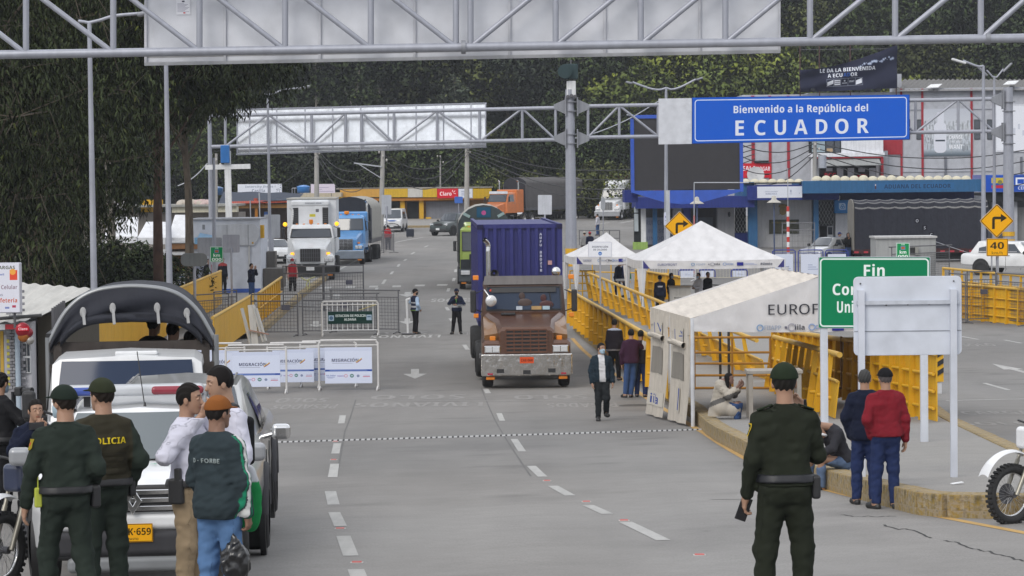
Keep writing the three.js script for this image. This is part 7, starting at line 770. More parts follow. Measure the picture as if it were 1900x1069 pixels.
car('police_car','white police car with a light bar and yellow plate at the front left','car',at(246,900,23.4).setY(gy(-23.4)),.1,{paint:whiteP,low:[[0,.66,.34,.9],[-.1,.8,.3,.97],[-.5,.91,.28,1.03],[-1.15,.91,.3,1.06],[-3.6,.91,.3,1.04],[-4.2,.86,.34,1.02],[-4.3,.8,.4,.95]],cab:[[-1.0,.8,.74,1.03,1.04],[-1.72,.84,.65,1.02,1.47],[-3.4,.84,.65,1.02,1.49],[-4.15,.8,.66,1.02,1.12]],win:[[-1.5,-2.3],[-2.36,-3.2]],doors:[-1.35,-2.33,-3.3],axles:[-.85,-3.5],wr:.35,ww:.24,hy:.8,hl:[.34,.24,.16],steer:.18,glass:dusterGlass,mirror:mt([.35,.36,.38],.3,.3),bumper:dull([.05,.05,.055]),plate:print(canv(256,124,(x)=>{x.fillStyle='#e0a21a';x.fillRect(0,0,256,124);x.strokeStyle='#2c2410';x.lineWidth=4;x.strokeRect(4,4,248,116);txt(x,'OVK·659',128,54,66,'#2a2210',{w:236});txt(x,'PASTO',128,104,22,'#4a3c18',{w:70});}),.45),extra(g){
const gr=part('upper_grille',rb(1.08,.24,.06,.03,0,.84,.0),MT.black,g);for(const y of[.76,.83,.9])part('grille_bar',ext([[-.5,-.016],[.5,-.016],[.48,.016],[-.48,.016]],.03,.006).translate(0,y,.04),MT.chrome,gr);part('diamond_badge',ext([[0,.11],[.075,0],[0,-.11],[-.075,0]],.03,.008,[[[0,.055],[-.034,0],[0,-.055],[.034,0]]]).translate(0,.83,.07),MT.chrome,gr);part('lower_grille',rb(1.5,.26,.1,.04,0,.44,-.02),MT.black,g);part('skid_plate',rb(1.15,.14,.12,.05,0,.27,.0),mt([.2,.21,.22],.5),g);part('bumper_skin',[rb(1.62,.16,.18,.06,0,.64,-.06)],whiteP,g);for(const s of[-1,1]){part('fog_lamp',rod([s*.68,.44,.0],[s*.68,.44,.05],.06,.06,16),MT.lamp,g);part('indicator',rb(.06,.12,.2,.03,s*.88,.95,-.32),MT.orangeL,g);part('roof_rail',[pipe([[s*.6,1.47,-1.75],[s*.6,1.55,-1.95],[s*.6,1.56,-3.1],[s*.6,1.47,-3.4]],.025,20,8)],mt([.2,.2,.21],.5),g);}const lb=part('light_bar',rb(1.3,.1,.26,.04,-.05,1.63,-2.1),mt([.55,.57,.6],.3),g);part('lens',rb(.5,.085,.27,.04,.35,1.63,-2.09),mt([.28,.04,.06],.2),lb,'red end of the light bar');part('lens',rb(.28,.085,.27,.04,-.56,1.63,-2.09),mt([.05,.09,.35],.2),lb,'blue end of the light bar');for(const x of[-.5,.4])part('bar_leg',bx(.06,.12,.1,x,1.54,-2.1),MT.black,lb);part('antenna',[rod([.05,1.48,-1.85],[-.02,2.0,-2.0],.005),rod([.05,1.47,-1.85],[.05,1.53,-1.86],.02,.008)],MT.black,g);part('hood_lettering',plate(.5,.1,.2,1.072,-.68,[-1.52,0,0]),print(canv(256,52,(x)=>{x.clearRect(0,0,256,52);txt(x,'7  3228',128,28,44,'#5e9a80',{w:230});}),.5,{transparent:true}),g,null,true);part('wiper',[bar([-.6,1.07,-.96],[.05,1.11,-1.0],.02),bar([.05,1.07,-.96],[.62,1.11,-1.02],.02)],MT.black,g);part('hood_seam',[bx(.006,.006,.9,-.68,1.035,-.6),bx(.006,.006,.9,.68,1.035,-.6)],dull([.3,.3,.3]),g);part('sticker',plate(.12,.06,.0,1.32,-1.4,[-.9,0,0]),dull([.5,.52,.5]),g);for(const s of[-1,1])part('seat',rb(.46,.5,.1,.08,s*.36,1.12,-2.2),MT.black,g);}});
car('pickup_truck','silver double-cab pickup standing behind the police car, chrome mirrors','pickup',at(316,900,27).setY(gy(-27)),.06,{paint:silver,low:[[0,.7,.45,1.0],[-.1,.84,.42,1.08],[-.5,.92,.4,1.12],[-1.25,.92,.42,1.17],[-3.4,.92,.42,1.15],[-5.0,.91,.5,1.15],[-5.15,.88,.55,1.1]],cab:[[-1.15,.8,.72,1.12,1.13],[-1.95,.86,.66,1.1,1.65],[-3.2,.86,.68,1.1,1.67],[-3.6,.84,.7,1.1,1.26]],win:[[-1.7,-2.35],[-2.42,-3.15]],doors:[-1.4,-2.38,-3.25],axles:[-.9,-3.95],wr:.39,ww:.26,hy:.95,hl:[.34,.24,.16],mirror:MT.chrome,handle:MT.chrome,grille:[.9,.24],bumper:silver,steer:0,extra(g){for(const s of[-1,1]){for(const z of[-.9,-3.95])part('fender_flare',new THREE.TorusGeometry(.45,.05,8,20,Math.PI).rotateY(Math.PI/2).translate(s*.92,.42,z),dull([.06,.06,.065]),g);part('fog_lamp',rod([s*.7,.62,.02],[s*.7,.62,.07],.07,.07,16),MT.lamp,g);}part('roof_seam',[bx(.02,.012,1.2,-.55,1.685,-2.6),bx(.02,.012,1.2,.55,1.685,-2.6)],dull([.2,.2,.2]),g);}});
{const px=226,d=30,p=at(px,800,d).setY(gy(-d));const g=car('police_truck','white police truck with a black canvas canopy over its bed, at the left','truck',p,.1,{paint:whiteP,low:[[0,.75,.5,1.1],[-.1,.9,.45,1.18],[-.5,.95,.45,1.2],[-1.35,.96,.5,1.24],[-2.9,.96,.5,1.22],[-3.0,.95,.5,1.2]],cab:[[-1.35,.92,.88,1.22,1.23],[-1.68,.94,.87,1.2,1.93],[-2.85,.94,.87,1.2,1.95],[-2.98,.93,.88,1.2,1.3]],win:[[-1.6,-2.6]],doors:[-1.5],axles:[-.9,-4.1],wr:.4,ww:.24,hy:.95,glass:mt([.022,.034,.066],.1,0,{specularIntensity:.5,map:null,k:'pg'}),hl:[.2,.2,.1],grille:[.8,.24],extra(g){part('roof_vent',rb(.5,.05,.3,.02,.1,1.97,-2.0),whiteP,g);part('antenna',rod([-.12,1.24,-1.3],[-.15,1.75,-1.5],.005),MT.black,g);part('side_mirror',[rb(.16,.34,.1,.05,-1.12,1.42,-1.3),rod([-.86,1.3,-1.4],[-1.1,1.4,-1.32],.015)],MT.black,g);
const cv=mt([.016,.018,.028],.8,0,{side:THREE.DoubleSide,map:T.blotch,bumpMap:T.fold,bumpScale:.02,k:'cnv'}),arc=(u)=>{const t=u*2-1;const x=Math.sign(t)*Math.min(1,Math.abs(t)*1.0)**.92*1.0;return[x,2.64+.06*(1-Math.abs(t))-.62*Math.abs(t)**3.4];};const bz0=-3.1,bz1=-5.6;part('canopy_roof',grid(26,8,(u,v)=>{const[x,y]=arc(u);return[x,y-.02*Math.sin(v*Math.PI*3)**2,lerp(bz0,bz1,v)];}),cv,g);for(const s of[-1,1])part('canopy_side',grid(6,8,(u,v)=>[s*(1.0+.015*Math.sin(u*14)),lerp(1.5,2.1,v),lerp(bz0,s>0?bz0-.35:bz1,u)]),cv,g);part('canopy_front',grid(40,8,(u,v)=>{const[x,y]=arc(u),hang=lerp(.36,.12,Math.abs(u*2-1)**2)*(1+.1*Math.sin(u*9));return[x*.99,y-v*hang,bz0+.04+.05*Math.sin(v*6+u*11)*v+.04*Math.sin(v*Math.PI)];}),cv,g);part('rolled_edge',grid(40,8,(u,v)=>{const[x,y]=arc(lerp(.06,.94,u)),hang=lerp(.36,.2,Math.abs(u*2-1)**2),a=v*Math.PI*2;return[x*.97,y-hang+.06*Math.cos(a),bz0+.08+.06*Math.sin(a)];}),cv,g);part('canopy_bow',[pipe(Array.from({length:11},(_,i)=>{const[x,y]=arc(i/10);return[x*1.01,y+.01,bz0-.02];}),.035,40,8),rod([1.02,1.0,bz0-.02],[1.02,2.1,bz0-.02],.045),rod([-1.02,1.0,bz0-.02],[-1.02,2.1,bz0-.02],.035)],mt([.3,.31,.32],.4,.6),g);for(const x of[-.58,-.22,.32,.68]){part('strap',[bar([x,2.5-.25*Math.abs(x)**3,bz0+.11],[x+.02,2.26,bz0+.2],.035,.01),tr(new THREE.SphereGeometry(.05,10,6),[x,2.46-.25*Math.abs(x)**3,bz0+.12],[0,0,0],[.8,1.3,.3])],dull([.34,.34,.34]),g);}part('bed_rail',[bx(2.0,.12,.06,0,1.98,bz0),bx(2.0,.1,.06,0,1.72,bz0),...[-.9,-.42,.45,.9].map((x)=>bx(.1,1.0,.07,x,1.5,bz0+.01))],dull([.07,.06,.055]),g);part('bed',[bx(2.0,.5,2.6,0,1.1,(bz0+bz1)/2),bx(.08,.9,2.5,-1.0,1.7,(bz0+bz1)/2)],MT.black,g);part('side_slats',Array.from({length:6},(_,i)=>bx(.04,.9,.06,-.97,2.0,bz0-.3-i*.4)),MT.dsteel,g);}});}
const lowS=(L,w,h,hh)=>[[0,w*.8,.35,hh-.25],[-.1,w*.93,.3,hh-.08],[-.6,w,.28,hh],[-1.1,w,.28,h],[-L+.6,w,.28,h],[-L+.08,w*.95,.3,h-.05],[-L,w*.9,.4,h-.15]];
car('suv','dark green off-road car driving towards the yellow shops corner','car',gp(813,438),-.55,{s:1.02,paint:P_([.035,.05,.05]),low:lowS(4.5,.92,1.15,1.1),cab:[[-1.35,.84,.78,1.12,1.14],[-1.95,.84,.68,1.12,1.78],[-4.1,.84,.68,1.12,1.78],[-4.45,.82,.72,1.12,1.2]],win:[[-1.75,-2.5],[-2.6,-3.3],[-3.4,-4.0]],axles:[-.85,-3.6],wr:.38,ww:.25,hy:.9,grille:[.7,.2]});
car('van','white minibus with a blue stripe parked beside the leaning pole','van',gp(727,431),-.08,{s:.95,paint:whiteP,low:[[0,.75,.4,1.0],[-.12,.88,.35,1.15],[-.5,.92,.3,1.2],[-.8,.92,.3,1.25],[-4.6,.92,.3,1.25],[-4.75,.88,.4,1.2]],cab:[[-.7,.86,.8,1.2,1.22],[-1.5,.88,.74,1.2,2.05],[-4.3,.88,.74,1.2,2.1],[-4.7,.86,.76,1.2,1.4]],win:[[-1.2,-2.1],[-2.2,-3.3]],axles:[-.95,-3.6],wr:.34,ww:.22,hy:.85,extra(g){part('stripe',grid(8,2,(u,v)=>[lerp(-.7,.7,u),lerp(.98,1.1,v)-.08*(u*2-1)**2,.02+.0-.12*(u*2-1)**2]),paint([.05,.15,.5]),g);part('crash_bar',pipe([[-.75,.5,.1],[-.4,.75,.2],[.4,.75,.2],[.75,.5,.1]],.035,16,8),MT.black,g);part('roof_sign',rb(.5,.25,.1,.03,.1,1.9,-1.6),mt([.5,.03,.04],.4),g);}});
car('hatchback','silver hatchback parked before the customs building','car',gp(1503,489),-.75,{paint:mt([.55,.56,.57],.3,.4,{clearcoat:.8,map:T.blotch,k:'sh'}),low:lowS(3.7,.82,1.0,.92),cab:[[-.95,.74,.66,.97,.98],[-1.6,.75,.58,.97,1.47],[-3.0,.75,.58,.97,1.46],[-3.6,.72,.62,.97,1.05]],win:[[-1.4,-2.1],[-2.2,-3.0]],axles:[-.75,-3.1],wr:.29,ww:.2,hy:.75,bumper:mt([.5,.51,.52],.35),doors:[-1.2,-2.15]});
car('pickup_truck','white double-cab pickup behind the right gantry post','pickup',gp(1965,512),.95,{paint:whiteP,low:[[0,.7,.45,1.0],[-.1,.84,.42,1.08],[-.5,.92,.4,1.12],[-1.25,.92,.42,1.17],[-3.4,.92,.42,1.15],[-5.0,.91,.5,1.15],[-5.1,.88,.55,1.1]],cab:[[-1.15,.8,.72,1.14,1.15],[-1.95,.86,.66,1.12,1.76],[-4.2,.86,.68,1.12,1.78],[-4.6,.84,.7,1.12,1.3]],win:[[-1.7,-2.5],[-2.6,-3.3],[-3.4,-4.1]],doors:[-1.4,-2.55,-3.35],axles:[-.9,-3.95],wr:.39,ww:.26,hy:.95,grille:[.9,.24]});
car('parked_car','white car behind the pale sign back left of the white truck','car',gp(522,490),.25,{paint:whiteP,low:lowS(4.2,.85,1.0,.95),cab:[[-1.05,.76,.68,.98,1],[-1.75,.77,.6,.98,1.46],[-3.3,.77,.6,.98,1.45],[-3.9,.74,.64,.98,1.08]],win:[[-1.5,-2.3],[-2.4,-3.2]],axles:[-.8,-3.3],wr:.3,ww:.2,hy:.76});
function moto(label,pos,ry,o={}){const g=thing('motorcycle',label,'motorcycle',pos,ry,o.group),r=.34,c=o.paint??paint([.75,.76,.78]);for(const z of[0,-1.4]){const w=part('wheel',new THREE.TorusGeometry(r-.045,.05,12,40).rotateY(Math.PI/2).translate(0,r,z),MT.rubber,g);part('knobs',Array.from({length:36},(_,i)=>{const a=i/36*6.283;return bx(.085,.03,.03,0,r+Math.sin(a)*(r+.002),z+Math.cos(a)*(r+.002),[-a+1.57,0,0]);}),MT.rubber,w);part('rim',[new THREE.TorusGeometry(r-.085,.016,8,40).rotateY(Math.PI/2).translate(0,r,z)],MT.chrome,w);part('spokes',Array.from({length:28},(_,i)=>{const a=i/28*6.283;return rod([(i%2-.5)*.05,r+Math.sin(a)*.04,z+Math.cos(a)*.04],[0,r+Math.sin(a+.2)*(r-.09),z+Math.cos(a+.2)*(r-.09)],.0022,.0022,4);}),MT.steel,w);part('brake_disc',[new THREE.CylinderGeometry(.12,.12,.006,28).rotateZ(Math.PI/2).translate(-.07,r,z),new THREE.CylinderGeometry(.035,.035,.14,16).rotateZ(Math.PI/2).translate(0,r,z)],MT.dsteel,w);}
part('fork',[-1,1].flatMap((s)=>[rod([s*.095,r,0],[s*.095,.72,-.2],.026),rod([s*.095,.72,-.2],[s*.095,1.1,-.36],.02)]),mt([.35,.33,.28],.4,.6),g);part('front_fender',grid(10,18,(u,v)=>{const a=lerp(.35,2.2,v),n=u*2-1;return[n*.08*(1-.25*v),r+.12+Math.sin(a)*(r+.06)-n*n*.03,.02+Math.cos(a)*(r+.09)];}),mt([.75,.76,.78],.35,0,{clearcoat:.6,side:THREE.DoubleSide,k:'ff'}),g);part('tank',loft([[-.42,.06,.92,1.02],[-.5,.12,.82,1.06],[-.75,.14,.8,1.05],[-.95,.08,.8,.92]].map(([z,w,b,t])=>rrx(w,b,t,.05).map(([x,y])=>[x,y,z])),true,.6),c,g);part('seat',loft([[-.85,.09,.82,.92],[-1.1,.11,.8,.9],[-1.5,.12,.84,.94],[-1.65,.06,.88,.94]].map(([z,w,b,t])=>rrx(w,b,t,.03).map(([x,y])=>[x,y,z])),true,.6),MT.black,g);part('engine',[rb(.26,.34,.38,.06,0,.48,-.68),new THREE.CylinderGeometry(.12,.12,.3,16).rotateZ(Math.PI/2).translate(0,.42,-.8)],MT.dsteel,g);part('frame',[pipe([[0,1.0,-.4],[0,.6,-.45],[0,.3,-.6],[0,.32,-.95],[0,.75,-1.1],[0,.85,-1.55]],.025,24,8),rod([0,.45,-.9],[.09,r,-1.4],.025),rod([0,.45,-.9],[-.09,r,-1.4],.025)],MT.black,g);part('handlebar',[pipe([[-.38,1.14,-.48],[-.2,1.14,-.38],[0,1.1,-.37],[.2,1.14,-.38],[.38,1.14,-.48]],.013,20,8)],MT.black,g);part('headlight',[rb(.2,.26,.1,.05,0,.98,-.2)],c,g);part('rear_fender',grid(4,8,(u,v)=>[lerp(-.07,.07,u),.86-v*.1+.08*Math.sin(v*3),-1.5-v*.45]),c,g);part('exhaust',pipe([[.12,.4,-.55],[.16,.3,-.8],[.18,.5,-1.2],[.18,.65,-1.6]],.035,16,8),MT.steel,g);return g;}
moto('motorcycle with a white front mudguard entering at the right edge',gp(1876,972),-1.0);moto('motorcycle partly in view at the left edge behind the police car',at(2,900,24.5).setY(gy(-24.5)),-.4,{paint:paint([.02,.03,.07])});moto('blue motorcycle standing behind the yellow slat barrier at left',gp(492,537,.2),.9,{paint:paint([.03,.06,.3])});
//  people
const jeans=[.045,.085,.2],jeansD=[.022,.035,.1],navy=[.012,.016,.035],blackC=[.012,.012,.014],olive=[.021,.025,.017],oliveB=[.025,.034,.028],whiteS=[.62,.62,.72];
const near=(px,d)=>at(px,900,d).setY(gy(-d));
const badge=(bg,draw,w=64,h=80)=>canv(w,h,(x)=>{x.clearRect(0,0,w,h);if(bg){x.fillStyle=bg;x.beginPath();x.roundRect(2,2,w-4,h-4,[4,4,26,26]);x.fill();}draw?.(x,w,h);});
function holdPhone(P,k,label,o={}){const[el,wr]=P.A[k],d=v3(wr).sub(v3(el)).normalize(),p=v3(wr).addScaledVector(d,.11).add(V(...(o.off??[0,0,.02]))).multiplyScalar(P.s).applyAxisAngle(V(0,1,0),P.g.rotation.y).add(P.g.position);const m=solo('phone',label,'phone',[rb(.078,.16,.01,.004,0,0,0)],mt([.012,.012,.014],.15),p,P.g.rotation.y+(o.ry??0));m.rotation.z=o.rz??0;m.rotation.x=o.rx??0;return m;}
{const P=person('officer in dark olive uniform and cap standing back to us, phone in left hand',near(1457,18.2),Math.PI+.06,{h:1.73,top:olive,legs:olive,fat:1.0,cell:.0115,folds:.0085,hem:.0,loose:.016,arm:{L:[[.225,1.13,-.04],[.26,.88,.03]],R:[[-.235,1.13,.06],[-.15,1.4,.24]]},hand:{L:{curl:.75},R:{curl:.9}},leg:{L:[[.135,.5,.02],[.15,.08,-.02],.4],R:[[-.12,.5,.03],[-.12,.08,0],-.3]},belt:[.008,.009,.013],beltY:.055,cap:[.02,.03,.017],hair:[.02,.018,.016],shw:.165,yaw:-.1,sleeve:.98});
patch(P,'shoulder_badge',[.235,1.32,-.02],[0,0,-1],[0,1,0],.075,.095,badge('#c2a52c',(x)=>{x.fillStyle='#26331f';x.beginPath();x.roundRect(9,9,46,60,[3,3,22,22]);x.fill();x.fillStyle='#b8a040';x.fillRect(22,24,20,24);}),{alpha:1,nu:6,nv:6,off:.009});
for(const s of[-1,1])patch(P,'cargo_pocket',[s*.24,.62,-.02],[0,0,s>0?-1:1],[0,1,0],.17,.2,cloth([.019,.027,.015]),{off:.004});
for(const s of[-1,1])part('shoulder_strap',rb(.11,.012,.05,.005,s*.14,1.47,-.03,[0,0,-s*.33]),cloth([.017,.025,.014]),P.g);part('holster',[rb(.06,.16,.11,.02,-.2,.93,-.03)],MT.black,P.g);part('radio',[rb(.05,.12,.04,.012,.2,1.0,.02)],MT.black,P.g);
holdPhone(P,'L','black phone held low in the left hand of the olive officer at right',{rz:.35,off:[.0,0,.0]});holdPhone(P,'R','black phone raised in the right hand of the olive officer at right',{off:[-.05,-.08,.02],rz:-.1});
}
{const P=person('officer in dark green uniform walking past the police car bonnet, back to us',near(121,19.5),Math.PI+.35,{h:1.66,top:oliveB,legs:oliveB,fat:1.05,cell:.0125,hem:-.0,loose:.022,mask:[.4,.52,.6],yaw:.55,arm:{L:[[.25,1.14,.0],[.29,.87,.06]],R:[[-.23,1.14,-.08],[-.23,.98,.12]]},hand:{L:{curl:.4},R:{curl:.8}},leg:{L:[[.12,.5,.1],[.13,.1,.08],.2],R:[[-.12,.5,-.02],[-.15,.1,-.2],-.2]},belt:[.01,.01,.012],cap:[.017,.026,.02],hair:[.02,.015,.012],shw:.168});
patch(P,'shoulder_badge',[.24,1.33,-.02],[0,0,-1],[0,1,0],.07,.09,badge('#8c7d2a',(x)=>{x.fillStyle='#a8352c';x.fillRect(22,26,20,24);}),{alpha:1,nu:6,nv:6,off:.009});part('radio',[rb(.055,.15,.05,.012,.21,.93,-.02),rod([.21,1.0,-.02],[.21,1.1,-.02],.006)],mt([.45,.5,.06],.45),P.g);part('holster',rb(.07,.17,.1,.02,-.22,.92,-.03),MT.black,P.g);
const Q=person('officer in a brown vest marked POLICIA standing before the car bonnet',near(192,20.6),Math.PI+.42,{h:1.74,top:(x,u,z)=>Math.abs(x)<.205&&u>.05?[.04,.036,.024]:oliveB,legs:oliveB,fat:1.06,cell:.0125,hem:-.0,loose:.03,yaw:.45,arm:{L:[[.25,1.13,.04],[.2,1.0,.24]],R:[[-.27,1.14,-.05],[-.22,.92,.1]]},hand:{L:{curl:.8}},belt:[.01,.01,.012],cap:[.03,.036,.02],hair:[.02,.015,.012],shw:.165});
patch(Q,'vest_lettering',[0,1.3,-.15],[-1,0,0],[0,1,0],.3,.085,badge(null,(x,w,h)=>txt(x,'POLICIA',w/2,h/2,58,'#d0b82c',{w:w-8}),256,72),{alpha:1,nu:14,nv:4,off:.008});for(let i=0;i<5;i++)patch(Q,'vest_strap',[0,1.2-i*.045,-.15],[-1,0,0],[0,1,0],.3,.022,cloth([.028,.025,.017]),{nv:2,nu:12,off:.01});part('holster',[rb(.06,.2,.1,.02,-.22,.95,.03,[.2,0,0]),rb(.04,.1,.05,.01,-.23,1.06,.06)],MT.black,Q.g);
const A=person('officer in black uniform with a large camera at the left edge',near(4,33),2.2,{h:1.8,top:blackC,legs:blackC,cell:.02,gloss:.6,arm:{R:[[-.3,1.2,.12],[-.1,1.25,.4]],L:[[.28,1.16,.1],[.1,1.25,.38]]},hand:{R:{curl:.9},L:{curl:.9}},belt:blackC,mask:[.3,.4,.5],yaw:.4,fat:1.1,loose:.035});solo('camera','black camera held by the officer at the left edge','camera',[rb(.15,.11,.09,.02),rod([0,0,.04],[0,0,.17],.045,.05,16)],MT.black,at(37,726,32.8),1.2);
const B=person('officer in a navy top marked ESM taking a picture beside the police car',near(62,28),.45,{h:1.62,top:navy,legs:blackC,cell:.018,arm:{L:[[.26,1.2,.14],[.07,1.42,.26]],R:[[-.27,1.2,.16],[-.06,1.42,.27]]},hand:{L:{curl:.9},R:{curl:.9}},lean:[.02,.12],loose:.03});patch(B,'lettering',[0,1.22,.15],[1,0,0],[0,1,0],.2,.06,badge(null,(x,w,h)=>txt(x,'ESM.',w/2,h/2,44,'#b5942c'),128,48),{alpha:1,off:.008});holdPhone(B,'L','dark phone held up by the officer in the ESM top',{off:[-.05,-.02,.03],rz:1.57});
}
{const P=person('man in an orange cap and a dark tracksuit jacket with white stripes on its sleeve',near(406,18.6),Math.PI-.42,{h:1.56,top:(x,u,z,p)=>{const a=p[0]<-.15,t=Math.abs(p[2]+.02);if(a&&t<.013)return[.62,.63,.62];if(a&&Math.abs(t-.03)<.008)return[.02,.22,.12];return[.032,.045,.052];},topCell:.0085,legs:[.1,.19,.36],cell:.0125,hem:-.11,loose:.03,fat:1.05,yaw:-.35,arm:{L:[[.22,1.12,.02],[.18,.93,.14]],R:[[-.215,1.12,-.02],[-.225,.87,.03]]},hand:{R:{curl:.9}},cap:[.25,.09,.025],hair:[.02,.017,.016],shoes:[.1,.1,.1],skin:[.22,.12,.08]});
patch(P,'lettering',[.03,1.28,-.15],[-1,0,0],[0,1,0],.26,.06,badge(null,(x,w,h)=>txt(x,'D · FORBE',w/2,h/2,40,'#8e9898',{w:w-10}),200,48),{alpha:1,off:.009});
const bp=at(437,1040,18.5),bag=thing('plastic_bag','black plastic carrier bag hanging from the hand of the orange-capped man','bag',bp);const f=(x,y,z)=>{const n=.014*noise(x*22,y*22,z*22)+.01*noise(x*50,y*14,z*50);return smin(ell(x,y,z,[0,-.02,0],[.105,.13,.07]),cap1(x,y,z,[0,.08,0,-.01,.17,0,.05,.012]),.05)+n;};part('bag',nets(f,[-.16,-.2,-.12],[.16,.24,.12],.008),mt([.01,.01,.011],.28,0,{k:'pb',clearcoat:.4}),bag);part('handle',rod([-.015,.16,0],[-.02,.22,0],.012),MT.black,bag);
const gb=thing('cloth_bag','green and white cloth bag hanging between the two men by the pickup','bag',at(463,925,18.8)),gf=(x,y,z)=>ell(x,y,z,[0,0,0],[.085-y*.06,.24,.05])+.01*noise(x*15,y*15,z*15);part('bag',nets(gf,[-.16,-.3,-.1],[.16,.3,.1],.012,(x,y)=>y>.12?[.55,.57,.6]:[.02,.24,.07]),cloth([1,1,1],{vertexColors:true,k:'vc'}),gb);
const Q=person('man in a white shirt with a black backpack strap, looking left, phone in hand',near(412,21.2),-.75,{h:1.86,top:whiteS,topName:'shirt',legs:[.1,.09,.075],cell:.0125,hem:.02,loose:.022,yaw:-.4,pitch:.15,arm:{L:[[.235,1.13,-.01],[.27,.88,.1]],R:[[-.22,1.13,.06],[-.14,.98,.24]]},hand:{L:{curl:.6},R:{curl:.8}},hair:[.012,.01,.01],belt:blackC,skin:[.36,.22,.15]});
part('backpack_strap',nets((x,y,z)=>Math.max(Q.f(x,y,z)-.014,Math.abs(x-.11)-.028,1.06-y,y-1.49,-z-.07),[.04,1.0,-.16],[.2,1.52,.22],.009),MT.black,Q.g);part('backpack',[rb(.24,.36,.1,.04,.02,1.2,-.17)],dull(blackC),Q.g);holdPhone(Q,'L','dark phone in the hanging hand of the white-shirted man by the pickup',{rz:.9,ry:.5});
const S=person('man in a white shirt and khaki trousers rubbing his face, holster on his hip',near(352,21),1.25,{h:1.72,top:whiteS,topName:'shirt',legs:[.33,.25,.16],cell:.013,hem:.03,loose:.026,yaw:.1,arm:{R:[[-.28,1.2,-.08],[-.09,1.5,.14]],L:[[.26,1.14,.03],[.22,1.0,.2]]},hand:{R:{curl:.5}},belt:blackC,shoes:[.12,.08,.05]});part('holster',[rb(.07,.2,.12,.02,-.2,.93,-.02),rb(.05,.1,.05,.01,-.21,1.06,.0)],MT.black,S.g);
}
{const P=person('man in a dark red sweater, jeans and black cap, back to us by the kerb',gp(1644,944),Math.PI+.12,{h:1.72,fat:1.12,top:[.2,.016,.026],topName:'sweater',legs:jeansD,cell:.0155,hem:-.03,loose:.03,arm:{L:[[.255,1.13,-.08],[.18,.93,.02]],R:[[-.25,1.12,.0],[-.26,.86,.03]]},cap:blackC,hair:[.1,.09,.09],yaw:.1,shw:.172,leg:{L:[[.11,.5,.02],[.13,.08,-.02],.3],R:[[-.1,.5,.02],[-.11,.08,-.02],-.2]}});part('cap_badge',tr(new THREE.SphereGeometry(.03,10,6),[0,.115,-.062],[0,0,0],[1.2,.3,.4]).applyMatrix4(P.hm),MT.white,P.g);
person('grey-haired man in a navy jacket and jeans left of the red-sweatered man',gp(1606,936),Math.PI-.1,{h:1.7,fat:1.04,top:navy,legs:jeansD,cell:.0155,hem:-.1,loose:.032,arm:{L:[[.25,1.13,.0],[.18,.88,.08]]},hair:[.06,.06,.06],yaw:-.2,shoes:blackC});
const kp=gp(1554,907),S=person('man in a grey jacket and jeans sitting hunched on the yellow kerb',kp.clone().add(V(0,-.02,0)),-1.15,{h:1.66,pel:[0,.44,-.08],lean:[0,.42],head:[.0,.97,.38],pitch:.55,top:[.035,.035,.042],legs:[.11,.16,.26],cell:.016,loose:.03,arm:{L:[[.24,.64,.22],[.1,.52,.44]],R:[[-.24,.66,.24],[-.08,.5,.46]]},leg:{L:[[.13,.5,.36],[.13,.08,.34],.2],R:[[-.1,.52,.38],[-.1,.08,.44],-.1]},hair:[.012,.01,.01],shoes:[.02,.017,.015]});part('collar',new THREE.TorusGeometry(.075,.02,8,18).rotateX(1.3).translate(0,.83,.27),MT.white,S.g);
const W=person('woman wrapped in a cream blanket with a grey stripe, sitting by the near tent',gp(1336,790,.12),1.15,{h:1.62,pel:[0,.46,0],lean:[0,.16],head:[0,1.04,.22],top:(x,u,z)=>{const q=u-z*.55;return q>.02&&q<.13?[.12,.115,.11]:[.46,.42,.36];},topName:'blanket',legs:jeans,cell:.02,hem:-.62,loose:.055,folds:.018,topAdd:[[-.05,.1,.1,-.05,-.1,.1,.2],[-.08,.06,.2,-.1,-.06,.34,.17],[-.3,0,-.02,.25,0,.02,.23,.2]],arm:{L:[[.22,.68,.25],[.14,.86,.44]],R:[[-.2,.68,.28],[-.08,.9,.46]]},sleeve:.55,leg:{L:[[.13,.48,.4],[.12,.08,.38],.1],R:[[-.1,.48,.42],[-.08,.08,.42],-.1]},hair:[.012,.01,.01],hairKind:'long',skin:[.2,.11,.08],hand:{L:{curl:.5},R:{curl:.5}}});
person('man in a dark jacket over a white shirt walking towards us past the near tent',gp(1117,781),.1,{h:1.72,top:(x,u,z)=>z>.02&&Math.abs(x+(u-.2)*.04)<.068?[.62,.62,.64]:[.018,.03,.042],legs:[.022,.025,.028],cell:.0145,far:false,topCell:.011,hem:-.06,loose:.032,mask:[.4,.55,.66],yaw:.5,arm:{L:[[.235,1.13,-.06],[.24,.88,.06]],R:[[-.235,1.13,-.02],[-.225,.88,.05]]},leg:{L:[[.1,.52,.08],[.12,.16,-.18],.1],R:[[-.08,.5,.04],[-.09,.08,.04],-.1]},hair:[.012,.01,.01]});
person('man in a dark jacket and light collar leaning at the yellow barrier, farthest of three',gp(1141,706),Math.PI-.15,{h:1.72,fat:1.08,top:(x,u)=>u>.5?[.4,.45,.55]:u<-.04?[.25,.25,.27]:[.022,.018,.024],legs:blackC,cell:.02,hem:-.09,loose:.03,hair:[.012,.011,.011]});
person('man in a purple sweater and jeans with an arm out to the tent',gp(1172,738),Math.PI+.05,{h:1.74,fat:1.1,top:[.045,.018,.038],topName:'sweater',legs:jeans,cell:.02,hem:-.06,loose:.03,arm:{R:[[-.34,1.22,.1],[-.5,1.16,.22]],L:[[.24,1.13,-.02],[.24,.87,.03]]},hair:[.012,.011,.011],leg:{L:[[.12,.5,.03],[.16,.08,.0],.4],R:[[-.05,.5,.05],[.02,.08,.04],-.2]}});
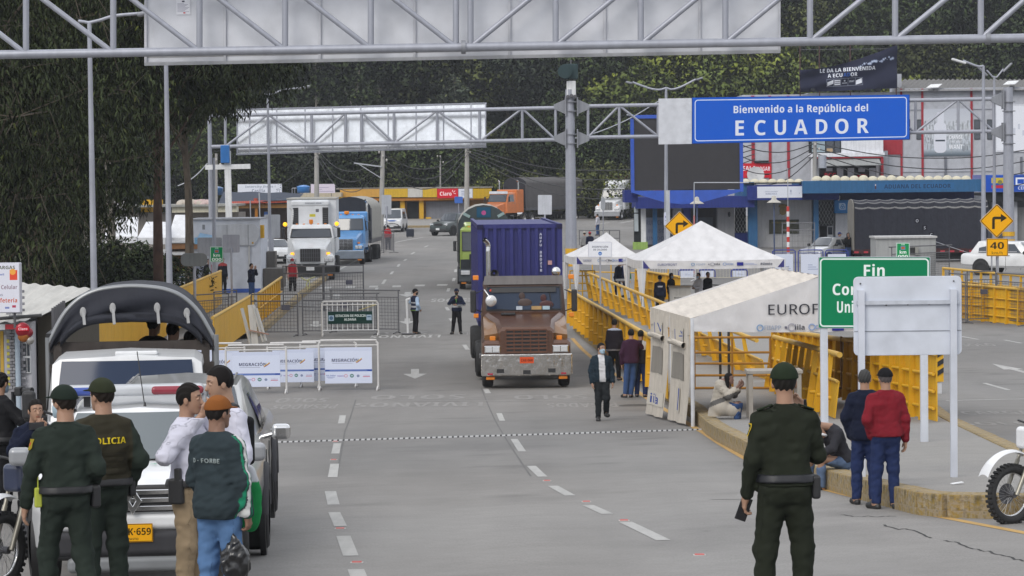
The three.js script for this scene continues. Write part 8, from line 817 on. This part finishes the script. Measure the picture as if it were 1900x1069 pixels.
person('man in a black top with white shoulders and jeans, close to the tent curtain',gp(1190,737),Math.PI-.35,{h:1.7,top:(x,u)=>u>.3&&x<-.06?[.5,.5,.5]:[.02,.018,.022],legs:jeansD,cell:.02,hem:-.06,arm:{R:[[-.24,1.15,.1],[-.2,1.1,.32]]},hair:[.012,.011,.011]});
}
{const vest=(x,u,z)=>Math.abs(x)>.185?[.36,.47,.62]:u<.0?[.2,.35,.06]:(u>.1&&u<.16)||(u>.25&&u<.3)?[.42,.43,.46]:[.02,.025,.05];
person('traffic officer in a striped navy vest leaning on a white stand by the fence',gp(771,620),Math.PI-1.0,{h:1.72,fat:1.06,top:vest,legs:blackC,cell:.02,topCell:.016,cap:blackC,mask:[.03,.03,.03],yaw:-.5,arm:{L:[[.36,1.22,.0],[.42,1.2,.2]],R:[[-.27,1.14,-.05],[-.2,.98,.08]]},loose:.03,hem:-.03,leg:{L:[[.1,.5,.05],[.12,.08,.0],.2],R:[[-.08,.5,.0],[-.02,.08,.02],-.2]}});
person('traffic officer in a navy jacket with white bands standing with folded arms',gp(848,620),-.1,{h:1.72,top:(x,u,z)=>(u>.1&&u<.2)?[.42,.43,.46]:z>.04&&Math.abs(x)<.02&&u>.28?[.15,.4,.1]:[.015,.02,.042],legs:blackC,cell:.02,topCell:.016,cap:navy,mask:[.03,.03,.035],arm:{L:[[.29,1.16,.08],[.05,1.14,.24]],R:[[-.28,1.18,.1],[-.04,1.36,.22]]},loose:.03,hem:-.06,leg:{L:[[.11,.5,.02],[.14,.08,0],.3],R:[[-.12,.5,.02],[-.17,.08,0],-.3]}});
const st=fac('stand','thin white stand beside the traffic officer in the vest','stand',757,620,104);part('post',rod([0,0,0],[-.04,1.35,0],.045),MT.white,st.g);part('arm',rod([-.05,1.33,0],[.1,1.38,0],.04),MT.white,st.g);part('base',rb(.5,.04,.3,.01,0,.02,0),MT.dsteel,st.g);
}
{const F2=(label,px,py,ry,top,legs,o={})=>person(label,gp(px,py,o.up??0),ry,{h:1.7,top,legs,far:true,cell:.03,hem:-.06,loose:.03,...o});
F2('man in a red shirt and dark jeans walking away up the road',720,464,Math.PI,[.35,.02,.03],[.02,.025,.05]);F2('person in a red and white jacket and cap in front of the white truck',543,548,.2,(x,u)=>Math.abs(x)>.2?[.55,.35,.3]:[.36,.02,.03],blackC,{mask:[.5,.55,.6],cap:[.3,.03,.04],h:1.72});
const cam={L:[[.2,1.25,.16],[.06,1.5,.2]],R:[[-.2,1.25,.16],[-.06,1.5,.2]]};F2('man in a navy jacket and jeans filming by the upper yellow slat barrier',467,560,1.1,navy,jeans,{arm:cam,up:.2});F2('man in a dark jacket and grey trousers, back to us before the white building',437,534,Math.PI,[.03,.03,.035],[.16,.16,.17],{cap:blackC,up:.2});F2('person in dark clothes with a red scarf beside the km 000 sign pole',414,546,.6,(x,u)=>u>.42?[.35,.06,.06]:[.02,.022,.03],blackC,{up:.2});F2('person in a red and black jacket left of the km 000 sign pole',388,548,.3,(x,u,z)=>x>0?[.35,.03,.05]:blackC,jeansD,{up:.12});
F2('border officer in navy seen from behind at the white desk',1225,588,Math.PI,(x,u)=>u>.33&&u<.38&&Math.abs(x)<.1?[.5,.5,.55]:navy,blackC,{cap:navy,fat:1.1});F2('woman with long dark hair behind the white desk',1246,580,.9,blackC,blackC,{hairKind:'long',mask:true,h:1.66});F2('man in a white shirt and face mask at the large tent',1297,582,-.9,[.62,.62,.66],[.25,.2,.16],{mask:true,topName:'shirt',arm:{L:[[.26,1.15,.08],[.08,1.1,.26]],R:[[-.26,1.15,.08],[-.05,1.12,.27]]}});F2('man in black just behind the white-shirted man at the large tent',1314,580,.6,blackC,blackC);
F2('man in a navy jacket leaning on the table under the small tent',1146,553,2.2,navy,jeansD,{lean:[0,.2]});F2('man in a blue jacket right of the one at the small tent table',1161,551,-2.0,[.02,.03,.09],jeansD,{lean:[0,.15]});F2('man in a white shirt and jeans crossing at the far right bend',1109,437,-2.2,[.5,.5,.55],jeans);F2('person in a grey jacket and hat near the gantry post',1085,482,Math.PI,[.25,.25,.25],[.06,.06,.06],{cap:[.4,.37,.33]});F2('person in a navy jacket and red cap near the gantry post',1095,483,Math.PI,navy,blackC,{cap:[.4,.03,.04]});F2('officer in a light blue shirt by the silver hatchback',1558,486,1.2,[.1,.18,.4],navy,{cap:[.04,.06,.2]});F2('woman in a black jacket and jeans right of the silver hatchback',1574,487,.2,blackC,jeans,{hairKind:'long',arm:{R:[[-.24,1.18,.1],[-.08,1.36,.22]]}});
for(const[px,d,dy,lb]of[[290,34.4,.03,'tallest dark figure sitting in the police truck under the canopy'],[325,34.1,-.05,'dark figure sitting in the middle under the truck canopy'],[357,34.4,-.16,'smallest dark figure sitting at the right end under the truck canopy']])person(lb,near(px,d).add(V(0,1.22+dy,0)),2.6,{h:1.66,pel:[0,.5,0],top:[.01,.01,.011],legs:[.01,.01,.011],cell:.024,far:true,cap:dy>0?[.01,.01,.01]:null,capKind:'tall',leg:{L:[[.13,.52,.4],[.13,.1,.4],0],R:[[-.13,.52,.4],[-.13,.1,.4],0]},fat:1.15,loose:.04});
const dk=fac('white_desk','white desk panel printed MIGRACION at the large tent','desk',1262,574,113);part('panel',dk.B(1243,1282,578,533,-.5,0),dull([.6,.58,.54]),dk.g);part('top',dk.B(1241,1284,533,530.5,-.6,.1),dull([.3,.25,.2]),dk.g);dk.S(1249,1276,556,549,.01,canv(160,44,(x)=>{x.fillStyle='#cfccc6';x.fillRect(0,0,160,44);txt(x,'MIGRACIÓN',80,22,28,'#2e3330',{w:140});}),'lettering');
const tb=fac('white_table','white table with a green bottle under the small tent','table',1156,552,123);part('tabletop',tb.B(1143,1170,521,518,-.5,.3),MT.white,tb.g);for(const x of[1145,1166])part('leg',tb.B(x,x+3,553,521,-.1,.05),MT.white,tb.g);part('bottle',rod([.32,.85,.1],[.32,1.1,.1],.07,.05,12),dull([.03,.25,.09]),tb.g);
const sc=thing('suitcase','dark upright suitcase standing alone on the road before the dark green car','suitcase',gp(761,441));part('case',rb(.62,.62,.3,.06,0,.38,0),dull([.03,.035,.05]),sc);part('handle',pipe([[-.12,.68,0],[-.1,.8,0],[.1,.8,0],[.12,.68,0]],.015,12,6),MT.dsteel,sc);for(const x of[-.22,.22])part('castor',new THREE.CylinderGeometry(.05,.05,.04,12).rotateZ(1.57).translate(x,.05,0),MT.rubber,sc);
const dg=thing('dog','thin tan dog standing among the people by the small white building','dog',gp(432,531,.2),-1.2),D=[[0,.45,.28,0,.47,0,.1,.095],[0,.47,0,0,.48,-.26,.085,.075],[0,.5,.3,0,.66,.42,.06,.05],[0,.67,.43,0,.62,.58,.055,.03],[0,.48,-.3,0,.58,-.48,.025,.012]];for(const s of[-1,1]){D.push([s*.07,.42,.26,s*.07,.22,.24,.045,.028],[s*.07,.22,.24,s*.07,.02,.26,.028,.024],[s*.07,.44,-.24,s*.08,.26,-.2,.07,.04],[s*.08,.26,-.2,s*.08,.17,-.32,.035,.026],[s*.08,.17,-.32,s*.08,.02,-.28,.026,.024],[s*.035,.7,.42,s*.05,.76,.4,.02,.01]);}part('body',nets(field(D,.03),[-.2,-.04,-.56],[.2,.86,.68],.018,(x,y)=>y<.12?[.45,.4,.34]:[.3,.17,.08]),cloth([1,1,1],{vertexColors:true,k:'vc'}),dg);
const lit=thing('paper_litter','crumpled white paper lying on the pavement near the white sign post','litter',gp(1776,898,.27));part('paper',rb(.16,.015,.07,.005,0,.01,0,[0,.3,.1]),MT.white,lit);
const fold=fac('folded_gate','folded white wooden barricade leaning at the yellow slat barrier','barricade',480,640,92);for(const[a,b,w]of[[[466,640],[449,572],.12],[[474,640],[466,566],.22],[[490,634],[470,566],.14],[[494,632],[476,572],.08]])part('plank',bar([...fold.q(...a),.1],[...fold.q(...b),-.1],w,.05),dull([.58,.57,.54]),fold.g);part('cross_plank',bar([...fold.q(462,612),.14],[...fold.q(500,620),.14],.07,.04),dull([.4,.25,.2]),fold.g);
const tape=thing('caution_tape','yellow and white ribbon tied to the mesh fence before the white truck','tape',at(572,520,118));part('ribbon',[pipe([[-.3,.12,0],[-.1,.0,.05],[.05,.05,0],[.3,.15,0]],.025,12,5),pipe([[0,.02,0],[-.08,-.2,.02],[-.04,-.4,0]],.025,8,5),pipe([[.02,.02,0],[.06,-.2,.02],[.02,-.36,0]],.022,8,5)],dull([.6,.6,.3]),tape);
}
globalThis.TESTP=0;
if(globalThis.TESTP){const p=gp(1400,1000);const q=person('test',at(1400,1000,-p.z).setY(gy(p.z)),0.5,{mask:true,cap:[.05,.08,.04],top:[.1,.12,.08],belt:[.02,.02,.02]});person('test2',gp(1200,990),Math.PI+.4,{hairKind:'tail',top:[.3,.02,.03],arm:{L:[[.3,1.2,.1],[.2,1.35,.3]],R:[[-.3,1.15,.05],[-.2,1.05,.28]]}});person('t3',gp(1050,990),1,{cell:.02});person('t4',gp(900,990),0,{far:true,cell:.03});}
renderer.render(scene,camera);
